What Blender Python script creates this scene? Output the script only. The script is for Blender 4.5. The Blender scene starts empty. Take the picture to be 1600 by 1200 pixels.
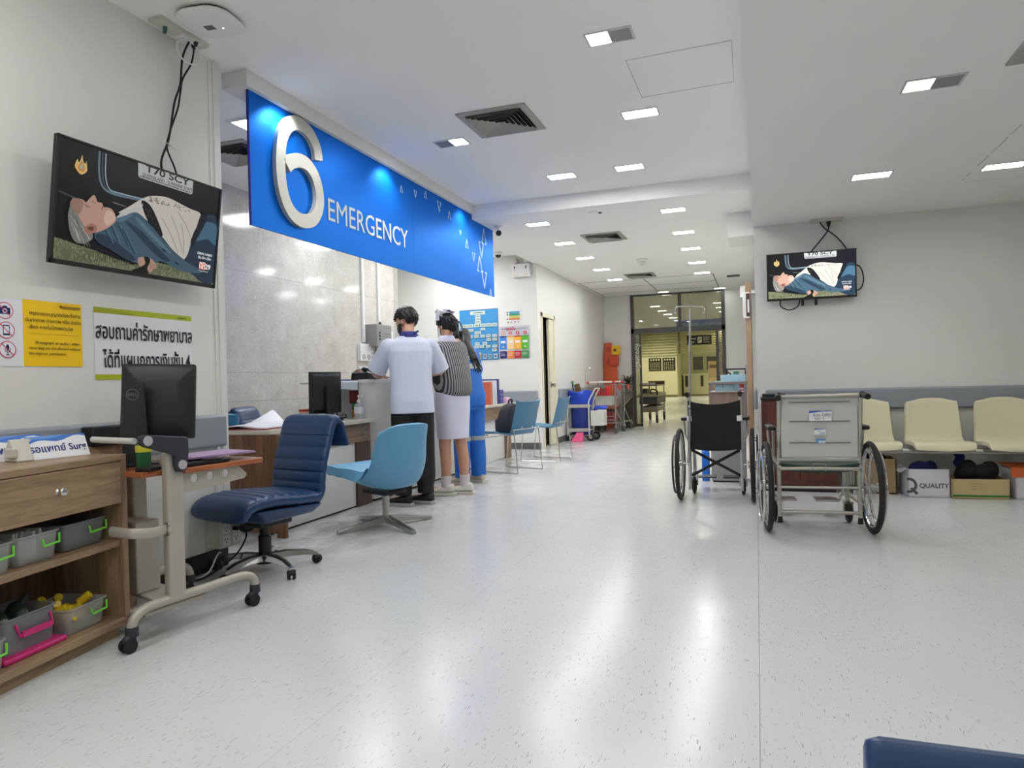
import bpy, bmesh, math, random
from mathutils import Vector, Matrix, Quaternion
R_ = math.radians
sc = bpy.context.scene
COL = sc.collection
# ---------------------------------------------------------------- camera
cam_d = bpy.data.cameras.new('camera'); cam = bpy.data.objects.new('camera', cam_d); COL.objects.link(cam)
cam_d.sensor_fit = 'HORIZONTAL'; cam_d.sensor_width = 36.0; cam_d.lens = 1092.0 / 1600.0 * 36.0
cam_d.clip_start = 0.02; cam_d.clip_end = 200
_yaw, _pitch, _roll = R_(19.33), R_(-0.2), R_(1.525)
_f = Vector((-math.sin(_yaw) * math.cos(_pitch), math.cos(_yaw) * math.cos(_pitch), math.sin(_pitch)))
_r0 = Vector((math.cos(_yaw), math.sin(_yaw), 0)); _u0 = _r0.cross(_f)
_r = _r0 * math.cos(_roll) - _u0 * math.sin(_roll); _u = _u0 * math.cos(_roll) + _r0 * math.sin(_roll)
_m = Matrix((_r, _u, -_f)).transposed().to_4x4(); _m.translation = Vector((0, 0, 1.05))
cam.matrix_world = _m
sc.camera = cam
# ---------------------------------------------------------------- colour management, world
sc.view_settings.view_transform = 'Standard'; sc.view_settings.look = 'None'
sc.view_settings.exposure = 0.32; sc.view_settings.gamma = 1.0
sc.view_settings.use_curve_mapping = False
w = bpy.data.worlds.new('world'); sc.world = w; w.use_nodes = True
w.node_tree.nodes['Background'].inputs[0].default_value = (0.75, 0.8, 0.9, 1)
w.node_tree.nodes['Background'].inputs[1].default_value = 0.02
LAMP = 75.0          # strength of the lit ceiling diffusers
def lamp(x, y, z, power, sx=0.30, sy=0.14, col=(1, 0.995, 0.985)):
    d = bpy.data.lights.new('unseen_ceiling_lamp', 'AREA'); d.shape = 'RECTANGLE'; d.size = sx; d.size_y = sy
    d.energy = power; d.color = col
    o = bpy.data.objects.new('unseen_ceiling_lamp', d); COL.objects.link(o); o.location = (x, y, z)
    return o
# hall and waiting area lamps of the same ceiling grid that lie behind the viewpoint and beyond the frame
for _y in (2.72, 1.48, 0.24, -1.0, -2.24):
    for _x in (-2.3, -0.76):
        if _x > -1 or _y < 2.0: lamp(_x, _y, 2.985, 6.5)
for _y in (2.2, 0.4, -1.4):
    for _x in (0.84, 2.6):
        lamp(_x, _y, 2.465, 3.2)
lamp(3.4, 4.0, 2.465, 2.0)
for _x, _y in ((-3.9, 6.6), (-3.9, 8.2), (-4.4, 9.5)):
    lamp(_x, _y, 2.985, 16, 0.55, 0.55, (0.95, 0.97, 1))  # unseen lamps added to brighten the reception
for _x, _y in ((-5, 18), (-1.5, 19), (2, 18.5), (-5, 25), (-1, 26), (3, 25), (-6, 32), (-2, 33), (2, 32), (-5, 36), (-1.5, 37.4), (2, 37)):
    lamp(_x, _y, 3.38, 42, 0.6, 0.6, (1, 0.95, 0.74))  # lamps added under the lobby ceiling to lift its brightness, no fixtures

# three small spot lamps that wash the blue sign
for _y, _e in ((3.86, 17), (5.25, 16), (6.85, 13)):
    _d = bpy.data.lights.new('sign_spot', 'SPOT'); _d.energy = _e; _d.spot_size = R_(118); _d.spot_blend = 1.0; _d.shadow_soft_size = 0.03; _d.color = (0.92, 0.97, 1)
    _o = bpy.data.objects.new('sign_spot', _d); COL.objects.link(_o); _o.location = (-2.79, _y, 2.893)
    _o.rotation_euler = Vector((-0.14, 0.0, -0.30)).to_track_quat('-Z', 'Y').to_euler()
# ---------------------------------------------------------------- materials
def S(r, g=None, b=None):
    if g is None:
        r, g, b = (r, r, r)
    def f(v):
        v /= 255.0
        return v / 12.92 if v <= 0.04045 else ((v + 0.055) / 1.055) ** 2.4
    return (f(r), f(g), f(b), 1)
class NT:
    def __init__(s, name):
        s.m = bpy.data.materials.new(name); s.m.use_nodes = True
        s.t = s.m.node_tree; s.n = s.t.nodes; s.l = s.t.links
        s.b = s.n['Principled BSDF']
    def add(s, typ, **kw):
        n = s.n.new(typ)
        for k, v in kw.items():
            if k in n.inputs: n.inputs[k].default_value = v
            else: setattr(n, k, v)
        return n
    def math(s, op, a, b=None, c=None):
        n = s.n.new('ShaderNodeMath'); n.operation = op
        for i, v in enumerate((a, b, c)):
            if v is None: continue
            if isinstance(v, (int, float)): n.inputs[i].default_value = v
            else: s.l.new(v, n.inputs[i])
        return n.outputs[0]
    def mix(s, fac, a, b):
        n = s.n.new('ShaderNodeMix'); n.data_type = 'RGBA'
        for i, v in ((0, fac), (6, a), (7, b)):
            if isinstance(v, (int, float, tuple)): n.inputs[i].default_value = v
            else: s.l.new(v, n.inputs[i])
        return n.outputs[2]
    def coord(s, scale=(1, 1, 1), rot=(0, 0, 0), kind='Object'):
        tc = s.n.new('ShaderNodeTexCoord'); mp = s.n.new('ShaderNodeMapping')
        mp.inputs['Scale'].default_value = scale; mp.inputs['Rotation'].default_value = rot
        s.l.new(tc.outputs[kind], mp.inputs[0]); return mp.outputs[0]
    def noise(s, vec, scale, detail=3, rough=0.5, dist=0):
        n = s.add('ShaderNodeTexNoise', Scale=scale, Detail=detail, Roughness=rough, Distortion=dist)
        s.l.new(vec, n.inputs['Vector']); return n.outputs['Fac']
    def ramp(s, fac, stops):
        n = s.n.new('ShaderNodeValToRGB'); e = n.color_ramp.elements
        while len(e) < len(stops): e.new(0.5)
        for i, (p, c) in enumerate(stops):
            e[i].position = p; e[i].color = c if isinstance(c, tuple) else (c, c, c, 1)
        s.l.new(fac, n.inputs[0]); return n.outputs[0]
    def bump(s, h, strength=0.2, dist=0.01):
        n = s.add('ShaderNodeBump', Strength=strength, Distance=dist)
        s.l.new(h, n.inputs['Height']); s.l.new(n.outputs[0], s.b.inputs['Normal'])
MATS = {}
def M(name, col, rough=0.5, metal=0.0, var=0.05, scale=6.0, bump=0.0, bscale=120.0, trans=0.0, alpha=1.0, coat=0.0, spec=0.5):
    if name in MATS: return MATS[name]
    t = NT(name); b = t.b
    v = t.coord()
    c1 = tuple(min(1, x * (1 - var)) for x in col[:3]) + (1,); c2 = tuple(min(1, x * (1 + var)) for x in col[:3]) + (1,)
    f = t.noise(v, scale, 4)
    t.l.new(t.mix(f, c1, c2), b.inputs['Base Color'])
    b.inputs['Roughness'].default_value = rough; b.inputs['Metallic'].default_value = metal
    b.inputs['Specular IOR Level'].default_value = spec
    if bump: t.bump(t.noise(v, bscale, 3), bump, 0.004)
    if trans: b.inputs['Transmission Weight'].default_value = trans; b.inputs['IOR'].default_value = 1.3
    if alpha < 1: b.inputs['Alpha'].default_value = alpha
    if coat: b.inputs['Coat Weight'].default_value = coat; b.inputs['Coat Roughness'].default_value = 0.1
    MATS[name] = t.m; return t.m
def EM(name, col, strength):
    if name in MATS: return MATS[name]
    t = NT(name); b = t.b
    b.inputs['Base Color'].default_value = col; b.inputs['Emission Color'].default_value = col
    b.inputs['Emission Strength'].default_value = strength
    MATS[name] = t.m; return t.m
def VC(name, rough=0.5, emit=0.0, spec=0.5):
    """colour of a printed or displayed picture, read from the mesh's own colour attribute"""
    if name in MATS: return MATS[name]
    t = NT(name); a = t.add('ShaderNodeAttribute', attribute_name='ink')
    if emit:
        t.b.inputs['Base Color'].default_value = (0.01, 0.01, 0.01, 1)
        t.l.new(a.outputs['Color'], t.b.inputs['Emission Color']); t.b.inputs['Emission Strength'].default_value = emit
    else:
        t.l.new(a.outputs['Color'], t.b.inputs['Base Color'])
    t.b.inputs['Roughness'].default_value = rough; t.b.inputs['Specular IOR Level'].default_value = spec
    MATS[name] = t.m; return t.m
def wood(name, dark, light, axis=2, scale=1.0, rough=0.45, contrast=0.5):
    if name in MATS: return MATS[name]
    t = NT(name); s = [9.0 * scale] * 3; s[axis] = 0.9 * scale
    v = t.coord(tuple(s))
    f = t.noise(v, 3.2, 6, 0.6, 0.6); g = t.noise(v, 14, 3, 0.6)
    k = t.math('ADD', t.math('MULTIPLY', f, 0.75), t.math('MULTIPLY', g, 0.25))
    t.l.new(t.ramp(k, [(0.5 - contrast * 0.3, dark), (0.5 + contrast * 0.3, light)]), t.b.inputs['Base Color'])
    t.b.inputs['Roughness'].default_value = rough
    t.bump(k, 0.08, 0.003)
    MATS[name] = t.m; return t.m
# ---------------------------------------------------------------- mesh helpers
def mat_from(o, x=None, z=None):
    """frame with origin o, local x along x, local z along z"""
    x = Vector(x).normalized(); z = Vector(z).normalized(); y = z.cross(x).normalized(); x = y.cross(z)
    m = Matrix((x, y, z)).transposed().to_4x4(); m.translation = Vector(o); return m
class MB:
    def __init__(s): s.bm = bmesh.new()
    def _new(s, before):
        return [v for v in s.bm.verts if v.index == -1 or v not in before]
    def box(s, c, d, rz=0.0, rot=None):
        m = Matrix.Translation(Vector(c))
        if rot is not None: m = m @ rot.to_4x4()
        elif rz: m = m @ Matrix.Rotation(rz, 4, 'Z')
        m = m @ Matrix.Diagonal((d[0], d[1], d[2], 1))
        bmesh.ops.create_cube(s.bm, size=1.0, matrix=m); return s
    def bx(s, x0, x1, y0, y1, z0, z1):
        return s.box(((x0 + x1) / 2, (y0 + y1) / 2, (z0 + z1) / 2), (abs(x1 - x0), abs(y1 - y0), abs(z1 - z0)))
    def rings(s, rings, cap=True, closed=False):
        vs = [[s.bm.verts.new(p) for p in r] for r in rings]; n = len(vs[0])
        rng = range(len(vs) if closed else len(vs) - 1)
        for i in rng:
            a, b = vs[i], vs[(i + 1) % len(vs)]
            for j in range(n):
                s.bm.faces.new((a[j], a[(j + 1) % n], b[(j + 1) % n], b[j]))
        if cap and not closed:
            s.bm.faces.new(list(reversed(vs[0]))); s.bm.faces.new(vs[-1])
        return s
    def tube(s, pts, r, n=8, closed=False, sq=None):
        pts = [Vector(p) for p in pts]; k = len(pts)
        rs = r if isinstance(r, (list, tuple)) else [r] * k
        tang = []
        for i in range(k):
            a = pts[(i - 1) % k] if (closed or i > 0) else pts[i]; b = pts[(i + 1) % k] if (closed or i < k - 1) else pts[i]
            t = (b - a); tang.append(t.normalized() if t.length > 1e-9 else Vector((0, 0, 1)))
        up = Vector((0, 0, 1)) if abs(tang[0].z) < 0.9 else Vector((1, 0, 0))
        nx = tang[0].cross(up).normalized(); out = []
        for i in range(k):
            if i: 
                q = tang[i - 1].rotation_difference(tang[i]); nx = (q @ nx)
                nx = (nx - tang[i] * nx.dot(tang[i])).normalized()
            ny = tang[i].cross(nx)
            ring = []
            for j in range(n):
                a = 2 * math.pi * (j + 0.5) / n
                cx, cy = math.cos(a), math.sin(a)
                if sq: cx, cy = cx * sq[0], cy * sq[1]
                ring.append(pts[i] + (nx * cx + ny * cy) * rs[i])
            out.append(ring)
        return s.rings(out, True, closed)
    def cyl(s, p0, p1, r0, r1=None, n=16):
        return s.tube([p0, p1], [r0, r0 if r1 is None else r1], n)
    def torus(s, c, axis, R, r, n=40, m=8, a0=0, a1=360):
        f = mat_from(c, Vector(axis).orthogonal(), axis); full = abs(a1 - a0) >= 360
        k = n if full else n + 1
        pts = [f @ Vector((R * math.cos(R_(a0 + (a1 - a0) * i / n)), R * math.sin(R_(a0 + (a1 - a0) * i / n)), 0)) for i in range(k)]
        return s.tube(pts, r, m, full)
    def lathe(s, prof, c=(0, 0, 0), n=24, axis=(0, 0, 1)):
        f = mat_from(c, Vector(axis).orthogonal(), axis)
        return s.rings([[f @ Vector((r * math.cos(2 * math.pi * j / n), r * math.sin(2 * math.pi * j / n), z)) for j in range(n)] for r, z in prof])
    def sph(s, c, r, seg=20, rot=None):
        if not isinstance(r, (tuple, list)): r = (r, r, r)
        m = Matrix.Translation(Vector(c))
        if rot is not None: m = m @ rot.to_4x4()
        bmesh.ops.create_uvsphere(s.bm, u_segments=seg, v_segments=max(6, seg // 2), radius=1, matrix=m @ Matrix.Diagonal((r[0], r[1], r[2], 1))); return s
    def prism(s, poly, d0, d1, f=None):
        """polygon in local xy, extruded along local z of frame f"""
        f = f or Matrix.Identity(4)
        a = [s.bm.verts.new(f @ Vector((p[0], p[1], d0))) for p in poly]; b = [s.bm.verts.new(f @ Vector((p[0], p[1], d1))) for p in poly]
        n = len(poly)
        s.bm.faces.new(list(reversed(a))); s.bm.faces.new(b)
        for i in range(n): s.bm.faces.new((a[i], a[(i + 1) % n], b[(i + 1) % n], b[i]))
        return s
    def quad(s, *p):
        s.bm.faces.new([s.bm.verts.new(q) for q in p]); return s
    def grid(s, f, nu, nv, thick=0.0):
        """surface f(u,v) for u,v in 0..1; thick gives it a back"""
        P = [[Vector(f(i / nu, j / nv)) for j in range(nv + 1)] for i in range(nu + 1)]
        N = [[None] * (nv + 1) for _ in range(nu + 1)]
        for i in range(nu + 1):
            for j in range(nv + 1):
                a = P[min(i + 1, nu)][j] - P[max(i - 1, 0)][j]; b = P[i][min(j + 1, nv)] - P[i][max(j - 1, 0)]
                N[i][j] = a.cross(b).normalized()
        A = [[s.bm.verts.new(p) for p in r] for r in P]
        for i in range(nu):
            for j in range(nv): s.bm.faces.new((A[i][j], A[i + 1][j], A[i + 1][j + 1], A[i][j + 1]))
        if thick:
            B = [[s.bm.verts.new(P[i][j] - N[i][j] * (thick(i / nu, j / nv) if callable(thick) else thick)) for j in range(nv + 1)] for i in range(nu + 1)]
            for i in range(nu):
                for j in range(nv): s.bm.faces.new((B[i][j], B[i][j + 1], B[i + 1][j + 1], B[i + 1][j]))
            for i in range(nu):
                s.bm.faces.new((A[i][0], B[i][0], B[i + 1][0], A[i + 1][0])); s.bm.faces.new((A[i][nv], A[i + 1][nv], B[i + 1][nv], B[i][nv]))
            for j in range(nv):
                s.bm.faces.new((A[0][j], A[0][j + 1], B[0][j + 1], B[0][j])); s.bm.faces.new((A[nu][j], B[nu][j], B[nu][j + 1], A[nu][j + 1]))
        return s
    def out(s, name, mat, parent=None, bevel=0.0, sub=0, flat=False, ang=38, seg=2, label=None, voxel=0, smooth=0):
        bmesh.ops.recalc_face_normals(s.bm, faces=s.bm.faces)
        me = bpy.data.meshes.new(name); s.bm.to_mesh(me); s.bm.free()
        me.materials.append(mat)
        o = bpy.data.objects.new(name, me); COL.objects.link(o)
        if parent is not None: o.parent = parent
        if voxel:
            md = o.modifiers.new('v', 'REMESH'); md.mode = 'VOXEL'; md.voxel_size = voxel; md.use_smooth_shade = True
            if smooth: q = o.modifiers.new('s', 'SMOOTH'); q.factor = 0.5; q.iterations = smooth
        if sub: 
            md = o.modifiers.new('sub', 'SUBSURF'); md.levels = sub; md.render_levels = sub
        if bevel:
            md = o.modifiers.new('bev', 'BEVEL'); md.width = bevel; md.segments = seg; md.limit_method = 'ANGLE'; md.angle_limit = R_(35)
        if not flat:
            me.polygons.foreach_set('use_smooth', [True] * len(me.polygons))
            if not (sub or voxel): me.set_sharp_from_angle(angle=R_(ang))
        if label: o['label'] = label
        return o
class PIC:
    """a flat printed or displayed picture: coloured polygons stacked a hair apart, one mesh"""
    def __init__(s, f, step=0.0002): s.f = f; s.step = step; s.k = 0; s.v = []; s.fc = []; s.c = []
    def poly(s, pts, col, cols=None, up=True):
        if up: s.k += 1
        b = len(s.v); n = len(pts)
        for p in pts: s.v.append(s.f @ Vector((p[0], p[1], s.k * s.step)))
        s.fc.append(list(range(b, b + n))); s.c.append(cols if cols else [col] * n)
        return s
    def rect(s, x0, x1, y0, y1, col, cols=None, up=True): return s.poly([(x0, y0), (x1, y0), (x1, y1), (x0, y1)], col, cols, up)
    def disc(s, x, y, r, col, n=28, ry=None, rot=0, up=True):
        ry = ry or r; c, d = math.cos(rot), math.sin(rot); q = []
        for i in range(n):
            a, b = r * math.cos(2 * math.pi * i / n), ry * math.sin(2 * math.pi * i / n); q.append((x + a * c - b * d, y + a * d + b * c))
        return s.poly(q, col, None, up)
    def line(s, pts, w, col, up=True):
        if up: s.k += 1
        for a, b in zip(pts, pts[1:]):
            a = Vector(a); b = Vector(b); d = (b - a)
            if d.length < 1e-6: continue
            n = Vector((-d.y, d.x)).normalized() * w / 2; e = d.normalized() * w * 0.25
            s.poly([a - n - e, b - n + e, b + n + e, a + n - e], col, None, False)
        return s
    def out(s, name, mat, parent=None, label=None):
        me = bpy.data.meshes.new(name); me.from_pydata(s.v, [], s.fc); me.materials.append(mat)
        at = me.attributes.new('ink', 'FLOAT_COLOR', 'CORNER'); buf = []
        for c in s.c:
            for q in c: buf += list(q[:3]) + [1.0]
        at.data.foreach_set('color', buf)
        o = bpy.data.objects.new(name, me); COL.objects.link(o)
        if parent is not None: o.parent = parent
        if label: o['label'] = label
        return o
TEXTS = []
def text(body, f, size, mat, parent, name='lettering', align='CENTER', ext=0.0003, sx=1.0, bold=0.0, label=None):
    """lettering standing in the local xy plane of frame f, extruded a little along its z; turned into a mesh at the end"""
    cu = bpy.data.curves.new(name, 'FONT'); cu.body = body; cu.size = size; cu.align_x = align; cu.align_y = 'CENTER'
    cu.extrude = ext; cu.offset = bold; cu.resolution_u = 3
    o = bpy.data.objects.new('t', cu); COL.objects.link(o)
    TEXTS.append((o, f @ Matrix.Diagonal((sx, 1, 1, 1)), mat, parent, name, label))
def flush_texts():
    bpy.context.view_layer.update(); dg = bpy.context.evaluated_depsgraph_get()
    for o, f, mat, parent, name, label in TEXTS:
        me = bpy.data.meshes.new_from_object(o.evaluated_get(dg)); me.transform(f); me.name = name
        if f.determinant() < 0: me.flip_normals()
        me.materials.clear(); me.materials.append(mat)
        n = bpy.data.objects.new(name, me); COL.objects.link(n)
        if parent is not None: n.parent = parent
        if label: n['label'] = label
        cu = o.data; bpy.data.objects.remove(o); bpy.data.curves.remove(cu)
    TEXTS.clear()
def tag(o, label, cat, group=None):
    o['label'] = label; o['category'] = cat
    if group: o['group'] = group
    return o
def thing(name, label, cat, loc=(0, 0, 0), rz=0.0, group=None):
    o = bpy.data.objects.new(name, None); COL.objects.link(o); o.empty_display_size = 0.1
    o.location = loc; o.rotation_euler = (0, 0, R_(rz)); return tag(o, label, cat, group)
def struct(o): o['kind'] = 'structure'; return o
def clone(root, label, loc, rz=None, group=None):
    def cp(o, par):
        c = o.copy(); COL.objects.link(c)
        if par is not None: c.parent = par
        for ch in [q for q in list(COL.objects) if q.parent == o]: cp(ch, c)
        return c
    c = cp(root, None); c.location = loc; c['label'] = label
    if rz is not None: c.rotation_euler = (0, 0, R_(rz))
    if group: c['group'] = group
    return c
def bez(pts, n=8, closed=False):
    """smooth curve (Catmull-Rom) through points"""
    P = [Vector(p) for p in pts]; out = []; k = len(P)
    for i in range(k if closed else k - 1):
        if closed: a, b, c, d = P[(i - 1) % k], P[i], P[(i + 1) % k], P[(i + 2) % k]
        else: a, b, c, d = P[max(i - 1, 0)], P[i], P[i + 1], P[min(i + 2, k - 1)]
        for j in range(n):
            t = j / n
            out.append(0.5 * ((2 * b) + (c - a) * t + (2 * a - 5 * b + 4 * c - d) * t * t + (3 * b - a - 3 * c + d) * t ** 3))
    if not closed: out.append(P[-1])
    return out
def rrect(w, h, r, n=5, cx=0, cy=0):
    q = []
    for sx, sy, a in ((1, 1, 0), (-1, 1, 90), (-1, -1, 180), (1, -1, 270)):
        for i in range(n + 1):
            t = R_(a + 90 * i / n); q.append((cx + sx * (w / 2 - r) + r * math.cos(t), cy + sy * (h / 2 - r) + r * math.sin(t)))
    return q
random.seed(7)
# ================================================================ SETTING
def floor_mat():
    t = NT('speckled vinyl floor'); v = t.coord()
    big = t.noise(v, 0.7, 4, 0.6)
    base = t.mix(big, S(206, 207, 207), S(220, 221, 221))
    c1 = t.coord((105, 12, 1), (0, 0, R_(4))); n1 = t.noise(c1, 1.0, 2, 0.5)
    c2 = t.coord((230, 21, 1), (0, 0, R_(-3))); n2 = t.noise(c2, 1.0, 2, 0.6)
    f1 = t.math('MULTIPLY', t.math('GREATER_THAN', n1, 0.70), 0.5)
    f2 = t.math('MULTIPLY', t.math('GREATER_THAN', n2, 0.672), 0.8)
    mask = t.math('GREATER_THAN', t.noise(v, 2.3, 2), 0.40)
    col = t.mix(t.math('MULTIPLY', f2, mask), base, S(92, 88, 84))
    col = t.mix(f1, col, S(164, 163, 160))
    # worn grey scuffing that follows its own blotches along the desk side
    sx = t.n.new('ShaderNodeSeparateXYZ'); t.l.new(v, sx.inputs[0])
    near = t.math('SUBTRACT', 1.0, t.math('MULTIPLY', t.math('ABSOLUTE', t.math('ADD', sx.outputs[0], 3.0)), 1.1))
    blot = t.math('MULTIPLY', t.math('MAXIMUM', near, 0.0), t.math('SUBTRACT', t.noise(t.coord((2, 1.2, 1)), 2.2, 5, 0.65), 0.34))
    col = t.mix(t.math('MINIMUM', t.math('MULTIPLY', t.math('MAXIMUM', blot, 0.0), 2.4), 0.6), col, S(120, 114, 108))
    # welded seams of the sheet flooring
    for x0 in (-0.017, -1.33, -2.66, 1.3, 2.62):
        d = t.math('ABSOLUTE', t.math('SUBTRACT', sx.outputs[0], x0))
        col = t.mix(t.math('MULTIPLY', t.math('LESS_THAN', d, 0.0018), 0.65 if x0 == -0.017 else 0.22), col, S(136, 136, 134))
    t.l.new(col, t.b.inputs['Base Color'])
    r = t.math('ADD', 0.15, t.math('MULTIPLY', t.noise(v, 5, 4), 0.14))
    t.l.new(r, t.b.inputs['Roughness'])
    t.b.inputs['Specular IOR Level'].default_value = 0.34
    t.bump(t.math('ADD', t.noise(v, 9, 2), t.math('MULTIPLY', t.noise(v, 40, 2), 0.1)), 0.10, 0.006)
    return t.m
def marble_mat():
    t = NT('polished beige stone'); v = t.coord()
    n = t.noise(v, 6, 8, 0.65, 0.4)
    base = t.ramp(n, [(0.3, S(196, 191, 180)), (0.5, S(208, 203, 193)), (0.7, S(218, 214, 205))])
    vo = t.add('ShaderNodeTexVoronoi', Scale=26.0, Randomness=1.0); vv = t.noise(v, 18, 2); t.l.new(v, vo.inputs['Vector'])
    chips = t.math('LESS_THAN', vo.outputs['Distance'], 0.22)
    base = t.mix(t.math('MULTIPLY', chips, 0.6), base, S(230, 228, 221))
    vo3 = t.add('ShaderNodeTexVoronoi', Scale=40.0); t.l.new(v, vo3.inputs['Vector'])
    base = t.mix(t.math('MULTIPLY', t.math('LESS_THAN', vo3.outputs['Distance'], 0.17), 0.4), base, S(168, 163, 154))
    n2 = t.noise(t.coord((1, 24, 12), (R_(35), 0, 0)), 1.4, 3, 0.6)
    base = t.mix(t.math('MULTIPLY', t.math('GREATER_THAN', n2, 0.70), 0.55), base, S(122, 118, 112))
    vo2 = t.add('ShaderNodeTexVoronoi', Scale=9.0); t.l.new(v, vo2.inputs['Vector'])
    base = t.mix(t.math('MULTIPLY', t.math('LESS_THAN', vo2.outputs['Distance'], 0.055), 0.7), base, S(98, 95, 92))
    sx = t.n.new('ShaderNodeSeparateXYZ'); t.l.new(v, sx.inputs[0])
    for z0 in (0.926, 1.21, 2.2):
        d = t.math('ABSOLUTE', t.math('SUBTRACT', sx.outputs[2], z0))
        base = t.mix(t.math('MULTIPLY', t.math('LESS_THAN', d, 0.0022), 0.6), base, S(120, 116, 110))
    for y0 in (4.6, 5.9, 7.15, 8.1):
        d = t.math('ABSOLUTE', t.math('SUBTRACT', sx.outputs[1], y0))
        base = t.mix(t.math('MULTIPLY', t.math('LESS_THAN', d, 0.002), 0.35), base, S(120, 116, 110))
    t.l.new(base, t.b.inputs['Base Color']); t.b.inputs['Roughness'].default_value = 0.1
    t.b.inputs['Specular IOR Level'].default_value = 0.4
    return t.m
PAINT = M('off white wall paint', S(226, 225, 220), 0.6, var=0.015, scale=1.2, bump=0.03, bscale=90)
CEIL = M('white ceiling paint', S(247, 246, 242), 0.75, var=0.012, scale=1.0)
CREAM = M('cream door paint', S(226, 221, 196), 0.4, var=0.03, scale=3)
RAIL = M('grey vinyl handrail', S(146, 152, 158), 0.45, var=0.03)
BLACK = M('black plastic', S(22, 22, 24), 0.42, var=0.1)
DBLACK = M('matt black rubber', S(20, 20, 21), 0.7, var=0.15)
WHITE = M('white plastic', S(232, 232, 230), 0.4, var=0.02)
OFFW = M('aged white plastic', S(206, 203, 192), 0.45, var=0.04)
CHROME = M('chrome', S(205, 205, 205), 0.18, 1.0, var=0.03)
STEEL = M('brushed steel', S(178, 176, 170), 0.32, 1.0, var=0.06)
DARK = M('dark void', S(16, 15, 14), 0.9)
YELW = M('pale yellow lobby wall', S(214, 211, 172), 0.55, var=0.02, scale=1)

o = struct(MB().bx(-9, 7, -4, 52, -0.1, 0).out('floor', floor_mat(), flat=True))
struct(MB().bx(-6.0, 0.0, -4, 7.14, 3.0, 3.2).out('ceiling_hall', CEIL, flat=True))
struct(MB().bx(-6.0, -3.15, 7.14, 10.4, 3.0, 3.2).out('ceiling_reception', CEIL, flat=True))
CT = NT('white ceiling panels'); _v = CT.coord(); _s = CT.n.new('ShaderNodeSeparateXYZ'); CT.l.new(_v, _s.inputs[0])
_c = S(246, 245, 241)
for ax, p0, lo, hi in ((1, 12.75, -3.1, -0.68), (1, 13.72, -3.1, -0.68), (1, 14.6, -3.1, -0.68), (0, -0.69, 12.75, 15.2), (0, -1.9, 12.75, 15.2), (0, -3.1, 12.75, 15.2)):
    d = CT.math('LESS_THAN', CT.math('ABSOLUTE', CT.math('SUBTRACT', _s.outputs[ax], p0)), 0.016 if ax == 1 else 0.009)
    q = _s.outputs[1 - ax]
    m = CT.math('MULTIPLY', d, CT.math('MULTIPLY', CT.math('GREATER_THAN', q, lo), CT.math('LESS_THAN', q, hi)))
    _c = CT.mix(m, _c, S(110, 108, 100))
CT.l.new(_c, CT.b.inputs['Base Color']); CT.b.inputs['Roughness'].default_value = 0.75
struct(MB().bx(-3.2, 0.0, 7.14, 15.2, 2.85, 3.2).out('ceiling_corridor', CT.m, flat=True))
CA = NT('white ceiling boards'); _v = CA.coord(); _s = CA.n.new('ShaderNodeSeparateXYZ'); CA.l.new(_v, _s.inputs[0])
_c = S(245, 245, 241)
for ax, p0, lo, hi in ((0, 1.5, -4, 6.3), (1, 4.9, 1.5, 7), (1, 6.2, 1.5, 7)):
    d = CA.math('LESS_THAN', CA.math('ABSOLUTE', CA.math('SUBTRACT', _s.outputs[ax], CA.math('ADD', p0 - 0.006, CA.math('MULTIPLY', CA.noise(_v, 6, 2), 0.012)))), 0.004)
    m = CA.math('MULTIPLY', d, CA.math('MULTIPLY', CA.math('GREATER_THAN', _s.outputs[1 - ax], lo), CA.math('LESS_THAN', _s.outputs[1 - ax], hi)))
    m = CA.math('MULTIPLY', m, CA.math('GREATER_THAN', CA.noise(_v, 5, 3), 0.45))
    _c = CA.mix(CA.math('MULTIPLY', m, 0.6), _c, S(130, 128, 120))
CA.l.new(_c, CA.b.inputs['Base Color']); CA.b.inputs['Roughness'].default_value = 0.75
struct(MB().bx(-0.015, 6.5, -4, 7.3, 2.48, 3.2).out('ceiling_waiting_area', CA.m, flat=True))
struct(MB().bx(-0.27, 0.0, 8.1, 8.75, 2.58, 2.86).out('trim_1', PAINT, flat=True))
# walls
struct(MB().bx(-3.14, -3.0, -4, 3.385, 0.12, 3.02).out('wall_left', PAINT, flat=True))
struct(MB().bx(-3.12, -3.012, -4, 3.375, 0, 0.12).out('baseboard_left', M('black skirting', S(28, 27, 27), 0.5), flat=True))
struct(MB().bx(-3.0, -2.995, 3.30, 3.3025, 0.12, 2.98).bx(-3.0, -2.994, 3.335, 3.385, 0.12, 2.99).out('trim_2', PAINT, flat=True))
struct(MB().bx(-5.0, -3.14, 3.2, 3.385, 0, 3.02).out('wall_reception_front', PAINT, flat=True))
struct(MB().bx(-4.9, -4.72, 3.3, 8.73, 0, 3.02).out('wall_reception_stone', marble_mat(), flat=True))
struct(MB().bx(-5.8, -4.72, 8.60, 8.728, 0, 3.02).out('wall_reception_return', PAINT, flat=True))
struct(MB().bx(-5.85, -5.7, 8.7, 10.4, 0, 3.02).out('wall_reception_side', PAINT, flat=True))
struct(MB().bx(-5.8, -3.15, 10.24, 10.38, 0, 3.02).out('wall_reception_back', PAINT, flat=True))
struct(MB().bx(-3.8, -3.14, 10.226, 10.24, 0, 0.10).out('baseboard_reception', M('grey skirting', S(92, 92, 92), 0.5), flat=True))
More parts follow.
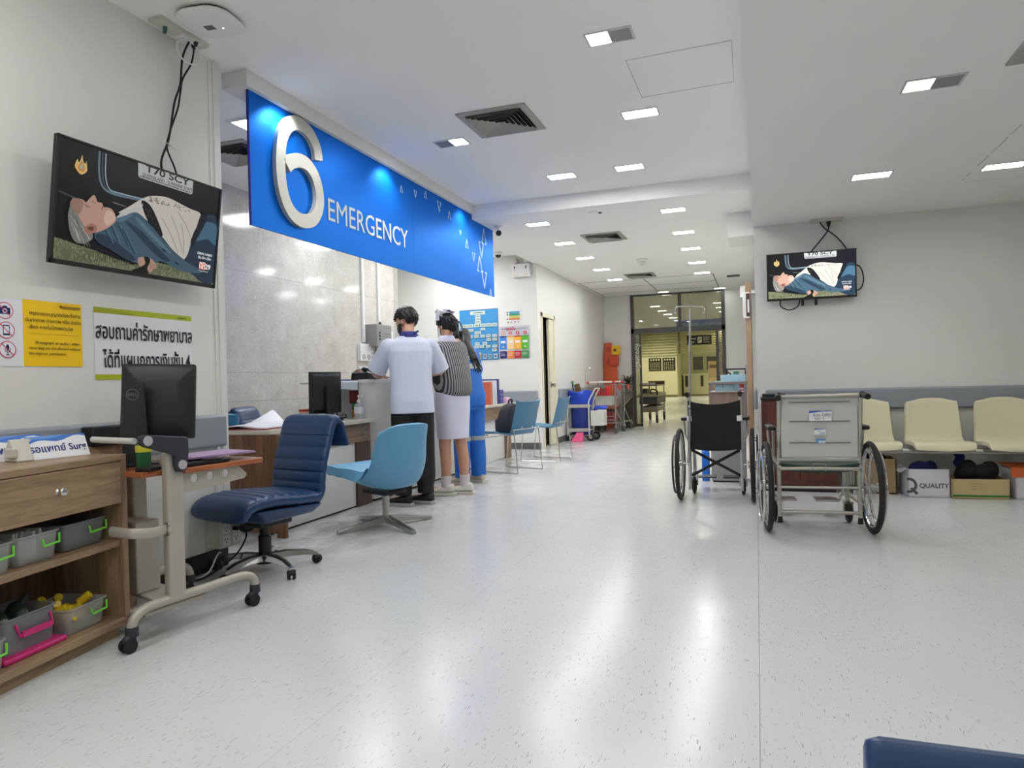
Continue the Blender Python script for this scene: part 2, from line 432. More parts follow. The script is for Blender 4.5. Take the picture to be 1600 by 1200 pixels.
# corridor left wall with its door opening
DY0, DY1, DZ = 10.42, 11.10, 2.05
struct(MB().bx(-3.3, -3.15, 10.38, DY0, 0, 2.86).bx(-3.3, -3.15, DY1, 15.3, 0, 2.86).bx(-3.3, -3.15, DY0, DY1, DZ, 2.86).out('wall_corridor_left', PAINT, flat=True))
struct(MB().bx(-3.15, -3.138, 11.2, 15.2, 0, 0.10).out('baseboard_corridor', MATS['grey skirting'], flat=True))
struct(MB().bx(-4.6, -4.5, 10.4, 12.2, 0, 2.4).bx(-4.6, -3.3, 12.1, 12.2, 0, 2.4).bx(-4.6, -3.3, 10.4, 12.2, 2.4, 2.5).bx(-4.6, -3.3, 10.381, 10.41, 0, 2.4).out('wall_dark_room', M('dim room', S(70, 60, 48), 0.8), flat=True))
d = bpy.data.objects.new('door_1', None); COL.objects.link(d); d.location = (-3.15, 10.75, 0); d['kind'] = 'structure'
MB().bx(-0.16, 0.014, -0.35, -0.28, 0, 2.12).bx(-0.16, 0.014, 0.35, 0.42, 0, 2.12).bx(-0.16, 0.014, -0.35, 0.42, 2.05, 2.12).out('door_frame', CREAM, d, bevel=0.003)
MB().bx(-0.04, 0.0, 0.09, 0.35, 0.01, 2.04).out('door_leaf', CREAM, d, bevel=0.003)
MB().cyl((0.0, 0.14, 0.98), (0.04, 0.14, 0.98), 0.022, 0.022).sph((0.055, 0.14, 0.98), 0.03).bx(-0.001, 0.004, 0.10, 0.18, 0.93, 1.03).out('door_handle', STEEL, d)
# corridor end wall with the glazed entrance
struct(MB().bx(-3.3, -2.56, 15.2, 15.35, 0, 2.87).bx(-0.60, 0.05, 15.2, 15.35, 0, 2.87).out('wall_corridor_end', PAINT, flat=True))
FR = M('dark grey metal frame', S(74, 76, 74), 0.45, 0.4)
GL = NT('entrance glass'); GL.b.inputs['Base Color'].default_value = (0.16, 0.17, 0.14, 1); GL.b.inputs['Roughness'].default_value = 0.02
GL.b.inputs['Alpha'].default_value = 0.38; GL.b.inputs['Specular IOR Level'].default_value = 1.0; GL.b.inputs['IOR'].default_value = 1.6
d = bpy.data.objects.new('window_1', None); COL.objects.link(d); d.location = (0, 15.2, 0); d['kind'] = 'structure'
MB().bx(-2.56, -2.49, -0.03, 0.09, 0, 2.85).bx(-0.67, -0.60, -0.03, 0.09, 0, 2.85).bx(-1.55, -1.49, -0.02, 0.08, 2.12, 2.85).bx(-2.56, -0.60, -0.03, 0.09, 2.01, 2.12).bx(-2.56, -0.6, -0.01, 0.07, 2.82, 2.85).out('window_frame', FR, d, bevel=0.004)
MB().bx(-2.49, -1.55, 0.02, 0.03, 2.12, 2.82).bx(-1.49, -0.67, 0.02, 0.03, 2.12, 2.82).out('window_glass', GL.m, d, flat=True)
d = bpy.data.objects.new('door_2', None); COL.objects.link(d); d.location = (0, 15.27, 0); d['kind'] = 'structure'
MB().bx(-2.40, -2.36, 0, 0.04, 0.02, 2.0).bx(-2.49, -2.36, 0, 0.04, 0.0, 0.06).bx(-0.80, -0.75, -0.02, 0.05, 0.0, 2.0).bx(-0.80, -0.67, 0, 0.04, 0.0, 0.06).out('door_frame', FR, d, bevel=0.004)
MB().bx(-2.49, -2.40, 0.016, 0.024, 0.06, 2.0).bx(-0.75, -0.67, 0.016, 0.024, 0.06, 2.0).out('door_glass', GL.m, d, flat=True)
text('ห้องฉุกเฉิน', mat_from((-2.445, -0.002, 1.5), (0, 0, -1), (0, -1, 0)), 0.14, M('pale sticker print', S(214, 214, 206), 0.6), d, sx=1.0, bold=0.002)
# right side of the corridor and the waiting area
struct(MB().bx(0.0, 0.14, 7.3, 15.35, 0, 2.9).out('wall_corridor_right', PAINT, flat=True))
struct(MB().bx(0.0, 6.5, 7.14, 7.3, 0, 2.5).out('wall_waiting_area', PAINT, flat=True))
struct(MB().bx(6.35, 6.5, -4, 7.2, 0, 2.5).out('wall_right', PAINT, flat=True))
struct(MB().bx(-3.2, 6.5, -4.1, -3.95, 0, 3.1).out('wall_rear', PAINT, flat=True))
# lobby beyond the glass
struct(MB().bx(-9, 4.5, 15.36, 50.2, 3.42, 3.6).out('ceiling_lobby', M('lobby ceiling', S(220, 218, 190), 0.7), flat=True))
struct(MB().bx(-9, -4.0, 38, 38.3, 0, 3.42).bx(-4.02, -4.0, 38.3, 41, 0, 3.42).out('wall_lobby_left', YELW, flat=True))
struct(MB().bx(-4.1, 4.5, 41, 41.2, 0, 3.42).out('wall_lobby_back', YELW, flat=True))
struct(MB().bx(4.4, 4.5, 15.3, 50, 0, 3.42).out('wall_lobby_right', YELW, flat=True))
struct(MB().bx(-9.1, -9, 15.3, 50, 0, 3.42).out('wall_lobby_far_left', YELW, flat=True))
struct(MB().bx(-9, -3.3, 15.36, 15.45, 0, 3.42).bx(0.05, 4.5, 15.36, 15.45, 0, 3.42).bx(-3.3, 0.05, 15.36, 15.4, 2.87, 3.42).out('wall_lobby_front', YELW, flat=True))
struct(MB().bx(-9, -3.99, 37.97, 38, 0, 0.12).out('baseboard_lobby', M('olive skirting', S(120, 114, 80), 0.5), flat=True))

# ---------------------------------------------------------------- handrails (bumper rails) on the walls
def rail(name, label, pts_box, rzax):
    x0, x1, y0, y1 = pts_box
    return tag(MB().bx(x0, x1, y0, y1, 0.715, 0.905).out(name, RAIL, bevel=0.018, seg=3), label, 'rail')
rail('bumper_rail', 'grey wall bumper rail behind the computer cart on the left wall', (-3.0, -2.962, -3.9, 3.345), 0)
rail('bumper_rail', 'long grey wall bumper rail behind the cream waiting seats', (0.07, 6.3, 7.10, 7.14), 0)
rail('bumper_rail', 'short grey wall bumper rail below the posters beside the door', (-4.3, -3.17, 10.20, 10.24), 0)
rail('bumper_rail', 'grey wall bumper rail along the corridor wall behind the trolleys', (-3.15, -3.11, 11.3, 15.1), 0)
rail('bumper_rail', 'grey bumper rail edge at the wall corner behind the black wheelchair', (-0.035, 0.0, 7.2, 8.0), 0)

# ---------------------------------------------------------------- ceiling lights
DIFF = EM('lit lamp diffuser', (1, 0.998, 0.99, 1), LAMP)
OFFD = M('unlit lamp diffuser', S(128, 128, 126), 0.3)
TRIM = M('lamp trim', S(200, 200, 198), 0.4)
def light(x, y, z, label, lit=(1, 1), group='recessed ceiling lights', w=0.245, h=0.135, dm=None):
    t = thing('recessed_light', label, 'ceiling light', (x, y, z), 0, group)
    b = MB(); e = 0.012
    b.bx(-w / 2 - e, w / 2 + e, -h / 2 - e, -h / 2, -0.006, 0); b.bx(-w / 2 - e, w / 2 + e, h / 2, h / 2 + e, -0.006, 0)
    b.bx(-w / 2 - e, -w / 2, -h / 2, h / 2, -0.006, 0); b.bx(w / 2, w / 2 + e, -h / 2, h / 2, -0.006, 0); b.bx(-0.003, 0.003, -h / 2, h / 2, -0.005, 0)
    b.out('light_frame', TRIM, t, flat=True)
    for i, (a, c) in enumerate(((-w / 2, -0.003), (0.003, w / 2))):
        MB().bx(a, c, -h / 2, h / 2, -0.004, 0).out('diffuser', (dm or DIFF) if lit[i] else OFFD, t, flat=True, label=None if lit[i] else 'dark unlit half of the lamp')
    return t
light(-0.745, 3.96, 3.0, 'half lit ceiling light nearest the viewer above the floor seam', (1, 0))
light(-0.765, 5.19, 3.0, 'ceiling light just past the ceiling access panel')
light(-2.29, 5.21, 3.0, 'half lit ceiling light beside the blue emergency sign', (0, 1))
light(-1.715, 6.48, 3.0, 'left one of the two ceiling lights in front of the ceiling step')
light(-1.065, 6.47, 3.0, 'right one of the two ceiling lights in front of the ceiling step')
_ord = ('first', 'second', 'third', 'fourth', 'fifth')
for i, (a, y) in enumerate(((-2.33, 7.69), (-2.345, 8.92), (-2.36, 10.14), (-2.365, 11.33), (-2.39, 12.6))):
    light(a, y, 2.85, _ord[i] + ' corridor ceiling light of the left row counted from the ceiling step')
for i, (a, y) in enumerate(((-0.81, 7.69), (-0.82, 8.93), (-0.835, 10.1), (-0.85, 11.37), (-0.856, 12.55))):
    light(a, y, 2.85, _ord[i] + ' corridor ceiling light of the right row counted from the ceiling step')
DIM = EM('dim lamp diffuser', (1, 0.99, 0.96, 1), 14)
light(-1.82, 14.95, 2.85, 'small ceiling light over the middle of the glazed entrance', w=0.2, h=0.12, dm=DIM)
light(-0.675, 14.95, 2.85, 'small ceiling light at the right end of the glazed entrance', w=0.2, h=0.12, dm=DIM)
WDIM = EM('waiting area lamp diffuser', (1, 0.998, 0.97, 1), LAMP * 0.55)
light(0.86, 3.99, 2.48, 'half lit ceiling light of the waiting area nearest the viewer', (1, 0), dm=WDIM)
light(0.82, 5.68, 2.48, 'ceiling light in front of the wall screen of the waiting area', dm=WDIM)
light(1.68, 5.81, 2.48, 'ceiling light above the cream seats at the right edge', dm=WDIM)
# square reception troffer
t = thing('ceiling_troffer', 'large square ceiling light behind the blue sign over the reception', 'ceiling light', (-3.32, 4.40, 3.0))
MB().bx(-0.28, 0.28, -0.28, -0.25, -0.01, 0).bx(-0.28, 0.28, 0.25, 0.28, -0.01, 0).bx(-0.28, -0.25, -0.25, 0.25, -0.01, 0).bx(0.25, 0.28, -0.25, 0.25, -0.01, 0).out('light_frame', WHITE, t, flat=True)
MB().bx(-0.25, 0.25, -0.25, 0.25, -0.004, 0).out('diffuser', EM('troffer diffuser', (0.95, 0.97, 1, 1), 12.0), t, flat=True)
_b = MB()
for k in range(3): _b.bx(-0.25, 0.25, -0.13 + 0.13 * k - 0.006, -0.13 + 0.13 * k + 0.006, -0.02, -0.004)
_b.out('louvre', M('mirror louvre', S(200, 200, 200), 0.15, 1), t, flat=True)
# lobby downlights
for x, y, nm in ((-4.4, 36.0, 'left'), (-1.9, 36.0, 'right')):
    t = thing('downlight', 'small round lobby downlight above the louvres, the %s one' % nm, 'ceiling light', (x, y, 3.42))
    MB().lathe([(0.3, 0), (0.3, -0.03), (0.22, -0.04)]).out('light_ring', WHITE, t)
    MB().lathe([(0.22, -0.03), (0.22, -0.05), (0.1, -0.07)]).out('bulb', EM('lobby bulb', (1, 0.96, 0.75, 1), 12), t)
# ---------------------------------------------------------------- air vents
VENT = M('vent metal', S(168, 166, 160), 0.5, 0.2, var=0.05)
def vent(x, y, z, s, label):
    t = thing('air_vent', label, 'vent', (x, y, z), 0, 'square ceiling air vents')
    b = MB(); h = s / 2; f = 0.055
    b.bx(-h, h, -h, -h + f, -0.012, 0).bx(-h, h, h - f, h, -0.012, 0).bx(-h, -h + f, -h + f, h - f, -0.012, 0).bx(h - f, h, -h + f, h - f, -0.012, 0)
    b.out('vent_frame', VENT, t, bevel=0.003)
    MB().bx(-h + f, h - f, -h + f, h - f, -0.003, 0).out('backing', DARK, t, flat=True)
    b = MB(); n = 6; g = h - f
    for k in range(n):
        a = g * (1 - k / n); c = a - g / n * 0.80; z0, z1 = -0.030 + 0.002 * k, -0.006
        P = [[Vector((sx * q, sy * q, zz)) for sx, sy in ((1, 1), (-1, 1), (-1, -1), (1, -1))] for q, zz in ((a - g / n * 0.62, z1), (a, z0))]
        for i in range(4):
            p = [P[0][i], P[0][(i + 1) % 4], P[1][(i + 1) % 4], P[1][i]]
            b.quad(*p); b.quad(*[q + Vector((0, 0, 0.0015)) for q in reversed(p)])
    b.out('louvres', VENT, t, flat=True)
vent(-1.755, 4.93, 3.0, 0.53, 'large square ceiling vent right of the emergency sign')
vent(-1.785, 8.75, 2.85, 0.5, 'square ceiling vent in the corridor just beyond the step')
vent(-1.88, 12.28, 2.85, 0.5, 'square ceiling vent at the far end of the corridor')
vent(1.40, 3.62, 2.48, 0.53, 'square ceiling vent cut off by the top right corner')
vent(-4.0, 4.73, 3.0, 0.53, 'square ceiling vent behind the blue sign over the reception')
tag(MB().bx(-0.22, 0.0, -0.1, 0.1, -0.012, 0).out('slot_vent', M('dark vent slot', S(60, 58, 54), 0.6), bevel=0.004), 'small dark slot vent on the ceiling before the end wall', 'vent').location = (-0.25, 13.2, 2.85)
# ceiling access panel, detectors, cameras, access point
_b = MB()
for (x0, y0), (x1, y1) in (((-0.713, 4.30), (-0.708, 4.905)), ((-0.708, 4.905), (-0.1, 4.885)), ((-0.1, 4.885), (-0.093, 4.28)), ((-0.093, 4.28), (-0.713, 4.30))):
    _b.tube([(x0, y0, 2.9995), (x1, y1, 2.9995)], 0.0016, 4)
t = thing('access_panel', 'white ceiling access panel with thin dark joints', 'panel', (-0.405, 4.59, 3.0))
MB().bx(-0.300, 0.300, -0.292, 0.292, -0.001, 0.0).out('panel', CEIL, t, flat=True)
g = _b.out('panel_joint', M('dark joint', S(150, 148, 144), 0.8), flat=True); g.parent = t; g.matrix_parent_inverse = Matrix.Translation((0.405, -4.59, -3.0))
t = thing('smoke_detector', 'white smoke detector between the two corridor ceiling vents', 'detector', (-1.6, 10.66, 2.85))
MB().lathe([(0.075, 0), (0.085, -0.012), (0.08, -0.03), (0.05, -0.035)]).out('base', WHITE, t)
MB().lathe([(0.045, -0.035), (0.05, -0.06), (0.035, -0.085), (0.012, -0.09)]).out('sensor', OFFW, t)
t = thing('ceiling_sensor', 'tiny round ceiling sensor with a dark dot just past the step', 'sensor', (-1.62, 7.42, 2.85))
MB().lathe([(0.05, 0), (0.05, -0.008), (0.02, -0.012)]).out('base', CEIL, t)
MB().lathe([(0.018, -0.01), (0.018, -0.018), (0.002, -0.022)], (0.07, 0.0, 0)).out('lens', BLACK, t)
t = thing('dome_camera', 'small white dome camera on the ceiling near the emergency light', 'camera', (-3.62, 9.85, 3.0))
MB().lathe([(0.06, 0), (0.065, -0.02), (0.05, -0.05)]).out('base', WHITE, t)
MB().sph((0, 0, -0.045), 0.045).out('dome', M('smoked dome', S(30, 30, 32), 0.1), t)
t = thing('security_camera', 'white bullet camera at the far end of the blue sign', 'camera', (-2.78, 7.6, 2.85))
MB().lathe([(0.045, 0), (0.045, -0.015), (0.02, -0.02)]).cyl((0, 0, -0.015), (0.0, 0, -0.06), 0.013).out('mount', WHITE, t)
MB().cyl((-0.03, 0.07, -0.065), (0.035, -0.09, -0.10), 0.036).out('housing', WHITE, t, bevel=0.004)
MB().cyl((0.033, -0.088, -0.099), (0.038, -0.102, -0.102), 0.032).out('lens', BLACK, t)
t = thing('wifi_access_point', 'rounded white wireless access point on the ceiling in the top left', 'access point', (-2.66, 2.96, 3.0), 8)
_p = rrect(0.30, 0.30, 0.11, 8)
def _ap(k, z): return [Vector((p[0] * k, p[1] * k, z)) for p in _p]
MB().rings([_ap(0.85, 0), _ap(0.88, -0.012)]).out('base', BLACK, t)
MB().rings([_ap(0.93, -0.012), _ap(1.0, -0.022), _ap(0.98, -0.034), _ap(0.85, -0.044), _ap(0.5, -0.05), _ap(0.1, -0.051)]).out('cover', WHITE, t, ang=60)
MB().bx(-0.03, 0.02, -0.02, 0.02, -0.0535, -0.05).out('badge', M('grey badge', S(90, 90, 92), 0.4), t)
MB().bx(0.055, 0.06, 0.02, 0.025, -0.053, -0.048).out('status_light', EM('status led', (1, 1, 1, 1), 4), t)
# ================================================================ LEFT WALL, TELEVISIONS, POSTERS
def film_picture(f, W, H, parent, emit, name):
    """frame of a film on the screen: a man lying on grass beside a dark car; u,v in 0..1"""
    p = PIC(f, 0.00015); L = lambda pts: [((u - 0.5) * W, (v - 0.5) * H) for u, v in pts]
    def P(pts, col, cols=None, sm=True):
        q = bez([(a, b, 0) for a, b in pts], 5, True) if sm else pts
        p.poly(L([(a[0], a[1]) for a in q]), col, cols if not sm else None)
    p.rect(-W / 2, W / 2, -H / 2, H / 2, S(13, 14, 18), [S(16, 17, 21), S(10, 10, 13), S(20, 22, 30), S(12, 13, 17)])
    # car door window rim
    for du, col, wd in ((0, S(96, 120, 134), 0.010), (0.018, S(70, 88, 100), 0.005), (0.035, S(150, 168, 178), 0.006)):
        p.line(L([(a[0], a[1]) for a in bez([(0.205 + du, 0.98, 0), (0.21 + du, 0.8, 0), (0.235 + du, 0.69, 0), (0.30 + du, 0.655 + du * 0.6, 0), (0.47, 0.67 + du * 0.4, 0)], 6)]), wd * W, col)
    P([(0.02, 0.56), (0.12, 0.53), (0.11, 0.525), (0.02, 0.545)], S(60, 62, 66))
    P([(0.3, 0.585), (0.37, 0.575), (0.37, 0.57), (0.3, 0.575)], S(110, 112, 110))
    # licence plate
    p.poly(L([(0.425, 1.0), (0.43, 0.885), (0.44, 0.87), (0.785, 0.865), (0.795, 0.88), (0.795, 1.0)]), S(176, 180, 180))
    p.line(L([(0.44, 0.885), (0.785, 0.88)]), 0.004 * W, S(60, 62, 64))
    # grass
    p.poly(L([(0, 0), (1, 0), (1, 0.10), (0.8, 0.11), (0.58, 0.12), (0.42, 0.055), (0.2, 0.13), (0, 0.175)]), None, [S(98, 100, 80), S(112, 112, 92), S(96, 98, 78), S(100, 104, 78), S(120, 124, 92), S(62, 66, 46), S(110, 112, 84), S(112, 114, 84)])
    rr = random.Random(3); p.k += 1
    for k in range(900):
        u = rr.random(); top = 0.17 - 0.28 * u if u < 0.42 else (0.05 + (u - 0.42) * 0.45 if u < 0.58 else 0.12 - 0.05 * (u - 0.58)); v = rr.random() * max(top, 0.03)
        c = rr.choice((S(150, 150, 122), S(74, 80, 52), S(128, 132, 96), S(96, 98, 66), S(170, 168, 140))); du = rr.uniform(-0.008, 0.008)
        p.poly(L([(u, v), (u + 0.003, v), (u + du, v + rr.uniform(0.012, 0.035))]), c, None, False)
    # trousers, belt, shirt
    P([(0.80, 0.42), (0.86, 0.62), (0.90, 0.70), (0.999, 0.66), (0.999, 0.02), (0.80, 0.12)], S(34, 52, 70))
    P([(0.84, 0.42), (0.90, 0.62), (0.999, 0.62), (0.999, 0.42), (0.93, 0.46)], S(66, 102, 124))
    P([(0.46, 0.68), (0.52, 0.735), (0.62, 0.765), (0.72, 0.74), (0.79, 0.72), (0.86, 0.705), (0.865, 0.62), (0.82, 0.48), (0.79, 0.26), (0.74, 0.20), (0.62, 0.36), (0.50, 0.50), (0.40, 0.52), (0.33, 0.50), (0.38, 0.57)], S(196, 190, 182))
    for a in ((0.60, 0.55, 0.72, 0.26), (0.66, 0.60, 0.75, 0.28), (0.73, 0.55, 0.76, 0.26), (0.70, 0.66, 0.80, 0.45)):
        p.line(L([(a[0], a[1]), ((a[0] + a[2]) / 2 + 0.01, (a[1] + a[3]) / 2), (a[2], a[3])]), 0.006 * W, S(158, 152, 148))
    for k in range(26):
        u = 0.50 + 0.27 * rr.random(); p.line(L([(u, 0.70 + rr.uniform(-0.03, 0.03)), (u + 0.015, 0.70 + rr.uniform(-0.03, 0.03))]), 0.003 * W, S(76, 66, 64))
    P([(0.865, 0.70), (0.905, 0.72), (0.90, 0.62), (0.85, 0.45), (0.82, 0.36), (0.80, 0.40), (0.83, 0.52)], S(22, 26, 36))
    P([(0.455, 0.66), (0.52, 0.63), (0.60, 0.42), (0.585, 0.385), (0.50, 0.50)], S(18, 18, 24))
    for k in range(14): p.disc(*L([(0.48 + 0.1 * rr.random(), 0.45 + 0.17 * rr.random())])[0], 0.002 * W, S(120, 124, 130), 6)
    # jacket
    J = S(62, 88, 106); JD = S(38, 56, 72); JL = S(84, 112, 130)
    P([(0.20, 0.28), (0.25, 0.36), (0.31, 0.45), (0.37, 0.53), (0.44, 0.54), (0.52, 0.46), (0.60, 0.36), (0.70, 0.25), (0.79, 0.18), (0.88, 0.13), (0.90, 0.10), (0.80, 0.08), (0.70, 0.10), (0.60, 0.14), (0.54, 0.08), (0.46, 0.08), (0.38, 0.10), (0.30, 0.17), (0.22, 0.20)], J)
    P([(0.31, 0.44), (0.37, 0.51), (0.41, 0.52), (0.38, 0.47), (0.34, 0.42)], JL)
    P([(0.37, 0.44), (0.46, 0.39), (0.56, 0.28), (0.66, 0.17), (0.62, 0.15), (0.52, 0.24), (0.44, 0.34), (0.39, 0.40)], JD)
    P([(0.44, 0.50), (0.54, 0.39), (0.66, 0.25), (0.64, 0.24), (0.52, 0.36), (0.43, 0.47)], JL)
    P([(0.21, 0.27), (0.28, 0.27), (0.36, 0.20), (0.44, 0.12), (0.40, 0.09), (0.30, 0.15), (0.22, 0.20)], JD)
    for a in ((0.28, 0.38, 0.33, 0.24), (0.32, 0.40, 0.39, 0.22), (0.35, 0.36, 0.43, 0.17), (0.25, 0.33, 0.29, 0.22)):
        p.line(L([(a[0], a[1]), (a[2], a[3])]), 0.007 * W, JD); p.line(L([(a[0] + 0.015, a[1]), (a[2] + 0.015, a[3])]), 0.005 * W, JL)
    for u, v in ((0.605, 0.26), (0.70, 0.155)): p.line(L([(u, v), (u + 0.02, v - 0.012)]), 0.008 * W, S(16, 20, 28))
    P([(0.31, 0.45), (0.36, 0.535), (0.44, 0.60), (0.46, 0.64), (0.45, 0.56), (0.40, 0.53), (0.36, 0.49)], S(186, 186, 182))
    # hand with watch
    P([(0.455, 0.13), (0.49, 0.15), (0.53, 0.15), (0.565, 0.11), (0.575, 0.065), (0.555, 0.05), (0.54, 0.02), (0.50, 0.03), (0.46, 0.07)], S(176, 140, 122))
    for k in range(3): p.line(L([(0.525 + 0.014 * k, 0.12 - 0.012 * k), (0.54 + 0.012 * k, 0.045 + 0.01 * k)]), 0.003 * W, S(112, 82, 70))
    P([(0.49, 0.15), (0.52, 0.155), (0.53, 0.12), (0.515, 0.05), (0.52, 0.0), (0.42, 0.0), (0.47, 0.05), (0.50, 0.09)], S(18, 18, 20))
    # head: hair, face, ear
    P([(0.055, 0.36), (0.06, 0.44), (0.075, 0.53), (0.11, 0.45), (0.15, 0.34), (0.19, 0.24), (0.15, 0.17), (0.10, 0.165), (0.07, 0.24)], S(118, 116, 112))
    for k in range(90):
        u = 0.06 + 0.10 * rr.random(); v = 0.20 + 0.20 * rr.random() + (0.1 if u < 0.09 else 0)
        p.line(L([(u, v), (u + 0.02, v - 0.06)]), 0.0018 * W, rr.choice((S(176, 174, 168), S(84, 82, 80), S(150, 148, 142))), k == 0)
    P([(0.06, 0.47), (0.085, 0.525), (0.125, 0.53), (0.14, 0.515), (0.155, 0.55), (0.178, 0.595), (0.192, 0.575), (0.20, 0.545), (0.225, 0.545), (0.235, 0.515), (0.26, 0.52), (0.285, 0.51), (0.305, 0.46), (0.305, 0.41), (0.26, 0.335), (0.21, 0.285), (0.17, 0.27), (0.13, 0.33), (0.10, 0.40)], S(182, 146, 130))
    P([(0.06, 0.47), (0.085, 0.52), (0.125, 0.52), (0.12, 0.44), (0.10, 0.40)], S(150, 114, 100))
    P([(0.26, 0.50), (0.30, 0.47), (0.30, 0.42), (0.26, 0.36), (0.24, 0.42)], S(206, 172, 156))
    P([(0.14, 0.30), (0.17, 0.345), (0.20, 0.34), (0.205, 0.29), (0.17, 0.255), (0.145, 0.265)], S(158, 110, 98))
    P([(0.155, 0.30), (0.175, 0.325), (0.19, 0.315), (0.18, 0.285)], S(104, 64, 58))
    p.line(L([(0.135, 0.50), (0.145, 0.485), (0.16, 0.48)]), 0.004 * W, S(90, 62, 56)); p.line(L([(0.235, 0.52), (0.225, 0.50), (0.228, 0.49)]), 0.004 * W, S(110, 62, 58))
    p.line(L([(0.17, 0.54), (0.19, 0.53)]), 0.004 * W, S(130, 96, 84))
    # channel emblem and programme caption
    P([(0.105, 0.90), (0.112, 0.85), (0.125, 0.835), (0.128, 0.86), (0.134, 0.80), (0.132, 0.77), (0.105, 0.735), (0.078, 0.77), (0.072, 0.80), (0.083, 0.855), (0.088, 0.83), (0.098, 0.85)], S(214, 184, 108))
    P([(0.105, 0.85), (0.122, 0.80), (0.118, 0.765), (0.092, 0.765), (0.088, 0.80)], S(196, 128, 78))
    P([(0.105, 0.83), (0.113, 0.80), (0.105, 0.775), (0.097, 0.80)], S(150, 176, 140))
    p.rect(*[q * W for q in (0.868 - 0.5, 0.918 - 0.5)], *[q * H for q in (0.135 - 0.5, 0.21 - 0.5)], S(206, 112, 76))
    p.rect(*[q * W for q in (0.868 - 0.5, 0.94 - 0.5)], *[q * H for q in (0.115 - 0.5, 0.122 - 0.5)], S(200, 200, 200))
    sc_ = p.out('picture', VC('screen picture ' + name, 0.2, emit, 0.35), parent)
    z = (p.k + 2) * p.step; tm = EM('caption ' + name, S(214, 214, 214), emit * 0.9); dk = EM('plate print ' + name, S(22, 24, 26), emit)
    F = lambda u, v: f @ Matrix.Translation(((u - 0.5) * W, (v - 0.5) * H, z))
    text('DRIVE HARD', F(0.905, 0.295), 0.018 * W * 1.1, tm, sc_); text('ขับ-ชิง-ปล้น', F(0.905, 0.255), 0.018 * W * 1.2, tm, sc_)
    text('MO', F(0.892, 0.192), 0.03 * W, tm, sc_); text('NO', F(0.892, 0.155), 0.03 * W, tm, sc_); text('29', F(0.935, 0.168), 0.04 * W, tm, sc_, bold=0.0006)
    text('T70 SCY', F(0.605, 0.963), 0.050 * W, dk, sc_, sx=1.6, bold=0.001); text('QUEENSLAND - SUNSHINE STATE', F(0.61, 0.901), 0.026 * W, dk, sc_, sx=0.86)
    return sc_
def television(f, W, H, label, emit, nm, wall_gap):
    """wall screen; f is the frame of the screen face (x right, y up, z out)"""
    t = bpy.data.objects.new('wall_television', None); COL.objects.link(t); t.matrix_world = f; tag(t, label, 'television')
    I = Matrix.Identity(4); b = 0.012
    MB().prism([(-W / 2, -H / 2), (W / 2, -H / 2), (W / 2, H / 2), (-W / 2, H / 2)], -0.025, -0.004).prism(rrect(W * 0.6, H * 0.55, 0.02, 4, 0, -0.06 * H), -0.06, -0.02).out('housing', BLACK, t, bevel=0.004)
    m = MB()
    for x0, x1, y0, y1 in ((-W / 2, W / 2, H / 2 - b * 0.7, H / 2), (-W / 2, W / 2, -H / 2, -H / 2 + b * 1.7), (-W / 2, -W / 2 + b, -H / 2, H / 2), (W / 2 - b, W / 2, -H / 2, H / 2)): m.bx(x0, x1, y0, y1, -0.006, 0.003)
    m.out('bezel', BLACK, t, flat=True)
    film_picture(Matrix.Translation((0, b * 0.5, -0.0035)), W - 2 * b, H - 2.4 * b, t, emit, nm)
    MB().bx(-0.13, 0.13, -0.1, 0.1, -0.075, -0.058).bx(-0.10, 0.10, -0.12, 0.12, -wall_gap, -wall_gap + 0.02).bx(-0.04, 0.04, -0.03, 0.03, -wall_gap + 0.01, -0.06).out('wall_bracket', M('black bracket steel', S(26, 26, 27), 0.5, 0.3), t, flat=True)
    return t
fT = mat_from((-2.833, 2.678, 1.892), (0, 1, 0), (math.cos(R_(7.3)), 0, -math.sin(R_(7.3))))
television(fT, 0.972, 0.553, 'large flat television on the left wall above the yellow notice', 0.62, 'left', 0.155)
fR = mat_from((0.492, 7.03, 1.958), (1, 0, -0.004), (0, -1, -0.07))
tvr = television(fR, 0.766, 0.438, 'small bright television on the waiting area wall above the seats', 1.55, 'right', 0.10)
for x in (-0.0725, 0.0425): MB().bx(x - 0.0125, x + 0.0125, -0.275, -0.20, -0.03, -0.015).out('bracket_foot', BLACK, tvr, bevel=0.002)
# cables of both screens
t = thing('cable_bundle', 'black cable bundle hanging from the ceiling socket to the left television', 'cable')
for pts, r in (([(-2.90, 3.06, 2.965), (-2.945, 3.056, 2.884), (-2.96, 3.05, 2.741), (-2.965, 3.01, 2.621), (-2.965, 2.978, 2.47), (-2.955, 2.945, 2.38), (-2.92, 2.865, 2.26), (-2.87, 2.82, 2.16), (-2.86, 2.81, 2.08)], 0.006),
               ([(-2.905, 3.10, 2.95), (-2.945, 3.12, 2.88), (-2.965, 3.075, 2.78), (-2.965, 3.055, 2.70), (-2.95, 3.02, 2.60), (-2.97, 3.005, 2.52), (-2.965, 2.965, 2.43), (-2.95, 2.935, 2.345), (-2.90, 2.93, 2.24), (-2.87, 2.93, 2.14), (-2.86, 2.93, 2.08)], 0.005)):
    MB().tube(bez(pts, 6), r, 8).out('cable', DBLACK, t)
MB().cyl((-2.90, 3.10, 2.985), (-2.905, 3.10, 2.945), 0.022, 0.012, 10).out('plug', BLACK, t)
MB().torus((-2.955, 2.945, 2.372), (0.2, 0.5, 1), 0.011, 0.0025, 16).tube([(-2.945, 2.95, 2.372), (-2.93, 2.965, 2.35)], 0.002, 5).out('cable_tie', OFFW, t)
t = thing('ceiling_socket', 'white ceiling socket strip with plugs over the left television', 'socket', (-2.915, 3.01, 3.0))
MB().bx(-0.045, 0.045, -0.17, 0.17, -0.022, 0).out('socket_body', OFFW, t, bevel=0.004)
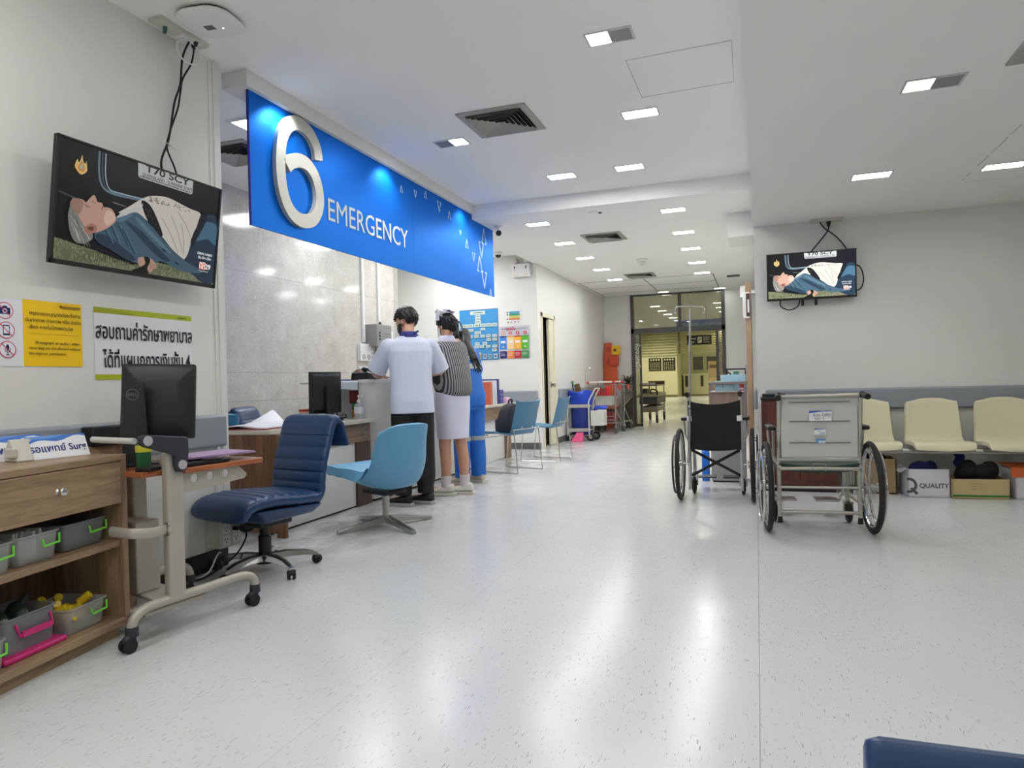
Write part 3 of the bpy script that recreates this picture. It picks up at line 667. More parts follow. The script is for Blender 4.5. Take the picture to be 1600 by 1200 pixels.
MB().bx(-0.03, 0.03, -0.01, 0.13, -0.026, -0.02).out('socket_face', WHITE, t, bevel=0.002)
MB().cyl((0, -0.10, -0.02), (-0.005, -0.10, -0.055), 0.012, 0.010, 8).out('plug', M('teal plug', S(52, 88, 86), 0.5), t)
tag(MB().torus((-2.90, 3.05, 2.905), (0.9, -0.2, 0.1), 0.068, 0.004, 40).torus((-2.897, 3.052, 2.905), (0.88, -0.25, 0.05), 0.066, 0.004, 40, a0=20, a1=330).tube(bez([(-2.905, 3.118, 2.93), (-2.91, 3.13, 2.96), (-2.91, 3.12, 2.98)], 4), 0.004, 8).out('coiled_cable', WHITE), 'coiled white network cable hanging under the ceiling socket', 'cable')
t = thing('screen_cable', 'black looping cables of the small waiting area television', 'cable')
for pts in ([(0.66, 7.10, 2.42), (0.645, 7.10, 2.36), (0.53, 7.10, 2.22), (0.49, 7.09, 2.16), (0.47, 7.09, 2.10)], [(0.585, 7.11, 2.46), (0.63, 7.10, 2.39), (0.72, 7.10, 2.31), (0.80, 7.09, 2.19), (0.80, 7.09, 2.10)],
            [(0.80, 7.09, 2.05), (0.90, 7.07, 2.02), (0.935, 7.07, 1.91), (0.905, 7.07, 1.81), (0.80, 7.09, 1.79)], [(0.24, 7.09, 1.80), (0.225, 7.08, 1.70), (0.30, 7.08, 1.655), (0.38, 7.08, 1.69), (0.40, 7.09, 1.80)]):
    MB().tube(bez(pts, 8), 0.006, 8).out('cable', DBLACK, t)
MB().cyl((0.66, 7.10, 2.47), (0.66, 7.10, 2.41), 0.024, 0.012, 10).out('plug', BLACK, t)
tag(MB().bx(0.50, 0.78, 7.06, 7.14, 2.455, 2.48).out('ceiling_socket', OFFW, bevel=0.004), 'white ceiling socket strip above the small waiting area television', 'socket')
# ---------------------------------------------------------------- notices on the left wall
PAPER = VC('printed poster', 0.35)
fW = mat_from((-2.998, 0, 0), (0, 1, 0), (1, 0, 0))             # wall frame: x = world y, y = height
t = thing('notice_poster', 'white and yellow no photography notice on the left wall', 'poster', (-2.998, 2.2, 1.17))
g = Matrix.Translation((2.998, -2.2, -1.17)) @ fW
YB = S(250, 205, 18); p = PIC(g)
p.rect(1.86, 2.161, 1.172, 1.46, S(232, 232, 240)).rect(2.161, 2.441, 1.173, 1.465, YB)
RED = S(200, 40, 70); NAVY = S(28, 34, 92)
for k, z in enumerate((1.408, 1.325, 1.243)):
    c = 2.085 + 0.003 * k
    p.disc(c, z, 0.036, RED).disc(c, z, 0.0325, S(232, 232, 240))
    if k == 0: p.rect(c - 0.023, c + 0.023, z - 0.015, z + 0.013, NAVY).rect(c - 0.01, c + 0.01, z + 0.013, z + 0.02, NAVY).disc(c, z - 0.001, 0.010, S(232, 232, 240)).disc(c, z - 0.001, 0.006, NAVY)
    if k == 1: p.rect(c - 0.014, c + 0.014, z - 0.022, z + 0.022, NAVY).rect(c - 0.011, c + 0.011, z - 0.014, z + 0.017, S(232, 232, 240))
    if k == 2: p.disc(c, z + 0.008, 0.007, NAVY, 20, 0.014).line([(c - 0.012, z + 0.004), (c - 0.009, z - 0.008), (c, z - 0.012), (c + 0.009, z - 0.008), (c + 0.012, z + 0.004)], 0.003, NAVY).rect(c - 0.0015, c + 0.0015, z - 0.022, z - 0.012, NAVY).rect(c - 0.009, c + 0.009, z - 0.025, z - 0.021, NAVY)
    p.line([(c - 0.024, z + 0.024), (c + 0.024, z - 0.024)], 0.0035, RED)
p.rect(2.18, 2.42, 1.3165, 1.3175, S(90, 76, 20)).rect(2.33, 2.432, 1.443, 1.449, S(150, 122, 20)).rect(2.34, 2.432, 1.438, 1.441, S(150, 122, 20)).disc(2.336, 1.446, 0.006, S(110, 90, 20))
sh = p.out('sheet', PAPER, t)
TXT = M('dark print', S(48, 44, 30), 0.6); INK = M('black print', S(14, 14, 16), 0.5); BLUEINK = M('blue print', S(30, 44, 120), 0.5)
def wt(s, x, z, size, m, par, off, align='CENTER', **k): text(s, Matrix.Translation(off) @ fW @ Matrix.Translation((x, z, 0.0045)), size, m, par, align=align, **k)
off = (2.998, -2.2, -1.17)
wt('กรุณาขออนุญาตก่อนทำการ', 2.31, 1.407, 0.0225, TXT, sh, off); wt('บันทึกภาพ ถ่ายภาพ หรือ บันทึก', 2.302, 1.376, 0.0215, TXT, sh, off); wt('เสียง ภายในโรงพยาบาล', 2.182, 1.346, 0.0225, TXT, sh, off, 'LEFT')
wt('Photograph or audio / video', 2.318, 1.278, 0.0185, TXT, sh, off); wt('recording are not allowed without', 2.306, 1.254, 0.0175, TXT, sh, off); wt('the express permission.', 2.182, 1.23, 0.0185, TXT, sh, off, 'LEFT')
t = thing('notice_poster', 'white notice with big black Thai lettering and lime edge bands on the left wall', 'poster', (-2.998, 2.8, 1.11))
g = Matrix.Translation((2.998, -2.8, -1.11)) @ fW; LIME = S(176, 190, 30)
sh = PIC(g).rect(2.506, 3.12, 1.112, 1.464, S(232, 233, 238)).rect(2.506, 3.12, 1.436, 1.464, LIME).poly([(2.506, 1.436), (2.76, 1.436), (2.70, 1.452), (2.58, 1.462), (2.506, 1.464)], S(160, 168, 20)).rect(2.506, 3.12, 1.112, 1.138, LIME).rect(3.02, 3.08, 1.446, 1.451, S(90, 96, 20)).rect(2.99, 3.07, 1.121, 1.127, S(70, 76, 20)).out('sheet', PAPER, t)
off = (2.998, -2.8, -1.11)
wt('สอบถามค่ารักษาพยาบาล', 2.815, 1.345, 0.104, INK, sh, off, sx=0.60, bold=0.0015); wt('ได้ที่แผนกการเงินชั้น 4', 2.825, 1.205, 0.104, INK, sh, off, sx=0.60, bold=0.0015)
# ---------------------------------------------------------------- wooden drawer cabinet
OAK = wood('greyish oak laminate', S(118, 94, 70), S(176, 148, 116), 0, 0.8, 0.4); OAKV = wood('greyish oak laminate upright', S(118, 94, 70), S(176, 148, 116), 2, 0.8, 0.4)
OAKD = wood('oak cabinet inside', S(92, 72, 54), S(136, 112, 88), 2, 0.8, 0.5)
cb = thing('drawer_cabinet', 'oak laminate cabinet with one drawer and open shelves at the left edge', 'cabinet', (-2.591, 2.287, 0), 99.23)
MB().bx(-1.22, 0.02, 0, 0.362, 0.755, 0.782).out('top_panel', OAK, cb, bevel=0.002)
for x0, x1 in ((-0.012, 0.02), (-1.22, -1.19)): MB().bx(x0, x1, 0.0, 0.362, 0.05, 0.755).out('side_panel', OAKV, cb, bevel=0.002)
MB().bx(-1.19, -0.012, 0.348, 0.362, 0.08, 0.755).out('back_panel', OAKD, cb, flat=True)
MB().bx(-1.19, -0.012, 0.012, 0.348, 0.388, 0.415).out('shelf', OAK, cb, bevel=0.002)
MB().bx(-1.22, 0.02, 0.0, 0.362, 0.05, 0.083).out('bottom_panel', OAK, cb, bevel=0.002)
MB().bx(-1.20, -0.02, 0.03, 0.345, 0, 0.05).out('plinth', OAK, cb, flat=True)
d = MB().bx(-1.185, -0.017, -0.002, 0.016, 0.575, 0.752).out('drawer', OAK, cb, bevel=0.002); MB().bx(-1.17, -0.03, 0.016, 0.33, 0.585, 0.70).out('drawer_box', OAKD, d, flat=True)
MB().lathe([(0.012, 0), (0.008, 0.006), (0.007, 0.014), (0.014, 0.02), (0.017, 0.027), (0.014, 0.032), (0.004, 0.034)], (-0.348, -0.002, 0.675), 20, (0, -1, 0)).out('knob', CHROME, d, label='round chrome drawer knob')
# storage tubs on the shelves (positions along the cabinet front, depth, height)
CLEAR = M('clear plastic tub', S(196, 198, 196), 0.25, trans=0.0, alpha=0.42, var=0.03); FOGGY = M('frosted plastic tub', S(150, 152, 152), 0.4, alpha=0.55, var=0.03)
GREEN = M('lime green clip', S(120, 226, 70), 0.4); PINK = M('magenta plastic', S(206, 42, 120), 0.35)
def W2(u, v, z, o=(-2.591, 2.287), a=99.23):
    a = R_(a); return (o[0] + u * math.cos(a) - v * math.sin(a), o[1] + u * math.sin(a) + v * math.cos(a), z)
def tub(u, v, z, wd, dp, h, label, clip=GREEN, mat=CLEAR):
    t = thing('storage_tub', label, 'plastic tub', W2(u, v, z), 99.23, 'plastic tubs in the oak cabinet')
    def ring(k, zz, inn=0): return [Vector((p[0], p[1], zz)) for p in rrect((wd - 2 * inn) * k, (dp - 2 * inn) * k, 0.022, 4)]
    MB().rings([ring(0.86, 0.002), ring(0.9, 0.01), ring(0.98, h - 0.012), ring(1.0, h - 0.006), ring(1.05, h), ring(1.05, h + 0.004), ring(0.99, h + 0.004), ring(0.97, h - 0.006), ring(0.87, 0.012, 0.002)], True).out('tub_wall', mat, t)
    if clip is GREEN:
        y = -dp / 2 * 0.98 - 0.006; x0 = wd * 0.04; z1 = h * 0.80; z0 = h * 0.55; x1 = wd * 0.44
        MB().tube([(x0, y, z1), (x0 + 0.004, y - 0.004, z0), (x1 - 0.004, y - 0.004, z0 + 0.004), (x1, y, z1 + 0.01)], 0.0045, 6).out('clip', clip, t)
    return t
def stuffing(t, pieces):
    for nm, m, mb in pieces: mb.out(nm, m, t)
a = tub(-0.155, 0.17, 0.415, 0.23, 0.24, 0.108, 'dark filled clear tub with a green clip at the right end of the upper shelf', mat=FOGGY)
tag(MB().sph((-0.02, 0, 0.045), (0.085, 0.09, 0.03), 14).bx(-0.09, 0.09, -0.09, 0.09, 0.008, 0.05).out('dark_packets', M('dark packets', S(38, 38, 40), 0.5), flat=False, bevel=0.01), 'dark packets inside the right tub of the upper shelf', 'packets').matrix_world = Matrix.Translation(W2(-0.155, 0.17, 0.422)) @ Matrix.Rotation(R_(99.23), 4, 'Z')
b = tub(-0.40, 0.145, 0.415, 0.195, 0.22, 0.108, 'clear tub of white packets with a green clip in the middle of the upper shelf')
_m = MB(); rr = random.Random(5)
for k in range(7): _m.box((-0.06 + 0.02 * k, rr.uniform(-0.03, 0.03), 0.062), (0.012, 0.12, 0.10), rot=Matrix.Rotation(rr.uniform(-0.3, 0.3), 3, 'Y'))
tag(_m.out('white_packets', M('white packets', S(226, 226, 224), 0.35), bevel=0.003), 'white packets standing inside the middle tub of the upper shelf', 'packets').matrix_world = Matrix.Translation(W2(-0.40, 0.145, 0.424)) @ Matrix.Rotation(R_(99.23), 4, 'Z')
tub(-0.615, 0.13, 0.415, 0.19, 0.22, 0.108, 'clear tub cut by the left edge on the upper shelf')
tub(-0.168, 0.15, 0.083, 0.21, 0.22, 0.105, 'clear tub of yellow tubes with a green clip on the lower shelf')
YT = M('yellow caps', S(214, 186, 34), 0.35); t = thing('yellow_tubes', 'loose yellow specimen tubes heaped in the lower right tub', 'tubes', W2(-0.168, 0.15, 0.095), 99.23); t['kind'] = 'stuff'
_m = MB()
for k in range(16):
    q = Vector((rr.uniform(-0.09, 0.04), rr.uniform(-0.06, 0.08), rr.uniform(0.03, 0.10))); ax = Vector((rr.uniform(-0.7, 0.7), -1, rr.uniform(0.2, 0.9))).normalized()
    _m.cyl(q, q + ax * 0.055, 0.017, 0.017, 12)
_m.out('tube_heap', YT, t, bevel=0.003)
a = thing('storage_box', 'tall frosted box with a pink handle and pink tray on the lower shelf', 'plastic box', W2(-0.42, 0.165, 0.083), 99.23)
MB().bx(-0.14, 0.14, -0.13, 0.12, 0.0, 0.022).out('lid', PINK, a, bevel=0.008, label='pink lid used as a tray')
def _rg(k, zz, i=0): return [Vector((p[0], p[1], zz)) for p in rrect(0.235 * k - i, 0.21 * k - i, 0.02, 4)]
MB().rings([_rg(0.93, 0.02), _rg(0.98, 0.145), _rg(1.04, 0.15), _rg(1.04, 0.155), _rg(0.98, 0.153, 0.006), _rg(0.92, 0.026, 0.006)]).out('box_wall', FOGGY, a)
MB().tube([(-0.07, -0.104, 0.128), (-0.065, -0.118, 0.085), (0.08, -0.118, 0.085), (0.085, -0.104, 0.128)], 0.006, 6).box((0.008, -0.12, 0.088), (0.13, 0.012, 0.022)).out('handle', PINK, a, bevel=0.003, label='pink handle')
tag(MB().sph((-0.05, 0, 0.05), (0.05, 0.07, 0.09), 12).sph((0.05, 0.01, 0.05), (0.045, 0.06, 0.10), 12).cyl((0.05, 0, 0.12), (0.07, -0.02, 0.17), 0.02, 0.008, 8).cyl((-0.07, 0, 0.1), (-0.08, -0.02, 0.15), 0.025, 0.01, 8).out('green_bottles', M('dark green glass', S(40, 62, 50), 0.2)), 'dark green wrapped bottles inside the tall frosted box', 'bottles').matrix_world = Matrix.Translation(W2(-0.42, 0.165, 0.111)) @ Matrix.Rotation(R_(99.23), 4, 'Z')
tub(-0.655, 0.10, 0.083, 0.17, 0.18, 0.11, 'clear tub with a green clip cut by the left edge on the lower shelf')
# folded waiting-line signs on the cabinet top
SIGNP = VC('folded sign print', 0.3)
def tent(u, v, rz, label, txt, wd=0.245, h=0.10, tape=False):
    t = thing('tent_sign', label, 'sign', W2(u, v, 0.782), 99.23 + rz); dp = 0.04
    f = mat_from((0, -dp, 0.001), (1, 0, 0), (0, -h, dp)); sl = math.hypot(h, dp)
    MB().rings([[Vector((s * wd / 2 * k, y, z)) for y, z in ((-dp, 0.0), (0.0, h), (dp, 0.0))] for s, k in ((-1, 1.0), (1, 1.0))]).out('card', WHITE, t, flat=True)
    p = PIC(f); p.rect(-wd / 2, wd / 2, 0, sl, S(236, 236, 240))
    p.poly([(-wd / 2, sl), (wd / 2, sl), (wd / 2, sl - 0.012)] + [(wd / 2 - wd * k / 10, sl - 0.012 - 0.022 * (k / 10) ** 1.5 + 0.008 * math.sin(k)) for k in range(1, 11)], S(58, 118, 206))
    p.poly([(-wd / 2, sl), (wd * 0.2, sl), (-wd * 0.1, sl - 0.012), (-wd / 2, sl - 0.014)], S(96, 152, 226)).disc(-wd / 2 + 0.016, sl - 0.013, 0.007, S(220, 190, 180))
    sh = p.out('printed_face', SIGNP, t); text(txt, f @ Matrix.Translation((0.0, sl * 0.42, 0.001)), 0.042, BLUEINK, sh, bold=0.0008)
    if tape: MB().rings([[Vector((x, y * k, z)) for y, z in ((-0.052, 0.0), (-0.010, 0.088), (0.014, 0.088), (0.05, 0.0))] for x, k in ((-wd / 2 - 0.055, 0.9), (-wd / 2 - 0.02, 1.05), (-wd / 2 + 0.012, 1.02))]).box((-wd / 2 - 0.06, -0.02, 0.035), (0.02, 0.05, 0.04), rz=0.2).out('taped_end', OFFW, t, bevel=0.005, label='end wrapped in grey paper tape')
    return t
tent(-0.105, 0.235, -15, 'folded sign reading Surg in front on the oak cabinet', 'รอแพทย์ Surg', 0.25, 0.092, True)
tent(-0.225, 0.345, -13, 'folded blue and white sign behind the Surg sign at the left edge', 'รอแพทย์ Med', 0.26, 0.098)
tag(MB().bx(-2.96, -2.90, 2.36, 2.62, 0.0, 0.80).out('wooden_unit', OAK, bevel=0.002), 'narrow oak unit against the wall behind the folded signs', 'cabinet')
t = thing('label_printer', 'small black box on the narrow oak unit by the wall', 'printer', (-2.93, 2.49, 0.80))
MB().bx(-0.03, 0.05, -0.10, 0.10, 0, 0.092).out('housing', BLACK, t, bevel=0.006)
MB().bx(0.049, 0.052, 0.045, 0.055, 0.06, 0.08).out('indicator', M('grey key', S(120, 120, 124), 0.4), t)
# ---------------------------------------------------------------- computer cart
CARTM = M('cart grey enamel', S(176, 172, 158), 0.38, 0.15, var=0.05, scale=10); CORNG = wood('reddish cart top', S(146, 80, 44), S(176, 106, 66), 0, 1.2, 0.3, 0.5)
DGREY = M('dark grey plastic', S(44, 48, 56), 0.5, var=0.06)
ct = thing('computer_cart', 'wheeled grey computer cart with a reddish wood top', 'cart', (-2.408, 2.145, 0), 82.67)
for y, k in ((0.0, 0.0), (0.46, 0.24)):
    MB().tube(bez([(k, y, 0.095), (k + 0.012, y, 0.128), (k + 0.05, y, 0.152), (k + 0.12, y, 0.160), (0.35, y, 0.160), (0.54, y, 0.160), (0.60, y, 0.150), (0.632, y, 0.125), (0.64, y, 0.092)], 6), 0.0205, 12).out('base_tube', CARTM, ct)
MB().prism([(0.06, 0.0), (0.36, 0.0), (0.40, 0.46), (0.27, 0.46), (0.20, 0.14), (0.06, 0.10)], 0.118, 0.135).out('base_deck', CARTM, ct, bevel=0.004)
for x, y in ((0.0, 0.0), (0.64, 0.0), (0.24, 0.46), (0.64, 0.46)):
    c = MB().cyl((x, y, 0.062), (x, y, 0.10), 0.026, 0.024, 16).sph((x - 0.012, y, 0.052), (0.030, 0.020, 0.022), 14).out('caster', DGREY, ct)
    for s in (-1, 1): MB().cyl((x - 0.018, y + s * 0.008, 0.03), (x - 0.018, y + s * 0.024, 0.03), 0.030, 0.028, 22).out('wheel', DBLACK, c, bevel=0.003)
for y in (0.0,): MB().prism(rrect(0.08, 0.045, 0.012, 3, 0.205, y), 0.155, 0.785).out('post', CARTM, ct)
MB().prism(rrect(0.08, 0.045, 0.012, 3, 0.36, 0.46), 0.135, 0.685).out('post', CARTM, ct)
MB().prism([(0.08, 0.027), (0.70, 0.027), (0.70, 0.475), (0.20, 0.475), (0.17, 0.17), (0.08, 0.14)], 0.688, 0.712).bx(0.245, 0.685, -0.03, 0.027, 0.688, 0.712).out('table_top', CORNG, ct, bevel=0.004)
b = MB(); pl = [(0.245, 0.602), (0.59, 0.622), (0.605, 0.636), (0.605, 0.645), (0.555, 0.688), (0.245, 0.688)]
b.prism(pl, -0.001, 0.003, mat_from((0, 0.0, 0), (1, 0, 0), (0, -1, 0)))
br = b.out('bracket', CARTM, ct, flat=True)
# three round holes cut through the bracket plate
_c = MB()
for x in (0.312, 0.396, 0.48): _c.cyl((x, -0.02, 0.660), (x, 0.02, 0.660), 0.019, 0.019, 24)
_cm = bpy.data.meshes.new('c'); _c.bm.to_mesh(_cm); _c.bm.free(); _co = bpy.data.objects.new('c', _cm); COL.objects.link(_co)
md = br.modifiers.new('b', 'BOOLEAN'); md.object = _co; md.solver = 'EXACT'
_co.matrix_world = Matrix.Translation((-2.408, 2.145, 0)) @ Matrix.Rotation(R_(82.67), 4, 'Z')
bpy.context.view_layer.update(); _me = bpy.data.meshes.new_from_object(br.evaluated_get(bpy.context.evaluated_depsgraph_get()))
br.modifiers.clear(); br.data = _me; bpy.data.objects.remove(_co)
MB().cyl((0.31, -0.004, 0.628), (0.31, 0, 0.628), 0.005).cyl((0.55, -0.004, 0.64), (0.55, 0, 0.64), 0.005).out('screw', STEEL, ct)
MB().bx(0.215, 0.335, 0.27, 0.44, 0.136, 0.46).out('computer_holder', CARTM, ct, bevel=0.006)
MB().tube(bez([(0.166, 0.0, 0.462), (0.10, -0.012, 0.462), (0.04, 0.01, 0.468), (0.02, 0.05, 0.47), (0.022, 0.15, 0.47)], 6), 0.017, 8, sq=(0.6, 1.3)).out('guard_rail', CARTM, ct)
MB().cyl((0.163, -0.01, 0.48), (0.175, -0.01, 0.48), 0.012).cyl((0.163, -0.01, 0.445), (0.175, -0.01, 0.445), 0.012).out('screw', STEEL, ct)
MB().tube([(0.02, 0.25, 0.852), (0.035, 0.0, 0.847)], 0.013, 10).out('push_handle', M('pale tube', S(196, 196, 190), 0.35), ct)
b = MB(); fa = mat_from((0, -0.024, 0), (1, 0, 0), (0, -1, 0))
b.prism([(0.03, 0.868), (0.06, 0.872), (0.235, 0.850), (0.252, 0.842), (0.252, 0.78), (0.242, 0.712), (0.222, 0.698), (0.196, 0.702), (0.186, 0.73), (0.186, 0.775), (0.16, 0.785), (0.05, 0.822), (0.028, 0.835)], 0, 0.026, fa).out('hinge_arm', DGREY, ct, bevel=0.005)
for x, z in ((0.058, 0.847), (0.217, 0.732)): MB().cyl((x, -0.047, z), (x, -0.054, z), 0.021, 0.02, 24).out('hinge_cap', M('light grey cap', S(172, 174, 176), 0.4), ct)
# monitor seen from behind
mo = thing('desktop_monitor', 'black monitor seen from behind on the computer cart', 'monitor', (-2.66, 2.43, 0.712), 42)
MB().rings([[Vector((p[0], p[1], z)) for p in rrect(0.17 + k, 0.13 + k, 0.03, 4)] for z, k in ((0, 0), (0.012, 0), (0.016, -0.01))]).out('base', BLACK, mo)
sd = MB().rings([[Vector((p[0] - 0.01, p[1] - z * 0.10 + 0.01, z)) for p in rrect(wd, 0.045, 0.008, 3)] for z, wd in ((0.014, 0.105), (0.2, 0.10), (0.375, 0.088))]).out('stand', M('charcoal stand', S(40, 41, 44), 0.45), mo)
fs = mat_from((-0.012, -0.0455, 0.325), (1, 0, 0), (0, -1, -0.1))
MB().torus(fs @ Vector((0, 0, 0.001)), fs.to_3x3() @ Vector((0, 0, 1)), 0.024, 0.0012, 30, 5).out('logo_ring', M('logo grey', S(120, 122, 124), 0.4), sd); text('DELL', fs @ Matrix.Translation((0, 0, 0.0005)), 0.018, MATS['logo grey'], sd)
fp = mat_from((0.085, 0.055, 0.29), (1, -0.10, -0.03), (0.10, 1, -0.10))
MB().prism(rrect(0.315, 0.35, 0.01, 3), 0.0, 0.022, fp).rings([[fp @ Vector((p[0], p[1], z)) for p in rrect(0.30 * k, 0.335 * k, 0.012, 3)] for z, k in ((0.001, 1), (-0.014, 0.86), (-0.024, 0.55))]).out('screen_back', BLACK, mo)
MB().prism(rrect(0.295, 0.33, 0.004, 2), 0.0225, 0.0235, fp).out('screen', M('dark screen', S(8, 9, 11), 0.12), mo)
# things on the cart top
tag(MB().box((-2.42, 2.53, 0.7225), (0.15, 0.24, 0.018), rz=R_(-12)).box((-2.40, 2.56, 0.735), (0.13, 0.09, 0.008), rz=R_(-12)).out('black_tray', BLACK, bevel=0.004), 'flat black tray on the cart top under the purple folder', 'tray')
tag(MB().box((-2.47, 2.66, 0.742), (0.24, 0.34, 0.004), rot=Matrix.Rotation(R_(-14), 3, 'Z')).box((-2.47, 2.66, 0.7465), (0.235, 0.335, 0.003), rot=Matrix.Rotation(R_(-12), 3, 'Z')).out('purple_folder', M('lilac paper', S(168, 142, 178), 0.6)), 'lilac paper folder lying on the computer cart', 'folder')
tag(MB().box((-2.45, 2.30, 0.7215), (0.07, 0.11, 0.018), rz=0.2).out('keyboard', BLACK, bevel=0.004), 'small black keypad at the foot of the monitor on the cart', 'keyboard')
t = thing('snack_packet', 'green and yellow packet standing behind the cart hinge arm', 'packet', (-2.515, 2.325, 0.7125), 70)
MB().box((0, 0, 0.055), (0.055, 0.03, 0.11)).out('packet', M('green packet', S(44, 100, 60), 0.4), t, bevel=0.006)
MB().box((0, 0, 0.09), (0.056, 0.031, 0.03)).out('band', M('yellow band', S(206, 200, 60), 0.4), t)
# wall outlet
t = thing('wall_outlet', 'grey surface outlet box low on the left wall with a black plug', 'outlet', (-2.94, 3.27, 0.215))
MB().bx(-0.06, 0.045, -0.085, 0.085, -0.075, 0.075).out('outlet_box', OFFW, t, bevel=0.005)
pf = MB()
for y in (-0.04, 0.04):
    pf.bx(-0.055 + 0.1, -0.055 + 0.103, y - 0.03, y + 0.03, -0.062, -0.004).bx(0.045, 0.048, y - 0.03, y + 0.03, 0.004, 0.062)
g = pf.out('socket_plate', WHITE, t, bevel=0.001)
_m = MB()
for y in (-0.04, 0.04):
    for z in (-0.033, 0.033):
        for dy, dz in ((-0.01, 0.008), (0.01, 0.008), (0, -0.01)): _m.bx(0.0475, 0.0495, y + dy - 0.0025, y + dy + 0.0025, z + dz - 0.004, z + dz + 0.004)
_m.out('socket_hole', BLACK, t, flat=True)
MB().bx(0.048, 0.085, 0.005, 0.05, 0.015, 0.04).out('plug', BLACK, t, bevel=0.006)
t = thing('power_cord', 'black and white power cords running from the outlet to the floor', 'cord')
MB().tube(bez([(-2.86, 3.30, 0.24), (-2.82, 3.31, 0.20), (-2.84, 3.24, 0.10), (-2.90, 3.10, 0.02), (-2.93, 3.0, 0.008)], 8), 0.005, 8).out('black_cord', DBLACK, t)
MB().tube(bez([(-2.965, 3.26, 0.10), (-2.93, 3.21, 0.115), (-2.90, 3.15, 0.10), (-2.90, 3.10, 0.04), (-2.93, 3.04, 0.009), (-2.96, 2.9, 0.009)], 8), 0.005, 8).out('white_cord', WHITE, t)
MB().bx(-0.012, 0.012, -0.011, 0.011, 0, 0.45).out('outlet_conduit', PAINT, None, flat=True).location = (-2.985, 3.28, 0.29)
tag(COL.objects['outlet_conduit'], 'white conduit rising from the low outlet box on the left wall', 'conduit')
# ================================================================ EMERGENCY SIGN
SIGNB = NT('glossy blue sign panel'); _v = SIGNB.coord()
SIGNB.l.new(SIGNB.mix(SIGNB.noise(_v, 1.5, 3), S(0, 100, 200), S(2, 108, 208)), SIGNB.b.inputs['Base Color'])
SIGNB.b.inputs['Metallic'].default_value = 0.65; SIGNB.b.inputs['Roughness'].default_value = 0.42; SIGNB.b.inputs['Specular Tint'].default_value = (0.5, 0.8, 1, 1)
SIGNB = SIGNB.m
EDGEB = M('blue panel edge', S(16, 22, 140), 0.35); LETW = M('sign letter white', S(226, 226, 222), 0.4); TRIW = M('sign triangle pale', S(206, 222, 236), 0.4)
sg = thing('hanging_sign', 'long blue EMERGENCY sign with a big numeral hanging from the ceiling', 'sign', (-2.93, 5.6, 2.95))
og = Vector((-2.93, 5.6, 2.95))
MB().bx(-0.15, 0.04, -2.095, 1.78, -0.05, 0.05).out('ceiling_channel', PAINT, sg, bevel=0.002)
for y0, y1 in ((-2.04, 0.121), (0.123, 2.19)):
    MB().bx(-0.009, 0.006, y0, y1, -0.888, -0.012).out('sign_panel', SIGNB, sg, flat=True)
MB().bx(-0.010, 0.0065, -2.046, -2.04, -0.89, -0.012).out('panel_edge', EDGEB, sg, flat=True)
fS = Matrix.Translation(-og) @ mat_from((-2.924, 0, 0), (0, 1, 0), (1, 0, 0))        # x = world y, y = height, z = towards the hall
def ribbon(pts, hw, d0, d1, f):
    b = MB(); P = [Vector((p[0], p[1], 0)) for p in pts]; n = len(P); A = []; B = []
    for i in range(n):
        t = (P[min(i + 1, n - 1)] - P[max(i - 1, 0)]).normalized(); q = Vector((-t.y, t.x, 0)) * hw; A.append(P[i] + q); B.append(P[i] - q)
    b.rings([[f @ Vector((a.x, a.y, d0)), f @ Vector((a.x, a.y, d1)), f @ Vector((c.x, c.y, d1)), f @ Vector((c.x, c.y, d0))] for a, c in zip(A, B)]); return b
c6 = bez([(4.245, 2.655, 0), (4.225, 2.74, 0), (4.15, 2.815, 0), (4.03, 2.842, 0), (3.92, 2.80, 0), (3.845, 2.69, 0), (3.818, 2.54, 0), (3.825, 2.39, 0), (3.87, 2.27, 0), (3.95, 2.20, 0), (4.05, 2.185, 0), (4.16, 2.22, 0), (4.23, 2.31, 0), (4.245, 2.41, 0), (4.205, 2.52, 0), (4.12, 2.585, 0), (4.02, 2.59, 0), (3.93, 2.555, 0), (3.885, 2.515, 0)], 6)
ribbon(c6, 0.047, 0.0, 0.03, fS).out('numeral', M('brushed cream metal', S(196, 192, 180), 0.35, 0.35), sg, flat=True)
text('EMERGENCY', fS @ Matrix.Translation((4.99, 2.335, 0.002)), 0.235, LETW, sg, sx=0.93, ext=0.002)
for y, z, s, up in ((5.52, 2.775, 0.05, 1), (5.79, 2.80, 0.055, 0), (6.0, 2.84, 0.055, 1), (6.30, 2.80, 0.085, 0), (6.54, 2.765, 0.07, 1), (6.81, 2.64, 0.04, 0), (6.98, 2.55, 0.08, 1), (7.165, 2.44, 0.08, 0), (7.49, 2.72, 0.15, 1), (7.40, 2.56, 0.15, 0), (7.34, 2.38, 0.15, 1), (7.47, 2.23, 0.16, 0), (7.665, 2.10, 0.07, 1)):
    d = 1 if up else -1; w2 = s * 0.46; P = [(y - w2, z - d * s * 0.5), (y + w2, z - d * s * 0.5), (y, z + d * s * 0.62)]; h = s * 0.075 + 0.005
    b = MB()
    for i in range(3):
        p, q = Vector(P[i]), Vector(P[(i + 1) % 3]); t = (q - p).normalized(); nrm = Vector((-t.y, t.x)) * h; e = t * h
        if i == 0: e0 = (p + t * 0, p + (q - p) * 0.28); segs = (e0, (p + (q - p) * 0.72, q))
        else: segs = ((p, q),)
        for a, c in segs: b.prism([tuple(a - nrm * 0.5 - e * 0.3), tuple(c - nrm * 0.5 + e * 0.3), tuple(c + nrm * 0.5 + e * 0.3), tuple(a + nrm * 0.5 - e * 0.3)], 0.0005, 0.0025, fS)
    b.out('triangle_mark', TRIW, sg, flat=True)
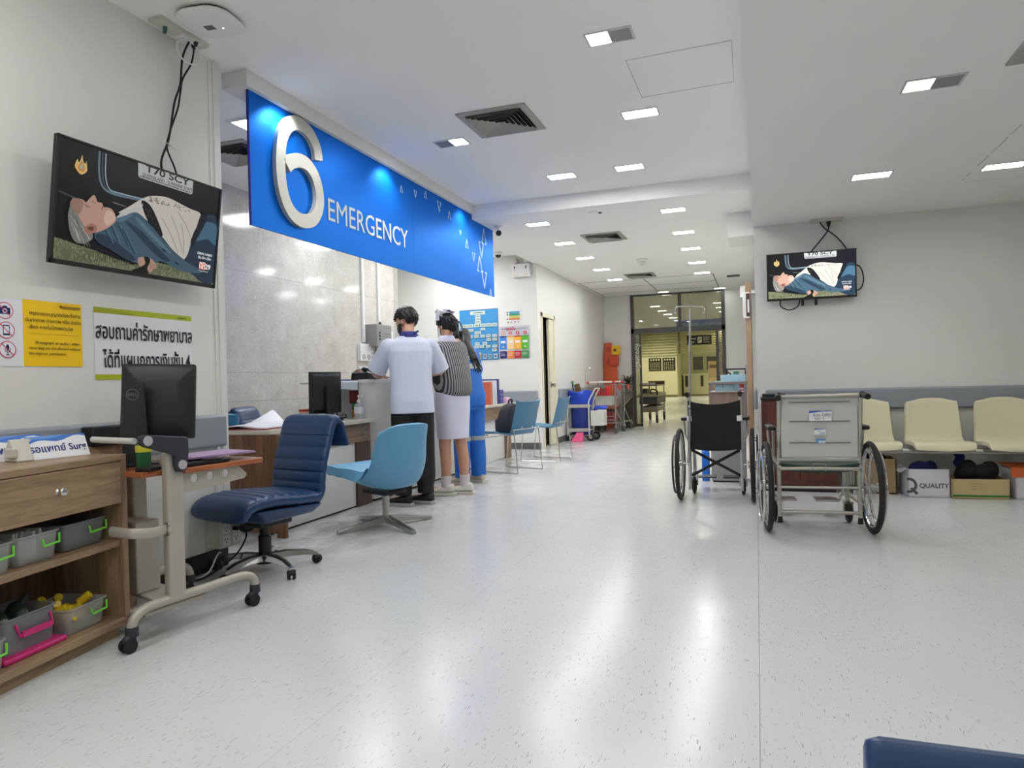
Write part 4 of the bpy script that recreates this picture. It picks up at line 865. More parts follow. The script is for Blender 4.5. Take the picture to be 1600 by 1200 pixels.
# ================================================================ RECEPTION: STONE WALL FITTINGS
for y, zb in ((7.765, 1.60), (8.155, 1.84)):
    tag(MB().bx(-4.72, -4.69, y - 0.022, y + 0.022, zb, 3.0).out('conduit', WHITE, bevel=0.003), 'white conduit on the stone wall above the ' + ('wall sockets' if y < 8 else 'grey alarm panel'), 'conduit', 'conduits on the stone wall')
t = thing('alarm_panel', 'grey wall alarm panel with black buttons under a white conduit', 'panel', (-4.72, 8.02, 1.55))
MB().bx(0.0, 0.17, -0.19, 0.19, 0, 0.28).out('housing', M('panel grey', S(148, 148, 144), 0.4, 0.2), t, bevel=0.004)
_m = MB()
for z in (0.09, 0.13, 0.17): _m.cyl((0.168, -0.12, z), (0.178, -0.12, z), 0.014, 0.013, 12)
_m.out('push_button', BLACK, t)
MB().bx(0.169, 0.171, -0.02, 0.15, 0.235, 0.24).bx(0.169, 0.171, -0.02, 0.15, 0.16, 0.164).bx(0.169, 0.171, -0.02, 0.15, 0.09, 0.094).out('printed_scale', M('panel print', S(70, 70, 70), 0.5), t, flat=True)
MB().tube(bez([(0.05, 0.05, 0.28), (0.07, 0.07, 0.32), (0.05, 0.12, 0.31), (0.04, 0.16, 0.29)], 6), 0.01, 8).out('cable_loop', DBLACK, t)
tag(MB().tube(bez([(-4.70, 8.05, 1.55), (-4.69, 8.06, 1.35), (-4.69, 8.02, 1.1)], 5), 0.006, 8).out('panel_cable', DBLACK), 'thin dark cable running down from the grey alarm panel', 'cable')
t = thing('wall_socket', 'white double wall socket beside the taped notices on the stone wall', 'socket', (-4.72, 7.76, 1.36))
MB().bx(0, 0.05, -0.13, 0.13, 0, 0.22).out('socket_box', WHITE, t, bevel=0.004)
_m = MB()
for y in (-0.06, 0.06):
    _m.torus((0.051, y, 0.05), (1, 0, 0), 0.028, 0.004, 20, 6).cyl((0.05, y, 0.05), (0.053, y, 0.05), 0.008, 0.008, 8)
_m.out('socket_hole', M('socket grey', S(90, 92, 96), 0.4), t)
t = thing('wall_socket', 'lower white socket box below the double socket on the stone wall', 'socket', (-4.72, 7.73, 1.14))
MB().bx(0, 0.045, -0.11, 0.11, 0, 0.15).out('socket_box', WHITE, t, bevel=0.004); MB().bx(0.045, 0.05, -0.08, 0.04, 0.115, 0.135).out('socket_slot', DARK, t, flat=True)
def notice(name, label, f, w, h, bands=(), lines=6, base=S(228, 230, 234), par=None):
    p = PIC(f); p.rect(-w / 2, w / 2, 0, h, base)
    for x0, x1, y0, y1, c in bands: p.rect((x0 - .5) * w, (x1 - .5) * w, y0 * h, y1 * h, c)
    for k in range(lines): p.rect(-w * 0.4, w * (0.4 - 0.3 * ((k * 37 % 10) / 10)), h * (0.86 - 0.7 * k / max(lines, 1)), h * (0.872 - 0.7 * k / max(lines, 1)), S(130, 132, 138), None, k == 0)
    o = p.out(name, PAPER); md = o.modifiers.new('thick', 'SOLIDIFY'); md.thickness = 0.001; md.offset = -1
    tag(o, label, 'notice'); return o
fM = lambda y, z: mat_from((-4.715, y, z), (0, 1, 0), (1, 0, 0))
notice('taped_notice', 'white taped notice with a yellow corner right of the wall sockets', fM(7.98, 1.10), 0.20, 0.42, ((0.72, 1, 0.62, 1, S(196, 170, 84)), (0.0, 0.4, 0.0, 0.05, S(206, 176, 70))))
notice('taped_notice', 'pale notice on the stone wall behind the shoulder of the man in white', fM(8.42, 1.52), 0.24, 0.26, (), 5)
# posters of the white back wall
fB = lambda x, z: mat_from((x, 10.236, z), (1, 0, 0), (0, -1, 0))
t = thing('organisation_chart', 'tall blue organisation chart poster with many small name cards', 'poster', (-4.12, 10.236, 1.40))
p = PIC(Matrix.Identity(4) @ mat_from((0, 0, 0), (1, 0, 0), (0, -1, 0)), 0.0004); W_, H_ = 0.655, 0.80
p.rect(-W_ / 2, W_ / 2, 0, H_, None, [S(78, 150, 204), S(70, 146, 204), S(66, 150, 208), S(58, 140, 200)]).rect(-W_ / 2, W_ / 2, H_ - 0.006, H_, S(52, 60, 120)).rect(W_ / 2 - 0.006, W_ / 2, 0, H_, S(52, 70, 130))
CARD = S(206, 218, 206); INKC = S(84, 92, 96)
def card(u, v, w, h, c=CARD):
    x, y = (u - 0.5) * W_, v * H_
    p.rect(x - w / 2, x + w / 2, y - h / 2, y + h / 2, c).rect(x - w * 0.34, x + w * 0.34, y - h * 0.1, y + h * 0.1, INKC)
card(0.48, 0.935, 0.25, 0.055); card(0.48, 0.865, 0.09, 0.035); card(0.48, 0.82, 0.09, 0.035); card(0.48, 0.755, 0.10, 0.055)
for u in (0.12, 0.29, 0.45, 0.61, 0.76, 0.91): card(u, 0.685, 0.09 if u > 0.2 else 0.12, 0.05)
for u in (0.61,): card(u, 0.61, 0.08, 0.035)
card(0.12, 0.60, 0.08, 0.035, S(226, 176, 180)); card(0.30, 0.595, 0.08, 0.035); card(0.48, 0.54, 0.11, 0.045)
for v, us in ((0.47, (0.28, 0.44, 0.6, 0.75, 0.91)), (0.40, (0.76, 0.91)), (0.325, (0.46, 0.66)), (0.265, (0.44, 0.58, 0.74, 0.91)), (0.19, (0.9,)), (0.12, (0.5,)), (0.04, (0.5,))):
    for u in us: card(u, v, 0.075, 0.042)
for i, c in enumerate((S(206, 190, 90), S(214, 190, 206), S(150, 196, 206), S(206, 214, 220))): p.rect(-0.02 + 0.09 * i, 0.04 + 0.09 * i, 0.02, 0.09, c).rect(-0.01 + 0.09 * i, 0.03 + 0.09 * i, 0.035, 0.075, S(120, 120, 124))
p.out('chart_sheet', PAPER, t)
t = thing('steps_poster', 'four column coloured poster with blue, peach, amber and green panels', 'poster', (-3.535, 10.236, 1.40))
p = PIC(mat_from((0, 0, 0), (1, 0, 0), (0, -1, 0)), 0.0004); W_, H_ = 0.51, 0.51
p.rect(-W_ / 2, W_ / 2, 0, H_, S(196, 194, 204))
for i, (a, b, c, d) in enumerate(((S(74, 134, 206), S(30, 46, 116), S(42, 40, 104), S(214, 150, 96)), (S(240, 206, 150), S(226, 160, 92), S(226, 132, 62), S(206, 70, 74)), (S(240, 180, 56), S(190, 50, 40), S(180, 42, 44), S(196, 50, 60)), (S(90, 180, 56), S(70, 150, 60), S(62, 140, 72), S(206, 76, 70)))):
    x0 = -0.24 + 0.121 * i; x1 = x0 + 0.115
    p.rect(x0, x1, 0.15, 0.34, a).rect(x0, x1, 0.34, 0.36, b).rect(x0, x1, 0.012, 0.125, c).disc((x0 + x1) / 2, 0.405, 0.027, d, 20).rect((x0 + x1) / 2 - 0.005, (x0 + x1) / 2 + 0.005, 0.39, 0.42, S(240, 230, 226)).rect(x0 + 0.02, x1 - 0.02, 0.25, 0.285, S(228, 232, 236)).disc((x0 + x1) / 2, 0.19, 0.014, S(226, 206, 190), 14)
    for k in range(3): p.rect(x0 + 0.012, x1 - 0.03, 0.095 - 0.02 * k, 0.1 - 0.02 * k, S(214, 214, 220))
p.rect(-0.2, -0.13, 0.465, 0.472, S(90, 90, 110)).rect(0.03, 0.22, 0.465, 0.472, S(90, 90, 110))
sh = p.out('sheet', PAPER, t); text('จุดเน้น', mat_from((-0.05, -0.006, 0.468), (1, 0, 0), (0, -1, 0)), 0.06, M('red print', S(196, 50, 80), 0.5), sh, bold=0.002)
t = thing('band_poster', 'small poster of blue, green, yellow and orange bands above the four column poster', 'poster', (-3.535, 10.236, 1.95))
p = PIC(mat_from((0, 0, 0), (1, 0, 0), (0, -1, 0)), 0.0004)
p.rect(-0.14, 0.12, 0, 0.20, S(226, 226, 226))
for i, c in enumerate((S(80, 160, 200), S(74, 150, 116), S(196, 196, 96), S(214, 136, 90))): p.rect(-0.07, 0.1, 0.155 - 0.034 * i, 0.188 - 0.034 * i, c).rect(-0.115, -0.085, 0.163 - 0.034 * i, 0.18 - 0.034 * i, (S(52, 60, 90), S(60, 110, 90), S(226, 226, 220), S(150, 60, 50))[i])
for i in range(4): p.rect(-0.1 + 0.055 * i, -0.08 + 0.055 * i, 0.015, 0.03, (S(60, 60, 60), S(190, 60, 60))[i % 2])
p.out('sheet', PAPER, t)
t = thing('emergency_light', 'white twin head emergency light high on the white back wall', 'emergency light', (-3.37, 10.24, 2.65))
MB().bx(-0.14, 0.13, -0.09, 0, 0, 0.20).out('housing', WHITE, t, bevel=0.006)
for x in (-0.09, 0.08): MB().lathe([(0.02, 0.05), (0.045, 0.02), (0.052, -0.015), (0.045, -0.02)], (x, -0.06, 0.245), 18, (0.1, -1, -0.3)).cyl((x, -0.04, 0.2), (x, -0.04, 0.245), 0.012).out('lamp_head', OFFW, t)
MB().bx(-0.11, -0.09, -0.092, -0.09, 0.13, 0.16).bx(-0.11, -0.1, -0.092, -0.09, 0.10, 0.115).bx(0.075, 0.09, -0.092, -0.09, 0.12, 0.165).out('indicator', BLACK, t, flat=True)
MB().bx(-0.12, -0.06, -0.092, -0.09, 0.02, 0.03).bx(0.05, 0.11, -0.092, -0.09, 0.03, 0.04).out('label_strip', M('yellow strip', S(214, 196, 90), 0.5), t, flat=True)
MB().tube(bez([(0.10, -0.03, 0.25), (0.14, -0.03, 0.31), (0.16, -0.02, 0.33)], 4), 0.006, 6).tube(bez([(0.12, -0.02, 0.22), (0.17, -0.02, 0.20), (0.165, -0.01, 0.05)], 4), 0.005, 6).out('cable', OFFW, t)
# ================================================================ RECEPTION DESK AND COUNTER
BWOOD = wood('brown desk laminate', S(92, 62, 42), S(140, 102, 72), 2, 0.9, 0.4, 0.4); BWOODX = wood('brown desk apron', S(104, 80, 60), S(156, 128, 100), 1, 0.9, 0.4, 0.5)
LTOP = M('pale desk top', S(206, 200, 186), 0.3, var=0.03); WPAN = M('white desk panel', S(222, 222, 220), 0.35, var=0.015)
ds = thing('reception_desk', 'long reception desk with a brown end panel and pale top', 'desk', (-3.28, 4.05, 0))
MB().prism([(-0.62, 0.03), (0.07, 0.03), (0.07, 0.115), (0.09, 0.115), (0.09, 0.0), (0.165, 0.0), (0.165, 0.722), (-0.62, 0.722)], 0.0, 0.028, mat_from((0, 0.03, 0), (1, 0, 0), (0, -1, 0))).out('end_panel', BWOOD, ds, bevel=0.002)
MB().bx(-0.64, 0.05, 0.0, 1.445, 0.722, 0.752).out('desk_top', LTOP, ds, bevel=0.003)
MB().bx(-0.02, 0.0, 0.55, 1.43, 0.56, 0.722).out('apron', BWOODX, ds, bevel=0.002)
MB().bx(-0.04, -0.02, 0.034, 1.43, 0.012, 0.722).out('modesty_panel', WPAN, ds, flat=True)
MB().bx(-0.018, 0.0, 1.20, 1.43, 0.0, 0.56).out('dark_support', wood('dark brown support', S(54, 38, 30), S(84, 62, 50), 2), ds, flat=True)
MB().bx(-0.045, -0.018, 0.034, 1.43, 0, 0.012).out('kick_gap', DARK, ds, flat=True)
tag(MB().bx(-3.60, -3.37, 3.55, 3.60, 0.0, 0.735).out('wooden_plank', OAKV, bevel=0.002), 'upright pale wood board between the wall end and the reception desk', 'board')
cn = thing('reception_counter', 'tall white reception counter with a rounded corner where the people stand', 'counter', (-3.28, 5.5, 0))
def cpoly(o=0.0):
    r = 0.11; q = [(-0.12, 0.0 - o)]
    for i in range(9):
        a = R_(-90 + 90 * i / 8); q.append((-r + (r + o) * math.cos(a), r + (r + o) * math.sin(a)))
    return q + [(0 + o, 2.45), (-0.30, 2.45), (-0.30, 0.42), (-0.12, 0.42)]
CGREY = M('counter laminate', S(206, 204, 198), 0.4, var=0.02)
MB().prism(cpoly(), 0.556, 1.075).out('upper_body', CGREY, cn, ang=30)
MB().prism(cpoly(), 0.02, 0.552).out('lower_body', CGREY, cn, ang=30)
MB().prism(cpoly(0.006), 1.075, 1.105).out('counter_top', WPAN, cn, ang=30)
MB().bx(-0.11, -0.02, 0.06, 2.43, 0, 0.02).out('plinth', DARK, cn, flat=True)
MB().bx(-0.75, -0.125, 0.0, 0.42, 1.075, 1.09).out('shelf_top', CGREY, cn, flat=True)
MB().bx(-0.75, -0.125, 0.30, 0.32, 0.0, 1.075).out('side_shelf', CGREY, cn, flat=True)
MB().bx(-0.75, -0.30, 0.32, 2.44, 0.70, 0.73).out('inner_worktop', LTOP, cn, flat=True)
# far low desk
d2 = thing('side_desk', 'low white fronted desk beyond the people with a wooden apron and leg', 'desk', (-3.28, 7.97, 0))
MB().bx(-0.6, 0.05, 0.0, 1.48, 0.72, 0.75).out('desk_top', LTOP, d2, bevel=0.003)
MB().bx(0.0, 0.03, 0.0, 1.47, 0.56, 0.72).out('apron', BWOODX, d2, bevel=0.002)
MB().bx(-0.12, 0.03, 1.06, 1.20, 0, 0.56).out('desk_leg', BWOODX, d2, bevel=0.002)
MB().bx(-0.05, -0.02, 0.0, 1.06, 0.01, 0.56).out('modesty_panel', WPAN, d2, flat=True)
# things on the desk
def mon(loc, rz, label):
    t = thing('desktop_monitor', label, 'monitor', loc, rz)
    MB().rings([[Vector((p[0], p[1], z)) for p in rrect(0.20 + k, 0.16 + k, 0.02, 4)] for z, k in ((0, 0), (0.010, 0), (0.014, -0.01))]).out('base', BLACK, t)
    MB().rings([[Vector((p[0], p[1] + 0.0, z)) for p in rrect(0.075, 0.04, 0.01, 3)] for z in (0.012, 0.30)]).out('stand', BLACK, t)
    fp = mat_from((0, 0.035, 0.245), (1, 0, 0), (0, 1, 0.02))
    MB().prism(rrect(0.36, 0.36, 0.008, 3), 0, 0.02, fp).rings([[fp @ Vector((p[0], p[1], z)) for p in rrect(0.34 * k, 0.34 * k, 0.01, 3)] for z, k in ((0.001, 1), (-0.02, 0.85))]).out('screen_back', BLACK, t, bevel=0.002)
    MB().prism(rrect(0.16, 0.008, 0.002, 2, 0, 0.155), -0.0075, -0.006, fp).out('vent_slot', DARK, t, flat=True)
    MB().prism(rrect(0.34, 0.34, 0.004, 2), 0.0205, 0.0215, fp).out('screen', M('dark screen', S(8, 9, 11), 0.12), t)
    MB().tube(bez([(0.02, 0.0, 0.2), (0.07, -0.03, 0.22), (0.09, -0.02, 0.16), (0.05, -0.04, 0.05), (0.10, -0.05, 0.012)], 6), 0.005, 6).tube(bez([(-0.03, 0.0, 0.05), (-0.10, -0.05, 0.04), (-0.05, -0.08, 0.012), (0.06, -0.07, 0.014)], 6), 0.006, 6).tube(bez([(0.0, -0.08, 0.02), (0.12, -0.06, 0.05), (0.17, -0.02, 0.02), (0.10, 0.05, 0.012)], 6), 0.006, 6).out('cables', DBLACK, t)
    return t
mon((-3.51, 5.20, 0.752), 78, 'black monitor seen from behind on the reception desk')
t = thing('barcode_scanner', 'small white handheld scanner on a stand right of the reception monitor', 'scanner', (-3.565, 5.40, 0.752))
MB().cyl((0, 0, 0), (0, 0, 0.012), 0.045, 0.04).cyl((0, 0, 0.01), (0, 0, 0.27), 0.008).out('stand', M('grey metal', S(120, 120, 122), 0.4, 0.5), t)
MB().tube([(-0.03, 0.0, 0.26), (0.03, 0.01, 0.31)], 0.018, 10).out('scanner_head', WHITE, t)
t = thing('sanitizer_bottle', 'clear pump bottle of hand gel on the reception desk', 'bottle', (-3.36, 5.43, 0.752))
def bt(r, z): return [Vector((p[0], p[1], z)) for p in rrect(2 * r, 1.5 * r, 0.35 * r, 4)]
MB().rings([bt(0.034, 0), bt(0.036, 0.006), bt(0.036, 0.115), bt(0.03, 0.13), bt(0.014, 0.142), bt(0.014, 0.15)]).out('bottle', M('clear gel', S(206, 214, 218), 0.12, alpha=0.5), t)
MB().rings([bt(0.0366, 0.05), bt(0.0366, 0.11)], False).out('label_band', M('white label', S(226, 228, 230), 0.4), t)
MB().lathe([(0.016, 0.145), (0.017, 0.165), (0.012, 0.17), (0.005, 0.172), (0.005, 0.20), (0.012, 0.202), (0.012, 0.21), (0.003, 0.212)], n=14).bx(-0.008, 0.04, -0.007, 0.007, 0.201, 0.21).out('pump', WHITE, t)
t = thing('telephone', 'black desk telephone on top of the white counter', 'telephone', (-3.475, 5.78, 1.106), 0)
MB().prism([(-0.14, 0), (0.13, 0), (0.13, 0.022), (-0.11, 0.068), (-0.14, 0.062)], -0.085, 0.085, mat_from((0, 0, 0), (0, 1, 0), (1, 0, 0))).out('phone_body', BLACK, t, bevel=0.008)
MB().tube(bez([(0.045, -0.125, 0.085), (0.045, -0.10, 0.098), (0.045, 0.0, 0.080), (0.045, 0.085, 0.054), (0.045, 0.11, 0.034)], 5), [0.024] * 4 + [0.016] * 13 + [0.024] * 4, 12).out('handset', BLACK, t)
MB().tube(bez([(0.05, 0.13, 0.015), (0.12, 0.17, 0.012), (0.205, 0.19, 0.004), (0.218, 0.19, -0.03), (0.214, 0.19, -0.12)], 6), [0.010] * 14 + [0.016] * 11, 8).out('coiled_cord', DBLACK, t)
MB().prism([(-0.07, -0.05), (0.07, -0.05), (0.07, 0.01), (-0.07, 0.01)], 0, 0.003, mat_from((-0.02, 0.02, 0.047), (0, 1, -0.22), (0, 0.22, 1))).out('keypad', M('grey keys', S(90, 92, 96), 0.4), t, flat=True)
tag(MB().box((-3.36, 6.02, 1.109), (0.20, 0.30, 0.005), rz=0.15).box((-3.37, 6.05, 1.114), (0.21, 0.29, 0.004), rz=-0.05).out('paper_sheets', M('white paper', S(236, 236, 240), 0.5)), 'white sheets on the counter in front of the man in white', 'papers')
t = thing('draped_sheets', 'white sheets hanging over the shelf beside the reception monitor', 'papers', (-3.47, 5.50, 1.091))
MB().grid(lambda u, v: (-0.20 + 0.28 * u, 0.16 - 0.19 * min(v * 1.6, 1), 0.004 if v < 0.6 else 0.004 - (v - 0.6) * (0.16 + 0.05 * u)), 8, 12, 0.003).out('sheet', M('blueish paper', S(214, 222, 228), 0.5), t)
MB().box((-0.18, 0.08, 0.012), (0.16, 0.18, 0.012)).out('blue_folder', M('blue folder', S(34, 52, 160), 0.4), t)
for nm, lab, c, x, z, w_, h_ in (('red_folder', 'dark red patterned file in the shelf at the counter end', S(124, 36, 44), -3.505, 0.945, 0.14, 0.12), ('green_folder', 'green file in the shelf at the counter end', S(58, 120, 44), -3.525, 0.865, 0.055, 0.075), ('orange_folder', 'black and orange file at the bottom of the counter end shelf', S(190, 130, 50), -3.52, 0.79, 0.07, 0.07), ('navy_folder', 'navy file behind the pump bottle in the counter end shelf', S(46, 56, 84), -3.445, 0.83, 0.07, 0.15)):
    tag(MB().bx(x - w_ / 2, x + w_ / 2, 5.62, 5.78, z - h_ / 2, z + h_ / 2).out(nm, M(nm + ' cover', c, 0.5, var=0.45, scale=30), bevel=0.004), lab, 'file')
t = thing('open_book', 'open white record book in a red folder on the reception desk', 'book', (-3.62, 4.40, 0.753), 6)
MB().grid(lambda u, v: (-0.20 + 0.46 * u, -0.30 + 0.62 * v, 0.012 + 0.02 * math.sin(math.pi * u) ** 2 + (0.10 * max(0, 1 - abs(u - 0.30) / 0.2) * max(0, (v - 0.45) / 0.55) if v > 0.45 else 0)), 24, 16, 0.010).out('pages', M('white pages', S(234, 234, 240), 0.5), t)
MB().bx(-0.24, 0.29, -0.34, 0.36, 0, 0.006).out('red_cover', M('red cover', S(150, 60, 54), 0.5), t)
tag(MB().box((-3.45, 4.93, 0.757), (0.16, 0.25, 0.01), rz=0.3).box((-3.46, 4.92, 0.764), (0.14, 0.2, 0.006), rz=0.15).out('clipboard', BLACK), 'black clipboard with papers left of the reception monitor', 'clipboard')
tag(MB().box((-3.46, 4.94, 0.769), (0.10, 0.16, 0.003), rz=0.3).out('note_paper', MATS['white paper']), 'white note lying on the black clipboard', 'paper')
t = thing('noodle_cup', 'red and cream paper cup behind the reception monitor', 'cup', (-3.80, 5.25, 0.752))
MB().lathe([(0.036, 0), (0.05, 0.10), (0.053, 0.103), (0.048, 0.103), (0.034, 0.006)]).out('cup', M('cream cup', S(226, 196, 166), 0.4), t)
MB().lathe([(0.0415, 0.05), (0.0505, 0.098), (0.0505, 0.0985), (0.0415, 0.0505)], n=24).out('red_band', M('red band', S(196, 72, 40), 0.4), t)
# far desk things
for i, (y, c, h_, lab) in enumerate(((8.62, S(196, 96, 70), 0.30, 'orange'), (8.72, S(214, 214, 220), 0.32, 'white'), (8.81, S(226, 226, 230), 0.32, 'second white'), (8.90, S(36, 44, 120), 0.34, 'navy blue'))):
    tag(MB().bx(-3.60, -3.32, y - 0.035, y + 0.035, 0.751, 0.751 + h_).out('binder', M('binder ' + lab, c, 0.4), bevel=0.004), lab + ' ring binder in the row on the far low desk', 'binder', 'binders on the far desk')
for k in range(3): tag(MB().bx(-3.42, -3.32, 8.97, 9.10, 0.751 + 0.065 * k, 0.811 + 0.065 * k).out('small_box', M('violet blue box', S(84, 92, 160), 0.5, var=0.3, scale=40), bevel=0.003), ('lowest', 'middle', 'topmost')[k] + ' small violet box of the stack beside the binders', 'box', 'violet boxes on the far desk')
tag(MB().bx(-3.44, -3.30, 9.17, 9.33, 0.751, 0.83).out('tissue_box', M('pink box', S(226, 180, 206), 0.5), bevel=0.006), 'pink tissue box at the end of the far low desk', 'box')
tag(MB().tube([(-3.5, 8.99, 0.76), (-3.5, 8.98, 1.03)], 0.012, 8).sph((-3.5, 8.98, 1.04), 0.02, 10).out('wooden_stamp', M('stamp wood', S(150, 110, 60), 0.5)), 'little wooden stamp handle behind the navy binder', 'stamp')
# ================================================================ CHAIRS
NAVYL = M('navy leather', S(28, 60, 102), 0.34, var=0.08, scale=14, bump=0.05, bscale=160); CYANF = M('light blue vinyl', S(98, 160, 196), 0.42, var=0.03, scale=10)
def slab(path, wfun, tfun, n=10):
    """upholstered slab swept along a side profile path of (y,z); width along x"""
    P = [Vector((0, p[0], p[1])) for p in path]; out = []; k = len(P)
    for i in range(k):
        t = (P[min(i + 1, k - 1)] - P[max(i - 1, 0)]).normalized(); nr = Vector((0, -t.z, t.y)); s = i / (k - 1); W_, T_ = wfun(s) / 2, tfun(s) / 2; ring = []
        for j in range(4 * n):
            a = 2 * math.pi * j / (4 * n); ca, sa = math.cos(a), math.sin(a)
            ring.append(P[i] + Vector((1, 0, 0)) * (W_ * math.copysign(abs(ca) ** 0.35, ca)) + nr * (T_ * math.copysign(abs(sa) ** 0.8, sa)))
        out.append(ring)
    return MB().rings(out)
def office_chair(loc, rz, label, base_rot=0):
    t = thing('office_chair', label, 'chair', loc, rz, 'navy office chairs')
    sp = [(p[1], p[2]) for p in bez([(0, 0.275, 0.345), (0, 0.285, 0.375), (0, 0.24, 0.415), (0, 0.10, 0.428), (0, -0.08, 0.415), (0, -0.215, 0.405)], 26)]
    rib = lambda s, a, b, n: 1.0 + (0.34 * (abs(math.sin(math.pi * n * (s - a) / (b - a))) ** 0.35 - 1) if a <= s <= b else 0)
    slab(sp, lambda s: 0.48 - 0.05 * max(0, 1 - s / 0.2) ** 2, lambda s: (0.05 + 0.035 * min(1, s * 4)) * rib(s, 0.45, 1.0, 7)).out('seat', NAVYL, t)
    bp = [(p[1], p[2]) for p in bez([(0, -0.205, 0.385), (0, -0.245, 0.43), (0, -0.255, 0.52), (0, -0.275, 0.62), (0, -0.315, 0.74), (0, -0.345, 0.825), (0, -0.375, 0.848), (0, -0.41, 0.825), (0, -0.435, 0.755), (0, -0.455, 0.69)], 20)]
    slab(bp, lambda s: 0.46, lambda s: (0.068 if s < 0.7 else 0.038) * rib(s, 0.04, 0.46, 6)).out('backrest', NAVYL, t)
    MB().rings([[Vector((x * k, y, z)) for x, y, z in ((0.23, 0.21, 0.385), (0.23, -0.25, 0.37), (-0.23, -0.25, 0.37), (-0.23, 0.21, 0.385))] if i == 0 else [Vector((x, y, z)) for x, y, z in ((0.17, 0.14, 0.30), (0.19, -0.20, 0.315), (-0.19, -0.20, 0.315), (-0.17, 0.14, 0.30))] for i, k in ((0, 1), (1, 1))]).out('seat_pan', NAVYL, t, bevel=0.02, seg=3)
    MB().bx(-0.10, 0.10, -0.12, 0.10, 0.265, 0.305).sph((0.09, 0.05, 0.255), (0.05, 0.05, 0.035), 12).out('tilt_mechanism', BLACK, t, bevel=0.01)
    MB().lathe([(0.036, 0.085), (0.036, 0.20), (0.028, 0.21), (0.028, 0.28)], n=18).lathe([(0.05, 0.045), (0.052, 0.09), (0.04, 0.095)], n=18).out('gas_column', BLACK, t)
    for k in range(5):
        a = R_(base_rot + 72 * k); d = Vector((math.cos(a), math.sin(a), 0)); n = Vector((-d.y, d.x, 0))
        def sec(r, z, w_, h_): return [d * r + n * w_ + Vector((0, 0, z)), d * r + n * w_ * 0.7 + Vector((0, 0, z + h_)), d * r - n * w_ * 0.7 + Vector((0, 0, z + h_)), d * r - n * w_ + Vector((0, 0, z))]
        rr_ = [(0.03, 0.062, 0.028, 0.034), (0.12, 0.068, 0.025, 0.032), (0.22, 0.064, 0.02, 0.026), (0.275, 0.053, 0.017, 0.02), (0.298, 0.05, 0.014, 0.014)]
        ar = MB().rings([sec(*q) for q in rr_]).out('base_arm', CHROME, t, ang=25)
        MB().rings([[v + Vector((0, 0, 0.003)) for v in (lambda q: [q[1] * 1.0, q[1] * 0.5 + q[2] * 0.5 + Vector((0, 0, 0.003)), q[2]])(sec(r, z, w_, h_))] for r, z, w_, h_ in rr_[:4]]).out('arm_cover', BLACK, ar)
        c = MB().cyl(d * 0.285 + Vector((0, 0, 0.04)), d * 0.285 + Vector((0, 0, 0.055)), 0.012).sph(d * 0.29 + Vector((0, 0, 0.036)), (0.026, 0.026, 0.018), 12).out('caster', BLACK, t)
        m_ = Vector((math.cos(a + 1.0), math.sin(a + 1.0), 0))
        for s in (-1, 1): MB().cyl(d * 0.295 + m_ * (s * 0.006) + Vector((0, 0, 0.026)), d * 0.295 + m_ * (s * 0.022) + Vector((0, 0, 0.026)), 0.026, 0.024, 20).out('wheel', DBLACK, c, bevel=0.003)
    return t
office_chair((-2.70, 3.32, 0), 166, 'navy leather office chair standing between the computer cart and the reception desk', -24 - 166)
oc = office_chair((-4.17, 5.42, 0), -75, 'navy office chair behind the reception desk against the stone wall', 20)
def shell_chair(loc, rz, label, brot=0, base=True, col=CYANF):
    t = thing('swivel_shell_chair', label, 'chair', loc, rz)
    yz = bez([(0, 0.40, 0.375), (0, 0.34, 0.405), (0, 0.12, 0.360), (0, -0.09, 0.298), (0, -0.22, 0.318), (0, -0.29, 0.44), (0, -0.32, 0.60), (0, -0.35, 0.765)], 5); K = len(yz) - 1
    def f(u, v):
        i = min(int(v * K), K - 1); q = yz[i].lerp(yz[i + 1], v * K - i); a = 2 * u - 1; s = abs(a)
        w_ = 0.245 + 0.035 * math.sin(math.pi * min(1, v * 1.1)) - 0.05 * max(0, 0.12 - v) / 0.12 - 0.012 * max(0, v - 0.82) / 0.18
        bk = min(1, max(0, (v - 0.25) / 0.35)); y = q.y + 0.15 * bk * s ** 2.6 * (1 - 0.35 * max(0, v - 0.7)); z = q.z + 0.10 * s ** 3 * max(0, 1 - abs(v - 0.5) / 0.28) - 0.02 * s ** 4 * (v > 0.9)
        if v > 0.9: z -= 0.05 * (v - 0.9) / 0.1 * s ** 6
        return (a * w_, y, z)
    MB().grid(f, 26, 40, lambda u, v: 0.045 + 0.045 * (1 - abs(2 * v - 1))).out('shell', col, t, bevel=0.012, seg=3, ang=60)
    if base:
        MB().bx(-0.10, 0.10, -0.12, 0.14, 0.250, 0.276).out('mounting_plate', BLACK, t, bevel=0.004)
        MB().lathe([(0.024, 0.05), (0.024, 0.16), (0.027, 0.16), (0.027, 0.255)], n=18).out('column', STEEL, t)
        for k in range(4):
            a = R_(brot + 90 * k); d = Vector((math.cos(a), math.sin(a), 0)); n = Vector((-d.y, d.x, 0))
            MB().rings([[d * r + n * w_ + Vector((0, 0, z0)), d * r + n * w_ + Vector((0, 0, z1)), d * r - n * w_ + Vector((0, 0, z1)), d * r - n * w_ + Vector((0, 0, z0))] for r, w_, z0, z1 in ((0.0, 0.026, 0.04, 0.085), (0.39, 0.017, 0.004, 0.026))]).out('base_leg', STEEL, t, bevel=0.003)
    return t
shell_chair((-2.62, 4.57, 0), 70, 'light blue swivel shell chair with a four leg steel base in front of the desk', -31 - 70)
shell_chair((-4.38, 4.63, 0), 80, 'teal shell chair back half hidden behind the wall end', 10, col=M('teal vinyl', S(52, 126, 166), 0.42)).scale = (0.95, 0.95, 1.1)
